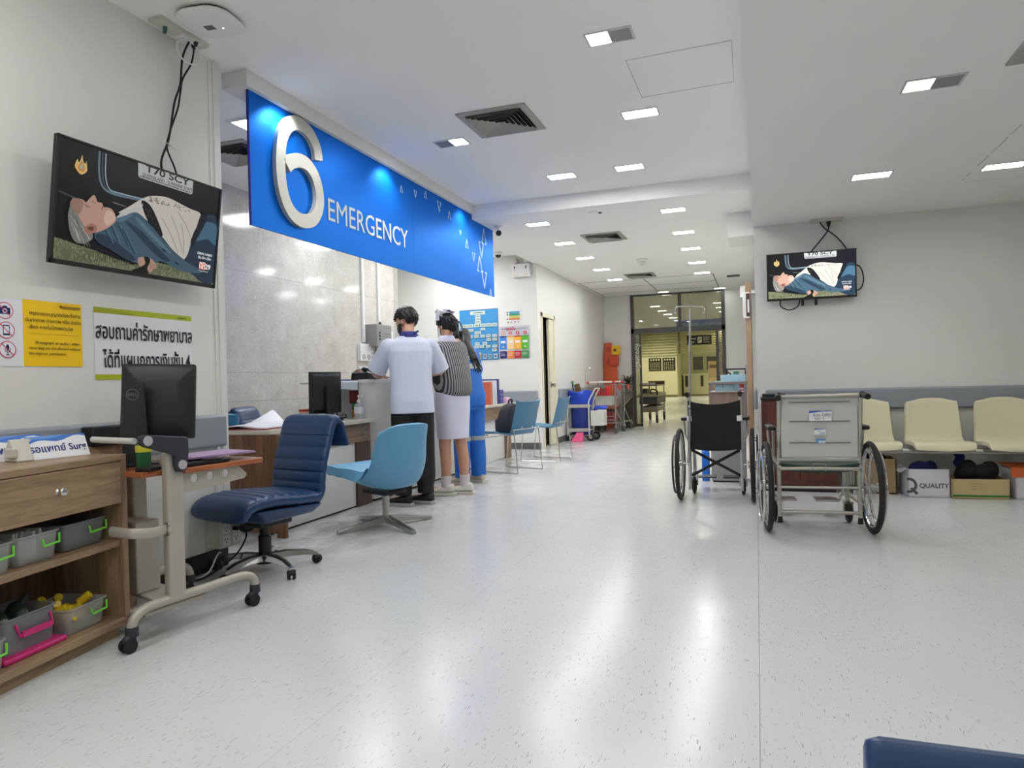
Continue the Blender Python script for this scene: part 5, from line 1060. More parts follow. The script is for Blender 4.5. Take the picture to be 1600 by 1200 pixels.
# sled base side chairs
TEALP = M('steel blue plastic', S(62, 116, 150), 0.4, var=0.03)
def side_chair(loc, rz, label):
    t = thing('side_chair', label, 'chair', loc, rz, 'steel blue side chairs')
    yz = bez([(0, 0.24, 0.43), (0, 0.21, 0.452), (0, 0.05, 0.442), (0, -0.14, 0.432), (0, -0.20, 0.46), (0, -0.235, 0.56), (0, -0.27, 0.70), (0, -0.305, 0.815)], 5); K = len(yz) - 1
    def f(u, v):
        i = min(int(v * K), K - 1); q = yz[i].lerp(yz[i + 1], v * K - i); a = 2 * u - 1
        return (a * (0.225 - 0.02 * max(0, v - 0.5) + 0.012 * max(0, v - 0.9) * 10 * abs(a) ** 8), q.y + 0.025 * a * a * (v > 0.45) , q.z + 0.012 * a * a * (v < 0.45) + 0.02 * a ** 6 * (v > 0.95))
    MB().grid(f, 14, 40, 0.012).out('shell', TEALP, t, ang=60)
    for s in (-1, 1):
        x = s * 0.235
        MB().tube(bez([(s * 0.20, -0.225, 0.50), (x, -0.228, 0.50), (x, -0.235, 0.47), (x, -0.275, 0.06), (x, -0.27, 0.012), (x, -0.20, 0.010), (x, 0.22, 0.010), (x, 0.262, 0.018), (x, 0.262, 0.06), (x, 0.225, 0.40), (x, 0.205, 0.425), (s * 0.19, 0.19, 0.427)], 4), 0.0065, 8).out('sled_leg', CHROME, t)
    MB().tube([(-0.235, 0.21, 0.40), (0.235, 0.21, 0.40)], 0.006, 8).out('cross_bar', CHROME, t)
    MB().tube([(-0.20, -0.226, 0.50), (0.20, -0.226, 0.50)], 0.006, 8).out('back_bar', CHROME, t)
    for x in (-0.1, 0.1): MB().cyl((x, -0.245, 0.52), (x, -0.252, 0.52), 0.008, 0.008, 10).out('screw_cap', WHITE, t)
    return t
sc1 = side_chair((-2.755, 7.76, 0), 71, 'steel blue side chair holding a dark backpack by the far desk')
side_chair((-2.66, 8.88, 0), 86, 'empty steel blue side chair closest to the corridor door')
BAG = M('charcoal backpack cloth', S(52, 54, 60), 0.8, var=0.12, bump=0.15, bscale=90)
t = thing('backpack', 'dark grey backpack on the seat of the first steel blue side chair', 'backpack', (-2.815, 7.775, 0.447), 78)
MB().rings([[Vector((p[0] * k, p[1] * k2 - 0.02 + sh_, z)) for p in rrect(0.27, 0.16, 0.05, 5)] for z, k, k2, sh_ in ((0, 0.85, 0.9, 0), (0.03, 1, 1, 0), (0.16, 1.02, 1.05, 0), (0.26, 0.92, 0.9, -0.02), (0.32, 0.72, 0.7, -0.04), (0.345, 0.4, 0.4, -0.05))]).out('bag_body', BAG, t, ang=70)
MB().rings([[Vector((p[0] * k, 0.07 + p[1] * k, z)) for p in rrect(0.20, 0.07, 0.03, 4)] for z, k in ((0.02, 0.9), (0.05, 1), (0.15, 1), (0.17, 0.8))]).out('front_pocket', BAG, t, ang=70)
MB().tube(bez([(-0.03, -0.06, 0.33), (-0.03, -0.07, 0.385), (0.03, -0.07, 0.385), (0.03, -0.06, 0.33)], 5), 0.012, 8).out('grab_handle', BAG, t)
# chair cut by the lower right corner
t = thing('waiting_chair', 'navy vinyl chair back cut off by the bottom right corner', 'chair', (0.307, 0.66, -0.0), 0)
_bk = [(0.035, 0.40), (0.012, 0.46), (-0.004, 0.58), (-0.016, 0.69), (-0.020, 0.722), (-0.008, 0.741), (0.012, 0.735), (0.022, 0.69), (0.032, 0.58), (0.048, 0.46), (0.07, 0.41)]
MB().rings([[Vector((x, y * k - 0.0 + (1 - k) * 0.01, 0.575 + (z - 0.575) * kz)) for y, z in _bk] for x, k, kz in ((-0.228, 0.3, 0.93), (-0.226, 0.75, 0.975), (-0.215, 1, 1), (0.215, 1, 1), (0.226, 0.75, 0.975), (0.228, 0.3, 0.93))]).out('backrest', NAVYL, t, ang=55)
slab([(p[1], p[2]) for p in bez([(0, 0.04, 0.42), (0, 0.16, 0.435), (0, 0.36, 0.44), (0, 0.47, 0.415)], 6)], lambda s: 0.45, lambda s: 0.06).out('seat', NAVYL, t)
MB().bx(-0.30, 0.30, 0.20, 0.26, 0.34, 0.385).out('beam', CHROME, t, bevel=0.004)
for x in (-0.2, 0.2): MB().tube([(x, 0.23, 0.34), (x, 0.23, 0.03)], 0.02, 10).tube([(x, 0.0, 0.02), (x, 0.46, 0.02)], 0.018, 8).out('leg', CHROME, t)
# ================================================================ PEOPLE
SKIN = M('skin', S(202, 154, 126), 0.5, var=0.05, scale=20); HAIRB = M('black hair', S(18, 16, 17), 0.42, var=0.3, scale=60)
def _ell(c, rx, ry, n=20, sq=0.85):
    q = []
    for j in range(n):
        a = 2 * math.pi * j / n; ca, sa = math.cos(a), math.sin(a)
        q.append(Vector((c[0] + rx * math.copysign(abs(ca) ** sq, ca), c[1] + ry * math.copysign(abs(sa) ** sq, sa), c[2])))
    return q
def limb(b, pts, rad, n=14):
    P = bez(pts, 5); k = len(P) - 1; m = len(rad) - 1; rs = []
    for i in range(k + 1):
        f = i / k * m; j = min(int(f), m - 1); rs.append(rad[j] + (rad[j + 1] - rad[j]) * (f - j))
    b.tube(P, rs, n); b.sph(P[0], rs[0], 12); b.sph(P[-1], rs[-1], 12)
def hand(b, w, d, up, side, curl=0.5):
    """palm at wrist w pointing along d; up = back of the hand; side = +1 thumb towards d x up"""
    d = Vector(d).normalized(); up = Vector(up).normalized(); sx = d.cross(up).normalized() * side; w = Vector(w)
    for k in range(3): b.sph(w + d * 0.045 + sx * (0.024 * (k - 1)), (0.027, 0.027, 0.020), 10)
    b.tube([w - d * 0.02, w + d * 0.03], [0.024, 0.026], 10)
    for k, L in enumerate((0.072, 0.082, 0.076, 0.060)):
        o = w + d * (0.078 - 0.004 * abs(k - 1)) + sx * (0.034 - 0.0225 * k); c = curl * (1 + 0.1 * k)
        fd = (d + sx * (0.10 - 0.07 * k)).normalized(); p1 = o + fd * L * 0.42; p2 = p1 + (fd * math.cos(c) - up * math.sin(c)) * L * 0.33; p3 = p2 + (fd * math.cos(1.7 * c) - up * math.sin(1.7 * c)) * L * 0.27
        b.tube([o - d * 0.01, p1, p2, p3], [0.0090, 0.0084, 0.0078, 0.0068], 8); b.sph(p3, 0.0069, 8)
    t0 = w + d * 0.025 + sx * 0.03; t1 = t0 + (sx * 0.8 + d * 0.6) * 0.032; t2 = t1 + (sx * 0.2 + d - up * 0.25).normalized() * 0.035
    b.tube([t0, t1, t2], [0.014, 0.011, 0.0088], 8); b.sph(t2, 0.0088, 8)
def head_into(b, H, s=1.0):
    """skull, jaw, nose, brow and ears in frame H (face looks along local +y)"""
    def E(c, r): 
        m = H @ Matrix.Translation(Vector(c) * s) @ Matrix.Diagonal((r[0] * s, r[1] * s, r[2] * s, 1)); bmesh.ops.create_uvsphere(b.bm, u_segments=22, v_segments=14, radius=1, matrix=m)
    E((0, -0.012, 0.022), (0.077, 0.096, 0.088)); E((0, 0.022, -0.048), (0.058, 0.066, 0.062)); E((0, 0.045, -0.088), (0.030, 0.030, 0.024))
    E((0, 0.078, 0.018), (0.046, 0.014, 0.010)); E((0, 0.090, -0.014), (0.011, 0.014, 0.024)); E((0, 0.099, -0.028), (0.016, 0.013, 0.010))
    E((0, 0.078, -0.062), (0.024, 0.010, 0.006)); E((0, 0.076, -0.071), (0.022, 0.010, 0.006))
    for sx in (-1, 1): E((sx * 0.078, -0.008, -0.012), (0.010, 0.020, 0.032)); E((sx * 0.040, 0.066, -0.018), (0.020, 0.016, 0.016)); 
def hair_shell(name, H, keep, mat, par, s=1.0, k=1.09, tuft=0.006, c=(0, -0.014, 0.026), r=(0.082, 0.101, 0.094), seed=1, th=0.012):
    bm = bmesh.new(); bmesh.ops.create_uvsphere(bm, u_segments=64, v_segments=40, radius=1); rr = random.Random(seed)
    ph = [rr.uniform(0, 6.28) for _ in range(6)]
    for v in bm.verts:
        p = v.co.copy(); a = math.atan2(p.x, p.y); n = math.sin(a * 17 + ph[0] + 3 * p.z) * math.sin(p.z * 9 + ph[1]) + 0.6 * math.sin(a * 31 + ph[2]) * math.sin(p.z * 16 + ph[3])
        v.co = Vector((p.x * r[0], p.y * r[1], p.z * r[2])) * k + p * (tuft * n) + Vector(c)
    bmesh.ops.delete(bm, geom=[v for v in bm.verts if not keep(v.co)], context='VERTS')
    bmesh.ops.transform(bm, matrix=H @ Matrix.Diagonal((s, s, s, 1)), verts=bm.verts)
    b = MB(); b.bm.free(); b.bm = bm; o = b.out(name, mat, par, ang=80); md = o.modifiers.new('t', 'SOLIDIFY'); md.thickness = th; md.offset = -1
    return o
def eyes(H, par, s=1.0):
    b = MB()
    for sx in (-1, 1): b.sph(H @ (Vector((sx * 0.032, 0.078, -0.004)) * s), 0.010 * s, 10)
    b.out('eyes', M('dark eyes', S(26, 20, 18), 0.2), par)
def mask_shell(H, par, mat, s=1.0):
    b = MB()
    def f(u, v):
        a = (u - 0.5) * 2.5; z = -0.10 + 0.085 * v; bul = 1.0 + 0.10 * math.sin(math.pi * v) * math.cos(a * 0.6)
        return H @ (Vector((0.070 * math.sin(a) * bul, -0.012 + 0.108 * math.cos(a) * bul, z)) * s)
    b.grid(f, 20, 8, 0.004).out('face_mask', mat, par, ang=70)
    b = MB()
    for sx in (-1, 1): b.tube([H @ (Vector(q) * s) for q in ((sx * 0.066, 0.02, -0.03), (sx * 0.082, -0.01, 0.012), (sx * 0.086, -0.03, -0.005), (sx * 0.068, 0.015, -0.08))], 0.0022, 5)
    b.out('mask_loop', mat, par)
def shoe(b, sole, x, y, ang, L=0.265):
    f = Matrix.Translation((x, y, 0)) @ Matrix.Rotation(R_(ang), 4, 'Z')
    def sec(t, w_, h0, h): return [f @ Vector((w_ * math.copysign(abs(math.cos(a)) ** 0.7, math.cos(a)), t, h0 + (h - h0) * (0.5 + 0.5 * math.sin(a)))) for a in [2 * math.pi * i / 14 for i in range(14)]]
    b.rings([sec(*q) for q in ((-0.075, 0.025, 0.03, 0.075), (-0.065, 0.034, 0.025, 0.10), (-0.02, 0.037, 0.025, 0.105), (0.03, 0.040, 0.025, 0.085), (0.09, 0.047, 0.025, 0.068), (0.14, 0.045, 0.025, 0.055), (0.175, 0.032, 0.025, 0.045), (0.188, 0.012, 0.027, 0.034))])
    out = [(0.030 if abs(0) else 0) for _ in ()]
    pl = [(0.034, -0.085), (0.043, -0.02), (0.050, 0.08), (0.048, 0.14), (0.03, 0.188), (0, 0.20), (-0.03, 0.188), (-0.048, 0.14), (-0.048, 0.08), (-0.040, -0.02), (-0.034, -0.085), (0, -0.095)]
    sole.prism(pl, 0.0, 0.028, f)
def torso_rings(Z, lean):
    return [_ell((cx, lean(z) + cy, z), rx, ry, 24) for z, rx, ry, cx, cy in Z]
def body_base(par, lean, H, feet, arms, sc_=1.0, fang=0.0):
    """continuous skin body: torso, neck, head, arms with hands, legs"""
    b = MB(); s = sc_
    b.rings(torso_rings([(0.80 * s, 0.13, 0.10, 0, 0), (0.90 * s, 0.155, 0.115, 0, 0), (1.02 * s, 0.135, 0.10, 0, 0), (1.18 * s, 0.145, 0.105, 0, 0), (1.32 * s, 0.17, 0.11, 0, 0), (1.40 * s, 0.165, 0.095, 0, 0), (1.445 * s, 0.10, 0.07, 0, 0), (1.47 * s, 0.06, 0.055, 0, 0)], lean))
    nb = Vector((0, lean(1.45 * s), 1.43 * s)); limb(b, [nb, nb.lerp(H.translation, 0.5) + Vector((0, -0.01, 0)), H @ Vector((0, -0.015, -0.04))], [0.058, 0.054, 0.052])
    head_into(b, H, s)
    for (S0, E0, W0, d, up, side) in arms:
        limb(b, [S0, Vector(S0).lerp(E0, 0.5) + Vector((0, -0.005, 0)), E0], [0.052, 0.046, 0.038]); limb(b, [E0, Vector(E0).lerp(W0, 0.4), W0], [0.040, 0.040, 0.025]); hand(b, W0, d, up, side)
    for sx, (fx, fy) in zip((-1, 1), feet):
        hp = (sx * 0.076, 0.0, 0.86 * s); kn = ((sx * 0.085 + fx) / 2, (fy) / 2 + 0.015, 0.47 * s); an = (fx, fy, 0.085)
        limb(b, [hp, kn], [0.076, 0.056]); limb(b, [kn, (kn[0] * 0.4 + an[0] * 0.6, kn[1] * 0.5 + an[1] * 0.5 - 0.015, 0.31 * s), an], [0.055, 0.052, 0.034]); b.sph((fx - 0.06 * math.sin(R_(fang)), fy + 0.06 * math.cos(R_(fang)), 0.055), (0.032, 0.09, 0.022), 12, Matrix.Rotation(R_(fang), 3, 'Z'))
    return b.out('body', SKIN, par, voxel=0.0055, smooth=3)
def HM(loc, yaw, pitch, roll=0): return Matrix.Translation(loc) @ Matrix.Rotation(R_(yaw), 4, 'Z') @ Matrix.Rotation(R_(pitch), 4, 'X') @ Matrix.Rotation(R_(roll), 4, 'Y')
def trousers(par, mat, feet, s=1.0, r=(0.098, 0.085, 0.078, 0.074), waist=0.98, hem=0.05, name='trousers'):
    b = MB(); b.rings([_ell((0, 0, z), rx, ry, 24) for z, rx, ry in ((0.78 * s, 0.155, 0.12), (0.86 * s, 0.175, 0.135), (waist * s, 0.16, 0.12))])
    for sx, (fx, fy) in zip((-1, 1), feet):
        limb(b, [(sx * 0.082, 0, 0.84 * s), ((sx * 0.085 + fx) / 2, fy / 2 + 0.012, 0.47 * s), (fx, fy - 0.012, 0.25), (fx, fy - 0.01, hem + r[3])], r, 16); b.cyl((fx, fy - 0.01, hem), (fx, fy - 0.01, hem + 0.1), r[3], r[3] * 0.98, 16)
    return b.out(name, mat, par, voxel=0.009, smooth=4)
# ---- the man in the white tunic
m1 = thing('person', 'person with short black hair in a white tunic and black trousers leaning on the counter', 'person', (-2.84, 5.46, 0), 36)
ln = lambda z: 0.16 * max(0, z - 0.85) ** 1.2
H = HM((-0.01, 0.185, 1.612), 48, -26, 4); ft = ((-0.10, -0.01), (0.10, 0.03))
aL = ((-0.185, 0.08, 1.395), (-0.285, 0.18, 1.165), (-0.25, 0.44, 1.135), (0.5, 0.9, -0.04), (0, 0, 1), 1); aR = ((0.185, 0.08, 1.395), (0.285, 0.155, 1.165), (0.13, 0.40, 1.135), (-0.25, 1, -0.04), (0, 0, 1), -1)
body_base(m1, ln, H, ft, (aL, aR), 1.0, 44); eyes(H, m1)
hair_shell('hair', H, lambda p: p.z > 0.045 or (p.y < 0.012 and p.z > -0.005) or (p.y < -0.035 and p.z > -0.062), HAIRB, m1, k=1.13, tuft=0.007, seed=2, th=0.02)
mask_shell(H, m1, M('black mask', S(24, 24, 28), 0.6))
WHT = M('white tunic cloth', S(212, 216, 234), 0.75, var=0.03, scale=12, bump=0.08, bscale=40)
b = MB(); b.rings(torso_rings([(0.80, 0.195, 0.150, 0, 0), (0.90, 0.190, 0.148, 0, 0), (1.05, 0.182, 0.135, 0, 0), (1.2, 0.186, 0.132, 0, 0), (1.34, 0.200, 0.132, 0, 0), (1.415, 0.190, 0.112, 0, 0), (1.452, 0.13, 0.088, 0, 0), (1.478, 0.082, 0.075, 0, 0)], ln))
for a in (aL, aR):
    S0, E0 = Vector(a[0]), Vector(a[1]); q = S0.lerp(E0, 0.98); limb(b, [S0 + Vector((0, 0, -0.012)), S0.lerp(E0, 0.55)], [0.075, 0.080]); b.cyl(S0.lerp(E0, 0.5), q, 0.080, 0.086, 18)
b.out('tunic', WHT, m1, voxel=0.008, smooth=4)
NVC = M('navy collar', S(34, 44, 120), 0.7)
cb_ = MB(); cb_.rings([_ell((0, ln(z) + 0.005, z), rx, ry, 24) for z, rx, ry in ((1.462, 0.100, 0.090), (1.492, 0.074, 0.072), (1.515, 0.067, 0.066))], False); o = cb_.out('collar', NVC, m1); o.modifiers.new('t', 'SOLIDIFY').thickness = 0.006
MB().box((0.055, ln(1.5) - 0.06, 1.505), (0.05, 0.012, 0.018), rot=Matrix.Rotation(-0.5, 3, 'Y')).out('collar_tab', NVC, m1, bevel=0.003)
trousers(m1, M('black trousers', S(16, 16, 19), 0.7, var=0.15), ft, r=(0.108, 0.098, 0.090, 0.074), hem=0.095)
u, so = MB(), MB()
shoe(u, so, ft[0][0], ft[0][1] - 0.02, 48); shoe(u, so, ft[1][0], ft[1][1] - 0.02, 40)
u.out('sneakers', M('black sneaker', S(30, 31, 33), 0.6, var=0.4, scale=60), m1); so.out('sneaker_soles', M('pale grey sole', S(176, 178, 178), 0.6), m1, bevel=0.004)
# ---- the nurse
m2 = thing('person', 'person in a white nurse dress, striped grey cardigan, nurse cap and white face mask', 'person', (-2.71, 6.03, 0), 62)
ln2 = lambda z: 0.15 * max(0, z - 0.85) ** 1.3
m2.scale = (1.02, 1.02, 1.065)
H2 = HM((0.04, 0.13, 1.495), 6, -16, 3); ft2 = ((-0.085, 0.03), (0.07, -0.05)); s2 = 0.935
bL = ((-0.165, 0.09, 1.30), (-0.25, 0.18, 1.09), (-0.18, 0.42, 1.135), (0.2, 1, 0), (0, 0, 1), 1); bR = ((0.165, 0.09, 1.30), (0.25, 0.17, 1.09), (0.12, 0.42, 1.135), (-0.2, 1, 0), (0, 0, 1), -1)
body_base(m2, ln2, H2, ft2, (bL, bR), s2, 38); eyes(H2, m2, s2)
hair_shell('hair', H2, lambda p: p.z > 0.055 or (p.y < 0.02 and p.z > -0.01) or (p.y < -0.03 and p.z > -0.08) or (p.y > 0.02 and p.z > 0.035 and abs(p.x) > 0.02), HAIRB, m2, s2, k=1.12, tuft=0.004, seed=4, th=0.018)
b = MB(); b.sph(H2 @ Vector((0, -0.105, -0.035)), (0.05, 0.05, 0.05), 16); b.out('hair_bun', HAIRB, m2)
RIB = M('black ribbon', S(20, 20, 26), 0.5, var=0.3)
b = MB()
for i, (dx, dy, ex, ey, ez) in enumerate(((-0.02, -0.10, -0.04, -0.19, -0.19), (0.01, -0.11, 0.02, -0.21, -0.22), (0.03, -0.10, 0.05, -0.18, -0.17), (0.0, -0.12, -0.01, -0.23, -0.16))):
    b.tube(bez([H2 @ Vector((dx, dy, 0.02)), H2 @ Vector(((dx + ex) / 2, (dy + ey) / 2 - 0.02, -0.03)), H2 @ Vector((ex, ey, ez))], 5), 0.009, 6, sq=(1.0, 0.35))
for a in range(5): b.torus(H2 @ Vector((0.03 * math.cos(a * 1.3), -0.115, 0.005 + 0.03 * math.sin(a * 1.3))), (0.4 * math.cos(a), -1, 0.5 * math.sin(a)), 0.028, 0.007, 14, 6)
b.out('hair_ribbon', RIB, m2)
mask_shell(H2, m2, M('white mask', S(226, 228, 234), 0.6), s2)
CAPW = M('nurse cap white', S(228, 228, 240), 0.6)
def capf(u, v):
    a = (u - 0.5) * 3.5; return H2 @ Vector((0.092 * math.sin(a), 0.02 - 0.03 + 0.088 * math.cos(a) * (1 - 0.25 * v) - 0.02 * v, 0.048 + 0.10 * v + 0.018 * math.cos(a)))
MB().grid(capf, 24, 6, 0.004).out('nurse_cap', CAPW, m2, ang=70)
def capb(u, v):
    a = (u - 0.5) * 2.6; return H2 @ Vector((0.09 * math.sin(a) * (1 - 0.3 * v), -0.015 - 0.085 * v, 0.135 - 0.03 * v + 0.012 * math.cos(a)))
MB().grid(capb, 12, 6, 0.004).out('cap_fold', CAPW, m2, ang=70)
MB().tube([H2 @ Vector((0.085 * math.sin(a), 0.0 + 0.075 * math.cos(a) * 0.7, 0.137 + 0.016 * math.cos(a))) for a in [(-1.6 + 3.2 * i / 14) for i in range(15)]], 0.008, 6, sq=(0.5, 1)).tube([H2 @ Vector((-0.02, -0.03, 0.148)), H2 @ Vector((-0.02, -0.11, 0.115))], 0.007, 6).out('cap_stripe', RIB, m2)
DRS = M('white dress cloth', S(222, 222, 240), 0.7, var=0.03, bump=0.05, bscale=40)
MB().rings([_ell((-0.008, ln2(z) * 0.6, z), rx, ry, 28) for z, rx, ry in ((0.50, 0.148, 0.126), (0.62, 0.153, 0.130), (0.75, 0.166, 0.138), (0.86, 0.168, 0.142), (0.98, 0.145, 0.12), (1.15, 0.15, 0.115))]).out('dress', DRS, m2, voxel=0.01, smooth=3)
cb_ = MB(); cb_.rings([_ell((0, ln2(z), z), rx, ry, 24) for z, rx, ry in ((1.335, 0.11, 0.10), (1.375, 0.075, 0.078), (1.41, 0.062, 0.066))], False); o = cb_.out('collar', DRS, m2); o.modifiers.new('t', 'SOLIDIFY').thickness = 0.006
CD = NT('striped grey knit'); _v = CD.coord((1, 0.25, 0.05)); wv = CD.add('ShaderNodeTexWave', Scale=15.0, Distortion=0.8); wv.bands_direction = 'X'; wv.inputs['Detail Scale'].default_value = 0.6; CD.l.new(_v, wv.inputs['Vector'])
CD.l.new(CD.ramp(wv.outputs['Fac'], [(0.35, S(58, 60, 64)), (0.6, S(158, 160, 162))]), CD.b.inputs['Base Color']); CD.b.inputs['Roughness'].default_value = 0.85; CD.bump(wv.outputs['Fac'], 0.5, 0.006)
b = MB(); b.rings(torso_rings([(0.87, 0.135, 0.115, 0, -0.03), (0.91, 0.17, 0.150, 0, -0.025), (1.0, 0.180, 0.165, -0.01, -0.02), (1.12, 0.184, 0.160, -0.01, -0.015), (1.23, 0.188, 0.14, 0, -0.005), (1.305, 0.188, 0.126, 0, 0), (1.352, 0.115, 0.095, 0, 0)], ln2))
for a in (bL, bR):
    S0, E0, W0 = Vector(a[0]), Vector(a[1]), Vector(a[2]); limb(b, [S0 + Vector((0, 0, -0.008)), S0.lerp(E0, 0.6), E0], [0.076, 0.082, 0.068]); limb(b, [E0, W0 - Vector((0, 0.03, 0))], [0.07, 0.042])
b.out('cardigan', CD.m, m2, voxel=0.009, smooth=4)
for fx, fy in ft2: MB().tube([(fx, fy - 0.005, 0.075), (fx, fy - 0.005, 0.12), (fx, fy - 0.006, 0.175)], [0.046, 0.045, 0.047], 16).out('sock', M('white socks', S(214, 208, 208), 0.8), m2)
u, so = MB(), MB(); shoe(u, so, ft2[0][0], ft2[0][1] - 0.01, 42); shoe(u, so, ft2[1][0], ft2[1][1] - 0.01, 34)
u.out('shoes', M('white leather shoe', S(222, 222, 214), 0.45), m2); so.out('shoe_soles', M('cream sole', S(206, 202, 190), 0.6), m2, bevel=0.004)
# ---- the worker in blue
m3 = thing('person', 'person with long black hair in a blue uniform with silver bands', 'person', (-2.83, 6.71, 0), 50)
ln3 = lambda z: 0.42 * max(0, z - 0.85) ** 1.25
m3.scale = (0.94, 0.95, 1.085)
H3 = HM((0.0, 0.34, 1.40), 20, -22); ft3 = ((-0.11, 0.0), (0.11, 0.04)); s3 = 0.91
cL = ((-0.165, 0.20, 1.25), (-0.25, 0.28, 1.08), (-0.16, 0.48, 1.14), (0.2, 1, 0), (0, 0, 1), 1); cR = ((0.165, 0.20, 1.25), (0.25, 0.27, 1.08), (0.12, 0.48, 1.14), (-0.2, 1, 0), (0, 0, 1), -1)
body_base(m3, ln3, H3, ft3, (cL, cR), s3, 22); eyes(H3, m3, s3)
hair_shell('hair', H3, lambda p: p.z > 0.05 or (p.y < 0.02 and p.z > -0.02) or (p.y < -0.02 and p.z > -0.10), HAIRB, m3, s3, k=1.12, tuft=0.004, seed=6, th=0.018)
b = MB(); pt = [H3 @ Vector((0, -0.10, 0.02)), H3 @ Vector((0.02, -0.17, -0.02)), Vector((0.03, 0.10, 1.33)), Vector((0.05, 0.03, 1.23)), Vector((0.07, -0.02, 1.14))]
b.tube(bez(pt, 6), [0.035] * 4 + [0.055] * 8 + [0.06] * 6 + [0.05] * 4 + [0.03] * 3, 14)
rr = random.Random(8)
for k in range(16):
    o_ = Vector((rr.uniform(-0.045, 0.045), rr.uniform(-0.04, 0.03), rr.uniform(-0.03, 0.03))); b.tube(bez([p + o_ * min(1, i * 0.5) for i, p in enumerate(pt)] + [pt[-1] + o_ * 1.3 + Vector((0.01, -0.01, -0.05))], 5), [0.012] * 20 + [0.006] * 6, 6)
b.out('ponytail', HAIRB, m3)
BLU = M('royal blue uniform', S(34, 110, 200), 0.65, var=0.07, scale=9, bump=0.08, bscale=40); SILV = M('silver band', S(172, 176, 178), 0.4, 0.2)
b = MB(); b.rings(torso_rings([(0.74, 0.185, 0.150, 0, 0), (0.84, 0.185, 0.150, 0, 0), (0.98, 0.170, 0.135, 0, 0), (1.12, 0.178, 0.132, 0, 0), (1.22, 0.185, 0.125, 0, 0), (1.28, 0.165, 0.105, 0, 0), (1.325, 0.085, 0.08, 0, 0)], ln3))
for a in (cL, cR): S0, E0 = Vector(a[0]), Vector(a[1]); limb(b, [S0 + Vector((0, 0, -0.004)), E0.lerp(S0, 0.1)], [0.075, 0.074]); b.cyl(S0.lerp(E0, 0.6), E0, 0.07, 0.074, 16)
b.out('uniform_shirt', BLU, m3, voxel=0.009, smooth=4)
o = MB().rings([_ell((0, ln3(z) + 0.0, z), rx + 0.006, ry + 0.008, 28) for z, rx, ry in ((1.10, 0.178, 0.134), (1.15, 0.182, 0.132))], False).out('chest_band', SILV, m3)
text('RESCUE', mat_from((0.0, ln3(1.2) - 0.134, 1.205), (1, 0, 0), (0, -1, 0.3)), 0.05, M('white print', S(230, 230, 232), 0.5), o)
trousers(m3, BLU, ft3, s3, r=(0.105, 0.095, 0.090, 0.085), waist=0.93, hem=0.07)
b = MB()
for sx, (fx, fy) in zip((-1, 1), ft3): b.tube([((sx * 0.085 + fx) / 2, fy / 2 + 0.008, 0.415), ((sx * 0.085 + fx) / 2, fy / 2 + 0.008, 0.455)], 0.100, 20)
b.out('knee_band', SILV, m3)
u, so = MB(), MB(); shoe(u, so, ft3[0][0], ft3[0][1] - 0.02, 26); shoe(u, so, ft3[1][0], ft3[1][1] - 0.02, 18)
u.out('shoes', M('beige trainer', S(204, 196, 180), 0.6, var=0.1), m3); so.out('shoe_soles', MATS['cream sole'], m3, bevel=0.004)
# ---- somebody seated behind the counter, only the brown hair shows
st = thing('stool', 'stool behind the white counter under the seated person', 'stool', (-4.32, 6.86, 0))
MB().lathe([(0.18, 0.40), (0.19, 0.43), (0.17, 0.45)], n=24).out('seat', NAVYL, st); MB().cyl((0, 0, 0.03), (0, 0, 0.40), 0.025).lathe([(0.2, 0), (0.2, 0.015), (0.03, 0.04)], n=24).out('pedestal', CHROME, st)
m4 = thing('person', 'person seated behind the counter with only brown hair showing behind the telephone', 'person', (-4.32, 6.86, 0), -70)
H4 = HM((0, 0.10, 1.105), 0, -25)
b = MB(); b.rings([_ell((0, (z - 0.5) * 0.1, z), rx, ry, 20) for z, rx, ry in ((0.45, 0.16, 0.12), (0.6, 0.14, 0.10), (0.76, 0.16, 0.105), (0.87, 0.15, 0.09), (0.92, 0.06, 0.06))]); limb(b, [(0, 0.05, 0.9), H4 @ Vector((0, -0.01, -0.04))], [0.055, 0.05]); head_into(b, H4, 0.95)
for sx in (-1, 1):
    limb(b, [(sx * 0.16, 0.04, 0.86), (sx * 0.22, 0.10, 0.66)], [0.045, 0.038]); limb(b, [(sx * 0.22, 0.10, 0.66), (sx * 0.12, 0.32, 0.77)], [0.038, 0.024]); hand(b, (sx * 0.12, 0.32, 0.775), (-sx * 0.2, 1, 0), (0, 0, 1), -sx)
    limb(b, [(sx * 0.08, 0.0, 0.53), (sx * 0.10, 0.40, 0.52)], [0.08, 0.055]); limb(b, [(sx * 0.10, 0.40, 0.52), (sx * 0.10, 0.36, 0.09)], [0.055, 0.034]); b.sph((sx * 0.10, 0.42, 0.045), (0.036, 0.11, 0.04), 12)
b.out('body', SKIN, m4, voxel=0.009, smooth=3)
hair_shell('hair', H4, lambda p: p.z > 0.045 or (p.y < 0.015 and p.z > -0.10), M('brown hair', S(92, 64, 42), 0.45, var=0.4, scale=70), m4, 0.95, k=1.12, tuft=0.004, seed=9, th=0.018); eyes(H4, m4, 0.95)
b = MB().rings([_ell((0, (z - 0.5) * 0.1, z), rx, ry, 20) for z, rx, ry in ((0.46, 0.175, 0.135), (0.6, 0.158, 0.118), (0.76, 0.176, 0.122), (0.865, 0.165, 0.105), (0.91, 0.075, 0.075))])
for sx in (-1, 1): limb(b, [(sx * 0.155, 0.04, 0.865), (sx * 0.21, 0.09, 0.69)], [0.062, 0.060])
b.out('blouse', WHT, m4, voxel=0.01, smooth=3)
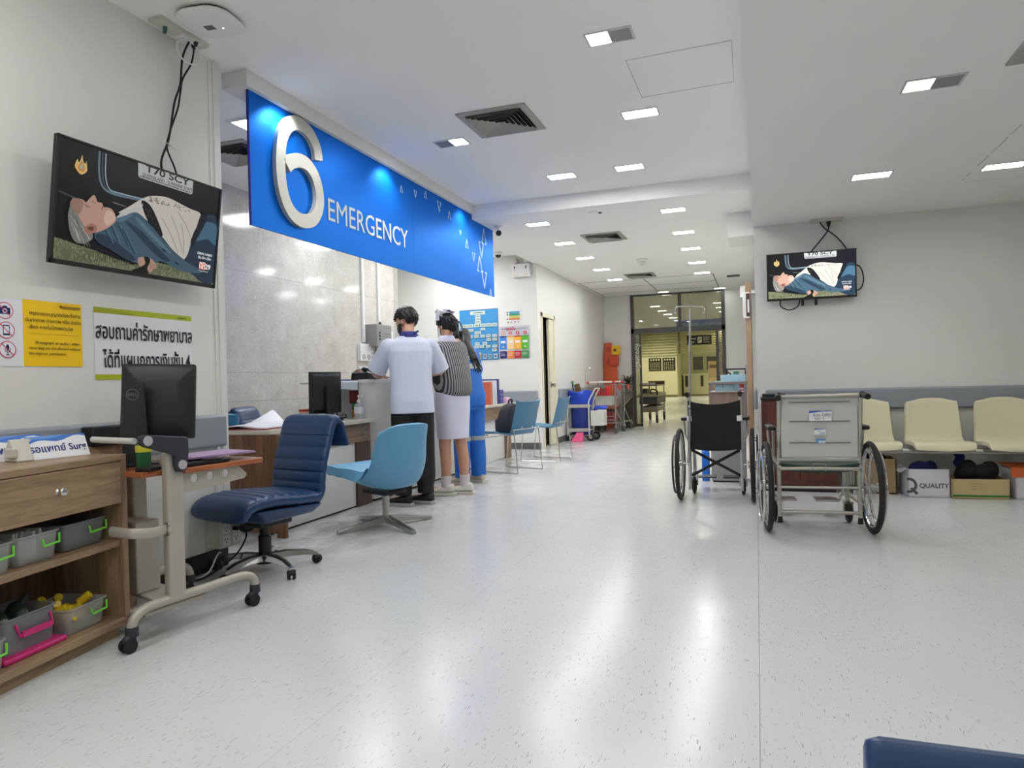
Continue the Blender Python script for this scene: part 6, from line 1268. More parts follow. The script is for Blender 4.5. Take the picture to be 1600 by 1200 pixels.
# ================================================================ WHEELCHAIRS
WCW = M('pale grey chair frame', S(196, 196, 194), 0.35, 0.3); WCS = M('worn silver frame', S(190, 186, 176), 0.3, 0.75, var=0.08, scale=20)
BLKF = M('black nylon', S(17, 17, 19), 0.75, var=0.1, bump=0.05, bscale=80); GREYV = M('grey vinyl backrest', S(204, 202, 197), 0.55, var=0.04); DGRN = M('dark green vinyl', S(22, 52, 46), 0.4); TYRE = M('tyre rubber', S(30, 29, 30), 0.7, var=0.1)
def wheelchair(loc, rz, label, frame, w=0.21, wx=0.295, back_mat=BLKF, back=(0.44, 0.85), seat_mat=BLKF, r=0.305, hollow=True, rimmat=CHROME, solid_back=False, rot_caster=20):
    t = thing('wheelchair', label, 'wheelchair', loc, rz)
    for s in (-1, 1):
        x = s * wx; ax = (1, 0, 0); c = (x, 0, r)
        ty = MB().torus(c, ax, r - 0.018, 0.018, 56, 12).out('tyre', TYRE, t)
        MB().torus(c, ax, r - 0.045, 0.012, 48, 8).out('rim', STEEL if hollow else CHROME, ty)
        b = MB(); rr = random.Random(int(10 + s))
        for k in range(24):
            a = 2 * math.pi * k / 24; a2 = a + (0.55 if k % 2 else -0.55); sd = 0.018 if k % 2 else -0.018
            b.tube([(x + sd, 0.022 * math.cos(a2), r + 0.022 * math.sin(a2)), (x, (r - 0.05) * math.cos(a), r + (r - 0.05) * math.sin(a))], 0.0016, 5)
        b.out('spokes', STEEL, ty)
        MB().cyl((x - 0.035, 0, r), (x + 0.035, 0, r), 0.020, 0.020, 18).cyl((x - 0.038, 0, r), (x - 0.03, 0, r), 0.030, 0.030, 18).cyl((x + 0.03, 0, r), (x + 0.038, 0, r), 0.030, 0.030, 18).cyl((s * w, 0, r), (x, 0, r), 0.009).out('hub', CHROME, ty)
        hr = MB().torus((x + s * 0.038, 0, r), ax, r - 0.06, 0.009, 48, 8)
        for k in range(6):
            a = 2 * math.pi * k / 6; q = (r - 0.055); hr.tube([(x + s * 0.005, q * math.cos(a), r + q * math.sin(a)), (x + s * 0.038, (q - 0.005) * math.cos(a), r + (q - 0.005) * math.sin(a))], 0.004, 5)
        hr.out('hand_rim', rimmat, t)
        X = s * w
        f = MB()
        f.tube(bez([(X, -0.10 if not solid_back else -0.035, 0.10), (X, -0.085 if not solid_back else -0.035, 0.45), (X, -0.10, 0.80), (X, -0.115, 0.895)], 6), 0.0115 if not solid_back else 0.0135, 10)
        f.tube(bez([(X, -0.08, 0.44), (X, 0.20, 0.45), (X, 0.36, 0.45), (X, 0.42, 0.42), (X, 0.50, 0.22), (X, 0.53, 0.16)], 6), 0.011, 8)
        f.tube([(X, -0.08, 0.20), (X, 0.36, 0.20)], 0.011, 8).tube([(X, 0.36, 0.45), (X, 0.36, 0.17)], 0.011, 8).tube([(X, 0.0, 0.20), (X, 0.0, 0.44)], 0.011, 8)
        f.tube(bez([(X, -0.09, 0.665), (X, 0.0, 0.675), (X, 0.22, 0.675), (X, 0.28, 0.63), (X, 0.29, 0.45)], 5), 0.010, 8)
        f.tube([(s * w, 0.1, 0.45), (s * (w + 0.045), 0.1, 0.55), (s * (w + 0.055), 0.09, 0.67)], 0.009, 8)
        f.out('side_frame', frame, t)
        MB().rings([[Vector((s * (w + 0.04) + p[0], p[1] + 0.08, z)) for p in rrect(0.055, 0.27, 0.02, 4)] for z in (0.678, 0.705)]).out('armrest', BLACK, t, bevel=0.008)
        if solid_back: g = MB().tube(bez([(X, -0.115, 0.895), (X * 1.02, -0.13, 0.915), (X * 1.05, -0.18, 0.905), (X * 1.07, -0.235, 0.898)], 4), [0.014] * 5 + [0.019] * 8, 12)
        else: g = MB().tube(bez([(X, -0.112, 0.88), (X, -0.125, 0.905), (X, -0.17, 0.905), (X, -0.23, 0.905)], 4), [0.013] * 5 + [0.018] * 8, 12)
        g.out('push_grip', DBLACK, t)
        cs = MB().tube([(X, 0.36, 0.20), (X, 0.36, 0.14)], 0.014, 10).tube([(X - 0.028, 0.34, 0.135), (X - 0.028, 0.33, 0.075)], 0.006, 6).tube([(X + 0.028, 0.34, 0.135), (X + 0.028, 0.33, 0.075)], 0.006, 6).bx(X - 0.032, X + 0.032, 0.325, 0.375, 0.13, 0.145).out('caster_fork', frame, t)
        MB().torus((X, 0.33, 0.0755), (1, 0, 0.0), 0.060, 0.0155, 30, 10).cyl((X - 0.02, 0.33, 0.0755), (X + 0.02, 0.33, 0.0755), 0.045, 0.045, 20).out('caster_wheel', TYRE, cs)
        fp = MB().tube([(X * 0.95, 0.53, 0.17), (X * 0.95, 0.56, 0.12)], 0.010, 8).out('foot_rest_tube', frame, t)
        MB().box((s * (w - 0.10), 0.60, 0.118), (0.16, 0.15, 0.012)).out('footplate', M('dark footplate', S(60, 60, 62), 0.45) if not solid_back else STEEL, t, bevel=0.004)
    zb0, zb1 = back
    if solid_back:
        MB().rings([[Vector((x, -0.072 + dy - 0.02 * ((z - zb0) / (zb1 - zb0)), z)) for x, z in ((-w + 0.012, zb0), (w - 0.012, zb0), (w - 0.012, zb1), (-w + 0.012, zb1))] for dy in (-0.012, 0.012)]).out('backrest', back_mat, t, bevel=0.01, seg=3)
        b = MB()
        for z in (zb1 - 0.035, zb0 + 0.24, zb0 + 0.10): b.tube([(-w * 0.75, -0.098 - 0.02 * (z - zb0) / (zb1 - zb0) + 0.004, z), (w * 0.75, -0.098 - 0.02 * (z - zb0) / (zb1 - zb0) + 0.004, z)], 0.003, 6)
        b.out('backrest_seams', M('seam grey', S(110, 108, 104), 0.6), t)
        for z, y, rad in ((0.905, -0.118, 0.012), (0.485, -0.052, 0.012), (0.425, -0.045, 0.014), (0.30, -0.035, 0.010), (0.135, -0.035, 0.012)): MB().tube([(-w, y, z), (w, y, z)], rad, 10).out('cross_bar', frame, t)
        MB().tube([(-0.04, -0.05, 0.41), (-0.04, -0.075, 0.46), (0.04, -0.075, 0.46), (0.04, -0.05, 0.41)], 0.004, 6).out('wire_loop', CHROME, t)
        for s in (-1, 1):
            MB().cyl((s * w, -0.035, 0.065), (s * w, -0.035, 0.105), 0.018, 0.014, 12).out('rubber_tip', DBLACK, t)
    else:
        def f(u, v):
            x = (u - 0.5) * 2 * w * 1.0; z = zb0 + (zb1 - zb0) * v; sag = 0.03 * (1 - (2 * u - 1) ** 2)
            return (x, -0.095 - 0.02 * v + sag - 0.012, z - 0.035 * v * (1 - (2 * u - 1) ** 2))
        MB().grid(f, 16, 14, -0.008).out('backrest', back_mat, t, ang=70)
        for s in (-1, 1): MB().box((s * (w - 0.01), -0.122, 0.70), (0.04, 0.02, 0.045)).out('bracket', WHITE, t, bevel=0.004)
        MB().tube([(-w, 0.02, 0.43), (w, 0.04, 0.20)], 0.0125, 8, sq=(1, 1)).tube([(w, 0.04, 0.43), (-w, 0.02, 0.20)], 0.0125, 8).out('cross_brace', BLACK, t)
    MB().grid(lambda u, v: ((u - 0.5) * 2 * w, -0.05 + 0.42 * v, 0.462 - 0.02 * (1 - (2 * u - 1) ** 2)), 12, 8, 0.045 if solid_back else 0.02).out('seat', seat_mat, t, ang=70)
    return t
wc1 = wheelchair((-0.345, 6.14, 0), 0, 'black wheelchair with a drip pole standing in the corridor mouth', WCW, rimmat=BLACK)
b = MB().tube([(-0.215, -0.13, 0.33), (-0.205, -0.13, 0.46), (-0.192, -0.13, 0.78)], 0.012, 10).tube([(-0.20, -0.13, 0.6), (-0.172, -0.10, 1.625)], 0.009, 10)
b.out('drip_pole', CHROME, wc1)
MB().tube(bez([(-0.285, -0.10, 1.59), (-0.30, -0.10, 1.605), (-0.285, -0.10, 1.64), (-0.25, -0.10, 1.645), (-0.10, -0.10, 1.635), (-0.065, -0.10, 1.625), (-0.055, -0.10, 1.595), (-0.07, -0.10, 1.58)], 5), 0.005, 8).out('drip_hook', CHROME, wc1)
MB().cyl((-0.18, -0.103, 1.30), (-0.178, -0.102, 1.335), 0.014).cyl((-0.207, -0.13, 0.80), (-0.19, -0.125, 0.80), 0.02).out('clamp', CHROME, wc1)
wc2 = wheelchair((0.365, 5.035, 0), 4.7, 'worn silver wheelchair with a grey back panel and paper labels', WCS, w=0.245, wx=0.32, back_mat=GREYV, back=(0.50, 0.90), seat_mat=DGRN, hollow=False, solid_back=True, r=0.30)
def wlabel(x, z, w_, h_, band, name):
    f = mat_from((x, -0.1025 - 0.02 * (z - 0.5) / 0.4, z), (1, 0, 0), (0, -1, -0.05)); p = PIC(f, 0.0003); p.rect(-w_ / 2, w_ / 2, -h_ / 2, h_ / 2, S(232, 234, 238))
    p.poly([(-w_ / 2, h_ / 2), (w_ / 2, h_ / 2), (w_ / 2, h_ * 0.44), (0, h_ * 0.40), (-w_ / 2, h_ * 0.28)], S(60, 100, 190)); o = p.out(name, SIGNP, wc2); return o, f
o, f = wlabel(0.005, 0.775, 0.135, 0.068, 1, 'paper_label'); text('ห้อง OPD', f @ Matrix.Translation((0.01, 0.004, 0.001)), 0.026, M('grey pen', S(70, 74, 90), 0.6), o); text('NO  5', f @ Matrix.Translation((-0.005, -0.020, 0.001)), 0.022, MATS['grey pen'], o)
o, f = wlabel(0.003, 0.672, 0.072, 0.04, 1, 'paper_label'); text('4.7', f @ Matrix.Translation((-0.005, 0.004, 0.001)), 0.014, MATS['grey pen'], o); text('เปลนั่ง', f @ Matrix.Translation((0.012, -0.010, 0.001)), 0.012, MATS['grey pen'], o)
f = mat_from((0.005, -0.1025, 0.612), (1, 0, 0), (0, -1, -0.05)); o = PIC(f, 0.0003).rect(-0.028, 0.028, -0.014, 0.014, S(90, 150, 206)).rect(-0.012, 0.028, -0.014, 0.002, S(226, 232, 240)).out('paper_label', SIGNP, wc2); text('A+', f @ Matrix.Translation((0.008, -0.006, 0.001)), 0.01, MATS['grey pen'], o)
# ================================================================ WAITING AREA
CRV = M('cream seat cover', S(224, 217, 184), 0.6, var=0.03, scale=7, bump=0.05, bscale=30)
bn = thing('waiting_bench', 'beam bench with cream covered seats along the waiting area wall', 'bench', (0.905, 6.85, 0))
MB().bx(-0.23, 2.05, 0.03, 0.09, 0.345, 0.375).bx(-0.23, 2.05, -0.17, -0.14, 0.352, 0.372).out('beam', STEEL, bn, bevel=0.004)
for x in (-0.125, 1.90): MB().bx(x - 0.03, x + 0.03, 0.03, 0.09, 0.04, 0.345).bx(x - 0.025, x + 0.025, -0.22, 0.20, 0.0, 0.035).out('bench_leg', STEEL, bn, bevel=0.004)
yz = bez([(0, -0.30, 0.385), (0, -0.28, 0.412), (0, -0.12, 0.412), (0, 0.04, 0.40), (0, 0.12, 0.43), (0, 0.155, 0.55), (0, 0.185, 0.70), (0, 0.195, 0.765), (0, 0.205, 0.785)], 5); K_ = len(yz) - 1
def seatf(u, v):
    i = min(int(v * K_), K_ - 1); q = yz[i].lerp(yz[i + 1], v * K_ - i); a = 2 * u - 1; s = abs(a)
    w_ = 0.225 - 0.03 * max(0, v - 0.5) / 0.5 - 0.02 * max(0, 0.1 - v) / 0.1 - 0.03 * max(0, v - 0.93) / 0.07 * s
    return (a * w_, q.y - 0.03 * s ** 2.5 * (v > 0.4) * min(1, (v - 0.4) * 4), q.z + 0.012 * s ** 2 * (v < 0.55) - 0.02 * s ** 4 * max(0, v - 0.8) / 0.2 + 0.003 * math.sin(u * 40 + v * 30) * (0.42 < v < 0.6))
for k in range(4):
    o = MB().grid(seatf, 22, 40, lambda u, v: -0.03 - 0.012 * (1 - (2 * u - 1) ** 4)).out('seat', CRV, bn, bevel=0.008, ang=70); o.location = (0.53 * k, 0, 0)
for k in range(3): MB().box((0.265 + 0.53 * k, -0.16, 0.382), (0.055, 0.09, 0.016)).out('seat_spacer', WHITE, bn, bevel=0.004)
CARD = M('brown cardboard', S(176, 148, 108), 0.75, var=0.06); CARDL = M('tan cardboard', S(198, 178, 130), 0.75, var=0.05); WCARD = M('white carton board', S(216, 216, 222), 0.6, var=0.02)
def carton(name, label, loc, rz, w_, d_, h_, mat, flaps=True):
    t = thing(name, label, 'box', loc, rz, None); th = 0.006
    MB().bx(0, w_, 0, d_, 0, 0.01).bx(0, w_, 0, th, 0, h_).bx(0, w_, d_ - th, d_, 0, h_).bx(0, th, 0, d_, 0, h_).bx(w_ - th, w_, 0, d_, 0, h_).out('box_wall', mat, t, flat=True)
    if flaps: MB().quad((0.001, 0.02, h_), (0.001, d_ - 0.01, h_), (-0.055, d_ - 0.03, h_ - 0.03), (-0.05, 0.03, h_ - 0.035)).quad((0.0, 0.02, h_ + .003), (-0.05, 0.03, h_ - 0.032), (-0.055, d_ - 0.03, h_ - 0.027), (0.0, d_ - 0.01, h_ + .003)).out('box_flap', mat, t, flat=True)
    return t
GQ = M('grey carton print', S(88, 90, 96), 0.6)
t = carton('carton_box', 'white QUALITY carton under the cream seats', (1.165, 6.565, 0), 3, 0.305, 0.30, 0.235, WCARD)
fq = mat_from((0, -0.0005, 0), (1, 0, 0), (0, -1, 0)); text('QUALITY', fq @ Matrix.Translation((0.19, 0.097, 0)), 0.052, GQ, t, bold=0.0012, sx=1.0)
b = MB(); q = []
for i in range(17): a = R_(108 - 216 * i / 16); q.append((0.005 + 0.062 * math.cos(a), 0.10 + 0.064 * math.sin(a)))
for i in range(16): b.prism([q[i], q[i + 1], (0.005 + (q[i + 1][0] - 0.005) * 0.66, 0.10 + (q[i + 1][1] - 0.10) * 0.66), (0.005 + (q[i][0] - 0.005) * 0.66, 0.10 + (q[i][1] - 0.10) * 0.66)], 0, 0.0006, fq)
b.prism([(0.012, 0.072), (0.03, 0.085), (0.075, 0.036), (0.055, 0.022)], 0, 0.0008, fq).out('printed_letter', GQ, t, flat=True)
t = carton('carton_box', 'tan carton with a green stripe under the cream seats', (1.482, 6.545, 0), 3, 0.40, 0.28, 0.162, CARDL, False)
MB().bx(-0.0005, 0.4005, -0.0008, 0, 0.018, 0.034).out('green_stripe', M('green stripe', S(48, 122, 56), 0.6), t, flat=True)
f_ = mat_from((0, -0.0006, 0), (1, 0, 0), (0, -1, 0))
for k, s_ in enumerate(('Lot. No. ....................', 'N.W.  ......................', 'G.W.  ......................')): text(s_, f_ @ Matrix.Translation((0.20, 0.125 - 0.022 * k, 0)), 0.016, M('faint print', S(110, 98, 70), 0.7), t)
carton('carton_box', 'plain brown carton half hidden by the silver wheelchair', (0.82, 6.72, 0), 0, 0.285, 0.27, 0.30, CARD, False)
t = carton('carton_box', 'white carton with an orange top band cut by the right edge', (1.93, 6.60, 0), 2, 0.36, 0.30, 0.255, WCARD, False)
MB().bx(-0.03, 0.38, -0.012, -0.001, 0.178, 0.262).bx(-0.03, 0.38, -0.012, 0.31, 0.256, 0.262).out('orange_lid', M('orange print', S(220, 106, 48), 0.6), t, flat=True)
text('QUALITY', mat_from((0.15, -0.0125, 0.235), (1, 0, 0), (0, -1, 0)), 0.034, M('pale print', S(236, 220, 206), 0.6), t, sx=1.1); text('QUALITY', mat_from((0.20, -0.0015, 0.03), (1, 0, 0), (0, -1, 0)), 0.045, GQ, t, bold=0.001); MB().bx(0.105, 0.109, -0.0012, 0, 0.10, 0.175).out('seam_line', GQ, t, flat=True)
def heap(name, label, loc, size, mat, seed):
    rr = random.Random(seed); b = MB()
    for k in range(7): b.sph((rr.uniform(-1, 1) * size[0] * 0.55, rr.uniform(-1, 1) * size[1] * 0.5, rr.uniform(0.2, 0.75) * size[2]), (size[0] * rr.uniform(0.35, 0.55), size[1] * 0.5, size[2] * rr.uniform(0.25, 0.4)), 12)
    b.box((0, 0, size[2] * 0.25), (size[0] * 1.5, size[1] * 1.3, size[2] * 0.4))
    o = b.out(name, mat, voxel=0.012, smooth=3); o.location = loc; return tag(o, label, 'clothes')
heap('folded_clothes', 'dark clothes heaped in the plain brown carton', (0.965, 6.85, 0.20), (0.11, 0.10, 0.14), M('black cloth', S(22, 20, 22), 0.85), 1)
heap('folded_clothes', 'blue clothes heaped over the white QUALITY carton', (1.30, 6.72, 0.13), (0.125, 0.10, 0.20), M('blue cloth', S(22, 34, 92), 0.85, var=0.2), 2)
heap('folded_clothes', 'black clothes heaped in the tan carton with the green stripe', (1.69, 6.69, 0.06), (0.16, 0.10, 0.24), MATS['black cloth'], 3)
heap('folded_clothes', 'dark brown cloth bundle in the white and orange carton', (2.10, 6.76, 0.10), (0.13, 0.10, 0.14), M('dark maroon cloth', S(60, 34, 34), 0.85), 4)
tag(MB().grid(lambda u, v: (1.545 + 0.07 * u + 0.012 * math.sin(v * 9), 6.80 - 0.09 * v + 0.01 * math.sin(u * 8), 0.34 - 0.14 * v), 8, 10, 0.012).out('blue_garment', MATS['blue cloth']), 'blue garment hanging between the two front cartons', 'clothes')
RBR = wood('reddish brown wood', S(72, 34, 26), S(104, 54, 40), 2, 0.7, 0.4)
t = thing('wooden_pedestal', 'reddish brown cabinet behind the silver wheelchair', 'cabinet', (0.34, 6.85, 0))
MB().bx(-0.31, 0.31, -0.15, 0.22, 0.06, 0.82).out('cabinet_body', RBR, t, bevel=0.004)
MB().bx(-0.315, 0.315, -0.16, 0.23, 0.82, 0.845).out('cabinet_top', BLACK, t, bevel=0.004); MB().bx(-0.29, 0.29, -0.13, 0.20, 0, 0.06).out('plinth', BLACK, t, flat=True)
for x in (-0.15, 0.15): MB().bx(x - 0.145, x + 0.145, -0.158, -0.15, 0.10, 0.79).out('door', RBR, t, bevel=0.003)
for x in (-0.03, 0.03): MB().cyl((x, -0.158, 0.55), (x, -0.178, 0.55), 0.012).out('knob', STEEL, t)
tag(MB().bx(0.04, 0.24, 6.78, 6.98, 0.846, 0.875).out('black_folder', BLACK, bevel=0.004), 'flat black folder on the reddish brown cabinet', 'folder')
# ================================================================ SCREENING STAND AND RIGHT CORRIDOR WALL
KW = wood('pinkish grey laminate', S(138, 116, 104), S(164, 142, 128), 2, 0.8, 0.4, 0.4)
ks = thing('screening_stand', 'grey and wood stand with a tray rail behind the black wheelchair', 'stand', (-0.285, 7.35, 0))
MB().bx(-0.165, 0.165, -0.15, 0.15, 0.012, 0.62).out('stand_base', M('stand grey', S(164, 166, 166), 0.4), ks, bevel=0.008)
MB().bx(-0.15, 0.15, -0.14, 0.14, 0, 0.012).out('plinth', BLACK, ks, flat=True)
MB().bx(-0.15, 0.165, -0.14, 0.15, 0.62, 0.895).out('upper_box', KW, ks, bevel=0.004)
for z0 in (0.62, 0.888): MB().bx(-0.165, 0.168, -0.16, 0.16, z0, z0 + 0.012).out('tray', M('tray board', S(190, 186, 182), 0.4), ks, bevel=0.003)
for x in (-0.155, 0.17):
    for y in (-0.14, 0.14): MB().bx(x - 0.012, x + 0.012, y - 0.012, y + 0.012, 0.632, 0.968).out('rail_post', M('taupe rail', S(142, 132, 128), 0.4), ks, flat=True)
for y in (-0.14, 0.14): MB().bx(-0.175, 0.195, y - 0.015, y + 0.015, 0.965, 0.992).out('rail', M('taupe rail', S(142, 132, 128), 0.4), ks, bevel=0.004)
MASKB = M('pale blue carton', S(176, 210, 226), 0.5, var=0.06, scale=30)
for (x, y, z, w_, h_, lab) in ((-0.36, 7.27, 0.901, 0.075, 0.10, 'small pale blue mask box at the left of the screening stand tray'), (-0.27, 7.27, 0.901, 0.09, 0.10, 'pale blue mask box in the middle of the screening stand tray'), (-0.19, 7.30, 0.901, 0.06, 0.12, 'upright pale blue box next to the red cup'), (-0.23, 7.42, 0.901, 0.24, 0.16, 'larger pale blue box at the back of the screening stand tray')):
    tag(MB().bx(x - w_ / 2, x + w_ / 2, y - 0.04, y + 0.04, z, z + h_).out('mask_box', MASKB, bevel=0.003), lab, 'box', None)
t = thing('paper_cup', 'red and white paper cup on the screening stand tray', 'cup', (-0.135, 7.255, 0.901))
MB().lathe([(0.025, 0), (0.034, 0.075), (0.035, 0.078), (0.031, 0.078), (0.023, 0.005)], n=20).out('cup', M('red cup', S(206, 56, 40), 0.4), t); MB().lathe([(0.0268, 0.01), (0.0288, 0.028), (0.0289, 0.0285), (0.0268, 0.0105)], n=20).out('white_band', WHITE, t)
tag(MB().bx(-0.545, -0.475, 7.25, 7.38, 0, 0.29).sph((-0.51, 7.31, 0.29), (0.04, 0.06, 0.03), 10).out('blue_bag', M('bright blue plastic', S(40, 120, 220), 0.35), bevel=0.012), 'bright blue plastic bag on the floor left of the screening stand', 'bag')
tag(MB().bx(-0.10, -0.045, 7.95, 8.95, 0, 2.05).out('sliding_door_leaf', wood('light door veneer', S(158, 126, 98), S(188, 156, 126), 2, 0.6, 0.4), bevel=0.002), 'narrow wood veneer door edge beside the wall corner', 'door')
t = thing('wall_dispenser', 'white and brown wall box on the veneer door edge', 'dispenser', (-0.072, 7.945, 1.66))
MB().bx(-0.055, 0.02, -0.05, 0, 0.0, 0.28).out('dispenser_body', WHITE, t, bevel=0.01); MB().bx(-0.02, 0.018, -0.054, -0.05, 0.02, 0.265).out('front_panel', M('brown panel', S(86, 58, 46), 0.4), t, bevel=0.002)
MB().bx(-0.008, 0.012, -0.057, -0.054, 0.06, 0.20).out('clear_window', WHITE, t, flat=True)
t = thing('wall_speaker', 'white cylinder speaker on the right corridor wall below the ceiling', 'speaker', (-0.16, 11.0, 2.29))
MB().lathe([(0.045, -0.08), (0.05, -0.075), (0.05, 0.085), (0.045, 0.09)], n=22).out('housing', WHITE, t); MB().bx(0.04, 0.16, -0.02, 0.02, -0.02, 0.02).out('wall_arm', WHITE, t, flat=True)
# ================================================================ CORRIDOR END: CARTS, BOARDS, PLANT
BINB = M('blue bin plastic', S(28, 52, 140), 0.4, var=0.05); BAGB = M('blue bin liner', S(24, 70, 196), 0.3, var=0.08)
t = thing('cleaning_cart', 'cleaning cart with a blue bin and blue liner beside the corridor door', 'cart', (-2.895, 11.85, 0), 2)
MB().lathe([(0.16, 0.10), (0.175, 0.12), (0.185, 0.70), (0.19, 0.72), (0.178, 0.72), (0.165, 0.13)], n=30).out('bin', BINB, t)
b = MB(); n = 36; rr = random.Random(2); rg = []
for i, (r, z) in enumerate(((0.188, 0.60), (0.20, 0.66), (0.205, 0.74), (0.215, 0.80), (0.21, 0.85), (0.17, 0.845), (0.12, 0.78))):
    rg.append([Vector(((r + (0.014 * math.sin(7 * a + i) + 0.01 * math.sin(13 * a + 2 * i)) * min(1, i * 0.4)) * math.cos(a), (r + 0.012 * math.sin(5 * a + i)) * math.sin(a), z + 0.016 * math.sin(3 * a + i) * min(1, i * 0.4))) for a in [2 * math.pi * j / n for j in range(n)]])
b.rings(rg).out('bin_liner', BAGB, t, ang=70)
for z in (0.19, 0.60): MB().torus((0, 0, z), (0, 0, 1), 0.193, 0.012, 40, 4).bx(-0.19, 0.19, -0.205, -0.195, z - 0.028, z + 0.028).out('frame_band', M('pale metal band', S(190, 186, 178), 0.4, 0.3), t)
for x, y in ((-0.20, -0.20), (0.17, -0.20), (-0.20, 0.20), (0.17, 0.20)): MB().tube([(x, y, 0.10), (x, y, 0.64)], 0.014, 8).out('frame_post', M('cart white tube', S(206, 204, 198), 0.35, 0.2), t)
MB().tube(bez([(0.17, -0.20, 0.60), (0.175, -0.20, 0.68), (0.26, -0.20, 0.84), (0.29, -0.18, 0.89), (0.29, 0.18, 0.89), (0.26, 0.20, 0.84), (0.175, 0.20, 0.68), (0.17, 0.20, 0.60)], 4), 0.014, 8).out('push_handle', MATS['cart white tube'], t)
MB().bx(0.19, 0.42, -0.16, 0.14, 0.26, 0.52).out('side_box', M('side box white', S(206, 206, 200), 0.5), t, bevel=0.006); MB().tube(bez([(0.25, -0.1, 0.52), (0.30, -0.12, 0.57), (0.40, -0.08, 0.56), (0.45, -0.05, 0.58)], 5), 0.03, 8).out('cleaning_cloth', BAGB, t)
for x, y in ((-0.15, -0.18), (0.19, -0.18), (-0.15, 0.2), (0.23, 0.16)):
    MB().cyl((x, y - 0.02, 0.07), (x, y + 0.02, 0.07), 0.068, 0.068, 24).out('wheel', TYRE, t, bevel=0.01); MB().cyl((x, y - 0.026, 0.07), (x, y + 0.026, 0.07), 0.034, 0.034, 16).out('wheel_hub', STEEL, t)
MB().bx(-0.22, 0.22, -0.22, 0.22, 0.09, 0.105).out('base_board', STEEL, t, flat=True)
tag(MB().rings([[Vector((x, y, z)) for x, y, z in ((-0.09, -0.0, 0.01), (0.10, 0.0, 0.01), (0.10, 0.02, 0.14 * k + 0.015), (-0.02, 0.02, 0.14 * k + 0.015))] if k else [Vector((x, y, z)) for x, y, z in ((-0.09, -0.10, 0.004), (0.10, -0.10, 0.004), (0.10, -0.10, 0.012), (-0.09, -0.10, 0.012))] for k in (0, 1)]).out('dustpan', M('pink dustpan', S(226, 84, 140), 0.45)), 'pink dustpan on the floor under the cleaning cart', 'dustpan').location = (-2.90, 11.56, 0)
t = thing('broom', 'leaning broom with a green cap behind the cleaning cart', 'broom', (-3.06, 12.16, 0))
MB().tube([(-0.0, 0, 0.02), (-0.055, 0.0, 1.0)], 0.014, 8).out('handle', M('dark handle', S(40, 52, 76), 0.5), t); MB().cyl((-0.0545, 0, 0.98), (-0.057, 0, 1.03), 0.02).out('green_cap', M('green cap', S(36, 130, 90), 0.4), t)
t = thing('broom', 'brown dust flap leaning behind the blue liner of the cleaning cart', 'broom', (-2.99, 12.20, 0))
MB().box((-0.035, 0, 0.86), (0.10, 0.03, 0.24), rot=Matrix.Rotation(-0.25, 3, 'Y')).out('flap', M('brown bristle', S(112, 84, 52), 0.8), t, bevel=0.01); MB().tube([(0.08, 0.0, 0.02), (-0.01, 0, 0.76)], 0.011, 8).out('handle', MATS['dark handle'], t)
WIRE = M('cart wire', S(176, 178, 180), 0.3, 0.8)
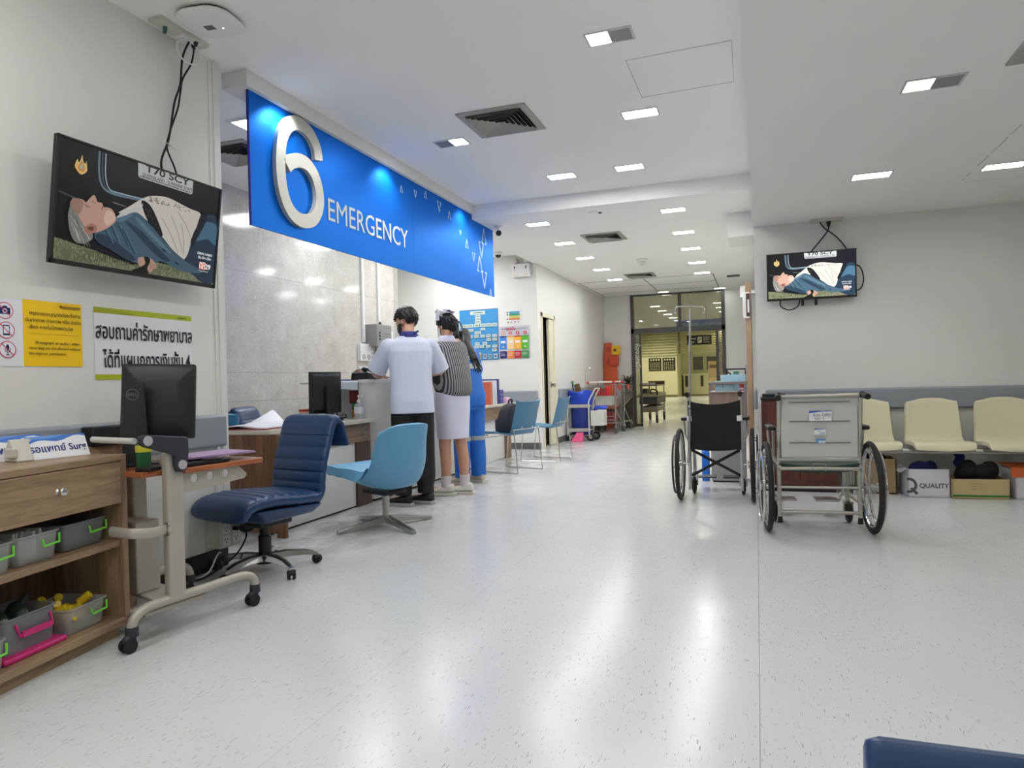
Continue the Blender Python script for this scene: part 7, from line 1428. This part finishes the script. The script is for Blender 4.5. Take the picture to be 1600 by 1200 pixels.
def shopping_cart(loc, rz, label, red=True):
    t = thing('shopping_trolley', label, 'trolley', loc, rz, None); W2_, W3_ = 0.26, 0.20; y0, y1 = 0.0, 0.92
    b = MB()
    def P(u, v, side): # side wall point: u along depth, v height 0..1
        w_ = W2_ + (W3_ - W2_) * u; return (side * (w_ - 0.02 * (1 - v)), y0 + 0.03 + (y1 - y0) * u, 0.50 + 0.16 * u * (1 - v) + (0.44 - 0.04 * u) * v)
    for s in (-1, 1):
        for k in range(15): b.tube([P(k / 14, 0, s), P(k / 14, 1, s)], 0.0028, 4)
        for v in (0, 0.35, 0.7, 1.0): b.tube([P(0, v, s), P(1, v, s)], 0.0028 if 0 < v < 1 else 0.006, 5)
    for k in range(11):
        a = k / 10; l, r = Vector(P(0, 0, -1)), Vector(P(0, 0, 1)); lt, rt = Vector(P(0, 1, -1)), Vector(P(0, 1, 1)); b.tube([l.lerp(r, a), lt.lerp(rt, a)], 0.0028, 4)
        l2, r2 = Vector(P(1, 0, -1)), Vector(P(1, 0, 1)); lt2, rt2 = Vector(P(1, 1, -1)), Vector(P(1, 1, 1)); b.tube([l2.lerp(r2, a), lt2.lerp(rt2, a)], 0.0028, 4); b.tube([l.lerp(r, a), l2.lerp(r2, a)], 0.0028, 4)
    for v in (0, 0.5, 1): b.tube([P(0, v, -1), P(0, v, 1)], 0.004, 4); b.tube([P(1, v, -1), P(1, v, 1)], 0.004, 4)
    b.out('basket', WIRE, t)
    b = MB()
    for s in (-1, 1):
        b.tube(bez([(s * W2_, -0.06, 0.985), (s * W2_, 0.0, 0.93), (s * (W2_ - 0.01), 0.06, 0.55), (s * (W2_ - 0.01), 0.02, 0.30), (s * W2_, 0.0, 0.20)], 5), 0.011, 8).tube([(s * W2_, 0.0, 0.20), (s * (W3_ - 0.02), 0.88, 0.16)], 0.011, 8).tube([(s * (W2_ - 0.01), 0.06, 0.48), (s * (W2_ - 0.02), 0.50, 0.19)], 0.008, 6)
    b.tube([(-W2_, 0.02, 0.26), (W2_, 0.02, 0.26)], 0.009, 6).tube([(-W2_, 0.02, 0.20), (W2_, 0.02, 0.20)], 0.009, 6).tube([(-W2_, 0.02, 0.33), (W2_, 0.02, 0.33)], 0.007, 6).tube([(-W3_ + 0.02, 0.86, 0.165), (W3_ - 0.02, 0.86, 0.165)], 0.009, 6)
    for k in range(8): x = -0.2 + 0.4 * k / 7; b.tube([(x, 0.03, 0.20), (x * 0.85, 0.86, 0.165)], 0.0035, 4)
    b.out('chassis', WIRE, t)
    MB().tube([(-W2_ + 0.02, -0.06, 0.99), (W2_ - 0.02, -0.06, 0.99)], 0.017, 12).out('handle_bar', M('handle white', S(222, 218, 210), 0.4), t)
    for s in (-1, 1): MB().cyl((s * (W2_ - 0.03), -0.06, 0.99), (s * (W2_ + 0.015), -0.06, 0.99), 0.023, 0.023, 12).out('handle_end', M('red plastic', S(196, 40, 40), 0.4), t)
    for x, y in ((-W2_, 0.02), (W2_, 0.02), (-W3_ + 0.02, 0.86), (W3_ - 0.02, 0.86)):
        MB().tube([(x, y, 0.19), (x, y - 0.02, 0.13)], 0.012, 8).bx(x - 0.02, x + 0.02, y - 0.05, y + 0.01, 0.10, 0.14).out('caster_fork', WIRE, t); MB().cyl((x - 0.014, y - 0.03, 0.062), (x + 0.014, y - 0.03, 0.062), 0.062, 0.062, 22).out('wheel', M('cart wheel', S(84, 82, 80), 0.6), t, bevel=0.006)
    if red:
        MB().box((-0.03, 0.10, 0.80), (0.24, 0.012, 0.15), rot=Matrix.Rotation(0.2, 3, 'X')).out('seat_flap', MATS['red plastic'], t, bevel=0.006, label='red child seat flap')
        MB().box((W2_ + 0.002, 0.36, 0.88), (0.012, 0.20, 0.10)).out('side_plate', MATS['red plastic'], t, bevel=0.004)
    return t
ca = shopping_cart((-2.835, 13.30, 0), -4, 'wire shopping trolley with a white handle and red ends')
for nm, lab, mb, m_ in (('white_carton', 'white carton inside the front shopping trolley', MB().bx(-0.17, 0.15, 0.14, 0.38, 0.54, 0.72), M('dull white carton', S(206, 204, 198), 0.6)), ('orange_tub', 'red and orange tub inside the front shopping trolley', MB().bx(-0.06, 0.12, 0.45, 0.62, 0.66, 0.92), M('orange red tub', S(216, 70, 40), 0.45)), ('red_crate', 'dark red crate on the lower rack of the front shopping trolley', MB().bx(-0.17, 0.17, 0.14, 0.55, 0.215, 0.40), M('dark red crate', S(120, 34, 34), 0.5)), ('grey_carton', 'dark grey carton on the lower rack beside the dark red crate', MB().bx(-0.14, 0.15, 0.58, 0.80, 0.21, 0.44), M('dark grey carton', S(74, 72, 68), 0.6))):
    o = mb.out(nm, m_, bevel=0.005); o.matrix_world = Matrix.Translation((-2.835, 13.30, 0)) @ Matrix.Rotation(R_(-4), 4, 'Z'); tag(o, lab, 'box')
b = MB(); rr = random.Random(4)
for k in range(5): b.sph((rr.uniform(0.02, 0.13), 0.68 + 0.04 * k, rr.uniform(0.70, 0.80)), (0.07, 0.06, 0.09), 10)
o = b.out('plastic_bags', M('clear bag plastic', S(206, 212, 216), 0.25, alpha=0.6), voxel=0.012, smooth=2); o.matrix_world = Matrix.Translation((-2.835, 13.30, 0)) @ Matrix.Rotation(R_(-4), 4, 'Z'); tag(o, 'clear plastic bags of bottles at the front of the shopping trolley', 'bag')
shopping_cart((-2.77, 13.86, 0), -5, 'second wire shopping trolley parked behind the first one', True)
t = thing('drip_stand', 'thin chrome drip stand with a curled hook beside the shopping trolleys', 'drip stand', (-3.02, 12.75, 0))
MB().tube(bez([(0, 0, 0.04), (0, 0, 1.0), (0.02, 0, 1.20), (0.06, 0, 1.26), (0.10, 0, 1.24), (0.10, 0, 1.21)], 6), 0.010, 8).out('pole', CHROME, t)
for k in range(3): a = 2.1 * k; MB().tube([(0, 0, 0.06), (0.11 * math.cos(a), 0.11 * math.sin(a), 0.015)], 0.010, 6).out('foot', STEEL, t)
ORG = M('orange rescue board', S(208, 88, 40), 0.45, var=0.06); ORR = M('red orange strap bag', S(196, 70, 42), 0.6, var=0.15)
t = thing('spine_board', 'tall orange spine board leaning in the corner by the glazed entrance', 'spine board', (-2.96, 14.92, 0), 0)
fb = mat_from((0, 0, 0.0), (1, 0, 0.0), (0.0, -1, 0.085)); b = MB()
b.prism([(-0.13 + p[0] * 0 + q[0], q[1]) for p in ((0, 0),) for q in ((-0.03, 1.84), (-0.05, 1.5), (-0.04, 0.5), (-0.02, 0.0), (0.22, 0.0), (0.26, 0.5), (0.26, 1.2), (0.20, 1.6), (0.12, 1.84))], 0, 0.045, fb).out('board', ORG, t, bevel=0.012)
for y_ in (1.66, 1.35, 0.9): MB().prism([(-0.13, y_), (0.10, y_), (0.10, y_ + 0.09), (-0.13, y_ + 0.09)], 0.045, 0.06, fb).out('strap', ORR, t, flat=True)
MB().prism(rrect(0.20, 0.22, 0.03, 4, 0.06, 1.44), 0.05, 0.13, fb).out('strap_bag', ORR, t, bevel=0.01)
MB().prism(rrect(0.19, 0.21, 0.03, 4, 0.11, 1.66), 0.06, 0.15, fb).out('head_block', M('yellow head block', S(226, 176, 24), 0.5), t, bevel=0.012, label='yellow foam head block')
MB().prism([(0.09 + 0.035 * math.cos(k * 0.5236), 1.66 + 0.035 * math.sin(k * 0.5236)) for k in range(12)], 0.150, 0.152, fb).out('block_hole', M('dark ochre', S(120, 84, 20), 0.6), t, flat=True)
tag(MB().prism([(-0.05, 1.80), (-0.06, 0.4), (-0.03, 0), (0.12, 0), (0.12, 1.6), (0.05, 1.8)], 0, 0.03, mat_from((-3.04, 15.15, 0), (1, 0, 0), (0, -1, 0.012))).out('spine_board', M('dark red board', S(140, 44, 30), 0.5), bevel=0.01), 'darker red spine board standing behind the orange one', 'spine board')
t = thing('potted_plant', 'small dark leafed plant on a stand left of the glazed entrance', 'plant', (-2.62, 15.0, 0))
MB().bx(-0.11, 0.11, -0.11, 0.11, 0.0, 0.78).out('plant_stand', M('dark plant stand', S(60, 52, 46), 0.6), t, bevel=0.006); MB().lathe([(0.06, 0.78), (0.085, 0.94), (0.09, 0.95), (0.075, 0.95), (0.07, 0.90)], n=20).out('pot', M('dark pot', S(52, 48, 44), 0.5), t)
b = MB(); rr = random.Random(11)
for k in range(22):
    a = rr.uniform(0, 6.28); L = rr.uniform(0.10, 0.19); z = rr.uniform(0.10, 0.28); d = Vector((math.cos(a), math.sin(a), 0)); n_ = Vector((-d.y, d.x, 0)); P = [Vector((0, 0, 0.92)) + d * L * q + Vector((0, 0, z * (q * 2 - q * q * 1.3))) for q in (0, 0.3, 0.6, 0.85, 1)]; w_ = (0.006, 0.018, 0.02, 0.013, 0.002)
    for i in range(4): b.quad(P[i] - n_ * w_[i], P[i + 1] - n_ * w_[i + 1], P[i + 1] + n_ * w_[i + 1], P[i] + n_ * w_[i])
o = b.out('leaves', M('dark leaf', S(38, 54, 34), 0.4, var=0.2), t); o.modifiers.new('t', 'SOLIDIFY').thickness = 0.002
# patient trolley in the lobby just past the doors
t = thing('patient_trolley', 'dark patient trolley with a shelf and big wheels behind the shopping trolleys', 'trolley', (-2.36, 17.0, 0), 0)
b = MB()
for x in (-0.20, 0.16):
    for y in (-0.7, 0.7): b.tube([(x, y, 0.12), (x, y, 0.93)], 0.012, 6)
b.out('frame_post', FR, t)
MB().bx(-0.22, 0.18, -0.75, 0.75, 0.86, 0.89).bx(-0.22, 0.18, 0.70, 0.74, 0.89, 0.97).out('top_shelf', M('brown grey tray', S(96, 78, 66), 0.5), t, bevel=0.004)
MB().bx(-0.24, 0.20, -0.8, 0.8, 0.60, 0.70).out('mattress', M('olive grey mattress', S(128, 124, 104), 0.6), t, bevel=0.03, seg=3)
MB().bx(-0.22, 0.19, -0.8, 0.8, 0.44, 0.60).out('lift_frame', M('dark lift frame', S(40, 40, 38), 0.5), t, bevel=0.02)
MB().bx(-0.20, 0.18, -0.78, 0.78, 0.26, 0.40).out('base_cover', M('taupe base cover', S(112, 106, 94), 0.5), t, bevel=0.05, seg=3)
MB().tube(bez([(0.05, -0.78, 0.68), (0.06, -0.84, 0.78), (0.18, -0.82, 0.76), (0.20, -0.78, 0.66)], 5), 0.016, 8).out('side_handle', BLACK, t)
for x in (-0.19, 0.16):
    for y in (-0.66, 0.66): MB().cyl((x - 0.02, y, 0.10), (x + 0.02, y, 0.10), 0.10, 0.10, 22).out('wheel', TYRE, t, bevel=0.01); MB().bx(x - 0.03, x + 0.03, y - 0.03, y + 0.03, 0.11, 0.27).out('wheel_fork', OFFW, t)
for x, y, c, lab in ((-0.10, -0.66, S(206, 180, 190), 'pink'), (0.06, -0.62, S(180, 184, 190), 'pale grey')): tag(MB().box((-2.36 + x, 17.0 + y, 0.915), (0.12, 0.10, 0.045)).out('supply_packet', M('packet ' + lab, c, 0.5), bevel=0.006), lab + ' supply packet on the patient trolley shelf', 'packet')
tag(MB().bx(-2.54, -2.42, 16.3, 16.7, 0.705, 0.80).out('black_case', BLACK, bevel=0.01), 'black case lying on the patient trolley mattress', 'case')
# utility trolley by the right wall
t = thing('utility_trolley', 'black utility trolley with a teal pouch before the end wall', 'trolley', (-0.36, 13.6, 0))
for x in (-0.17, 0.16):
    for y in (-0.14, 0.14): MB().tube([(x, y, 0.05), (x, y, 1.17)], 0.012, 8).out('post', BLACK, t)
MB().tube([(-0.20, -0.14, 1.17), (0.17, -0.14, 1.17)], 0.014, 8).out('top_bar', BLACK, t)
for z in (0.25, 0.62, 0.92): MB().bx(-0.18, 0.17, -0.15, 0.15, z, z + 0.02).out('shelf', M('dark shelf', S(50, 50, 52), 0.5), t)
MB().bx(-0.05, 0.05, -0.17, -0.15, 0.98, 1.13).out('teal_pouch', M('teal cloth', S(52, 124, 108), 0.7), t, bevel=0.01); MB().tube(bez([(-0.15, -0.15, 1.12), (-0.09, -0.17, 1.06), (-0.15, -0.16, 0.98)], 5), 0.012, 8).out('hose', DBLACK, t)
tag(MB().tube([(-0.185, 13.45, 0), (-0.185, 13.45, 1.24), (-0.155, 13.45, 1.24)], 0.012, 8).out('steel_rail', STEEL), 'thin vertical steel rail next to the black utility trolley', 'rail')
# ================================================================ LOBBY
t = thing('standee', 'orange and yellow printed standee at the right of the glazed entrance', 'banner', (-0.86, 15.9, 0))
p = PIC(mat_from((0, 0, 0.05), (1, 0, 0), (0, -1, 0)), 0.0005); p.rect(-0.15, 0.12, 0, 1.33, S(206, 178, 110)).rect(-0.15, 0.12, 0.2, 0.75, S(206, 110, 60)).rect(0.02, 0.12, 0.5, 1.0, S(150, 84, 60)); p.disc(-0.04, 0.9, 0.09, S(226, 196, 130)).disc(0.02, 0.6, 0.08, S(190, 60, 44)).disc(-0.07, 0.35, 0.07, S(226, 160, 60)).rect(-0.12, 0.08, 1.18, 1.25, S(120, 96, 70)); p.out('banner', PAPER, t)
MB().bx(-0.15, 0.12, 0.002, 0.012, 0.05, 1.38).bx(-0.17, 0.14, -0.08, 0.08, 0, 0.05).out('banner_frame', STEEL, t, flat=True)
t = thing('hanging_sign', 'blue hanging sign seen from behind through the glass over the entrance', 'sign', (-1.10, 16.4, 2.14))
MB().bx(-0.62, 0.50, 0, 0.04, 0, 0.21).out('panel', M('deep blue panel', S(52, 104, 196), 0.4), t, flat=True)
text('แผนกฉุกเฉิน | ห้องตรวจ', mat_from((-0.02, -0.003, 0.10), (-1, 0, 0), (0, 1, 0)) @ Matrix.Diagonal((1, 1, -1, 1)), 0.105, M('sign pale blue', S(206, 222, 240), 0.5), t, sx=0.95, bold=0.001)
for x in (-0.45, 0.35): MB().tube([(x, 0.02, 0.21), (x, 0.02, 1.32)], 0.008, 6).out('hanger', STEEL, t)
t = thing('parking_sign', 'black hanging P sign with small white lettering in the lobby', 'sign', (-1.42, 19.0, 1.89), 2)
MB().bx(-0.31, 0.32, 0, 0.06, 0, 0.245).out('panel', M('black sign', S(26, 25, 22), 0.4), t, flat=True)
SW = M('white sign print', S(222, 222, 206), 0.5); fz = lambda x, z: mat_from((x, -0.002, z), (1, 0, 0), (0, -1, 0))
MB().prism(rrect(0.10, 0.15, 0.01, 3), 0, 0.001, fz(0.02, 0.125)).out('sign_square', SW, t, flat=True); text('P', fz(0.02, 0.12) @ Matrix.Translation((0, 0, 0.0012)), 0.15, MATS['black sign'], t, bold=0.003)
for k, s_ in enumerate(('ที่จอดรถ', 'ชั้นใต้ดิน', 'Parking')): text(s_, fz(0.19, 0.19 - 0.06 * k), 0.05, SW, t)
for k, s_ in enumerate(('ทางออก', 'Exit')): text(s_, fz(-0.16, 0.16 - 0.08 * k), 0.055, SW, t)
for x in (-0.2, 0.2): MB().tube([(x, 0.03, 0.245), (x, 0.03, 1.53)], 0.008, 6).out('hanger', STEEL, t)
t = thing('louvre_screen', 'wide horizontal louvre screen high across the lobby', 'louvre', (-3.9, 37.7, 2.30))
SLAT = M('olive slat', S(122, 118, 74), 0.5)
for x in (-2.0, 0.06, 2.1): MB().bx(x - 0.05, x + 0.05, 0, 0.1, 0, 1.11).out('louvre_post', M('dark louvre post', S(70, 68, 52), 0.5), t, flat=True)
for k in range(9): MB().bx(-3.6, 4.6, 0.02, 0.06, 0.03 + 0.125 * k, 0.085 + 0.125 * k).out('slat', SLAT, t, flat=True)
for x, lab in ((-4.83, 'left'), (-4.06, 'right')):
    t = thing('directory_board', 'dark directory board with pale symbols on the lobby wall, the %s one' % lab, 'board', (x - 0.32 if lab == 'left' else x - 0.36, 37.96, 1.42))
    MB().bx(-0.33, 0.33, 0, 0.03, 0, 0.68).out('board', M('black sign', S(26, 25, 22), 0.4), t, flat=True); p = PIC(mat_from((0, -0.004, 0), (1, 0, 0), (0, -1, 0)), 0.0006)
    for i in range(5):
        for j in range(5): p.rect(-0.26 + 0.11 * i, -0.20 + 0.11 * i, 0.06 + 0.085 * j, 0.10 + 0.085 * j, S(176, 170, 130), None, i == 0)
    for i in range(4): p.rect(-0.25 + 0.14 * i, -0.17 + 0.14 * i, 0.54, 0.62, S(214, 206, 160))
    p.out('board_print', PAPER, t)
t = thing('lobby_counter', 'pale yellow service counter at the back of the lobby', 'counter', (-1.6, 40.2, 0))
MB().bx(-2.3, 2.6, 0, 0.75, 0.06, 1.14).out('counter_body', YELW, t, flat=True); MB().bx(-2.35, 2.65, -0.06, 0.78, 1.14, 1.21).out('counter_top', M('counter cream', S(222, 216, 170), 0.4), t, flat=True)
for x in (-2.2, -1.37): MB().bx(x, x + 0.15, -0.02, 0, 0.5, 1.1).out('dark_recess', M('dark recess', S(70, 62, 34), 0.6), t, flat=True)
MB().bx(-2.3, 2.6, -0.03, 0, 0.0, 0.06).out('plinth', M('olive plinth', S(112, 104, 60), 0.6), t, flat=True)
for k, (x0, x1) in enumerate(((-3.48, -2.80), (-2.74, -2.06), (-1.9, -1.0))):
    d = bpy.data.objects.new('window_%d' % (k + 2), None); COL.objects.link(d); d.location = ((x0 + x1) / 2, 40.98, 1.80); d['kind'] = 'structure'; h = (x1 - x0) / 2
    MB().bx(-h, h, -0.04, 0, -0.44, -0.38).bx(-h, h, -0.04, 0, 0.38, 0.44).bx(-h, -h + 0.06, -0.04, 0, -0.38, 0.38).bx(h - 0.06, h, -0.04, 0, -0.38, 0.38).out('window_frame', YELW, d, flat=True); MB().bx(-h + 0.06, h - 0.06, -0.02, -0.01, -0.38, 0.38).out('window_glass', M('grey counter glass', S(96, 98, 92), 0.15), d, flat=True)
flush_texts()
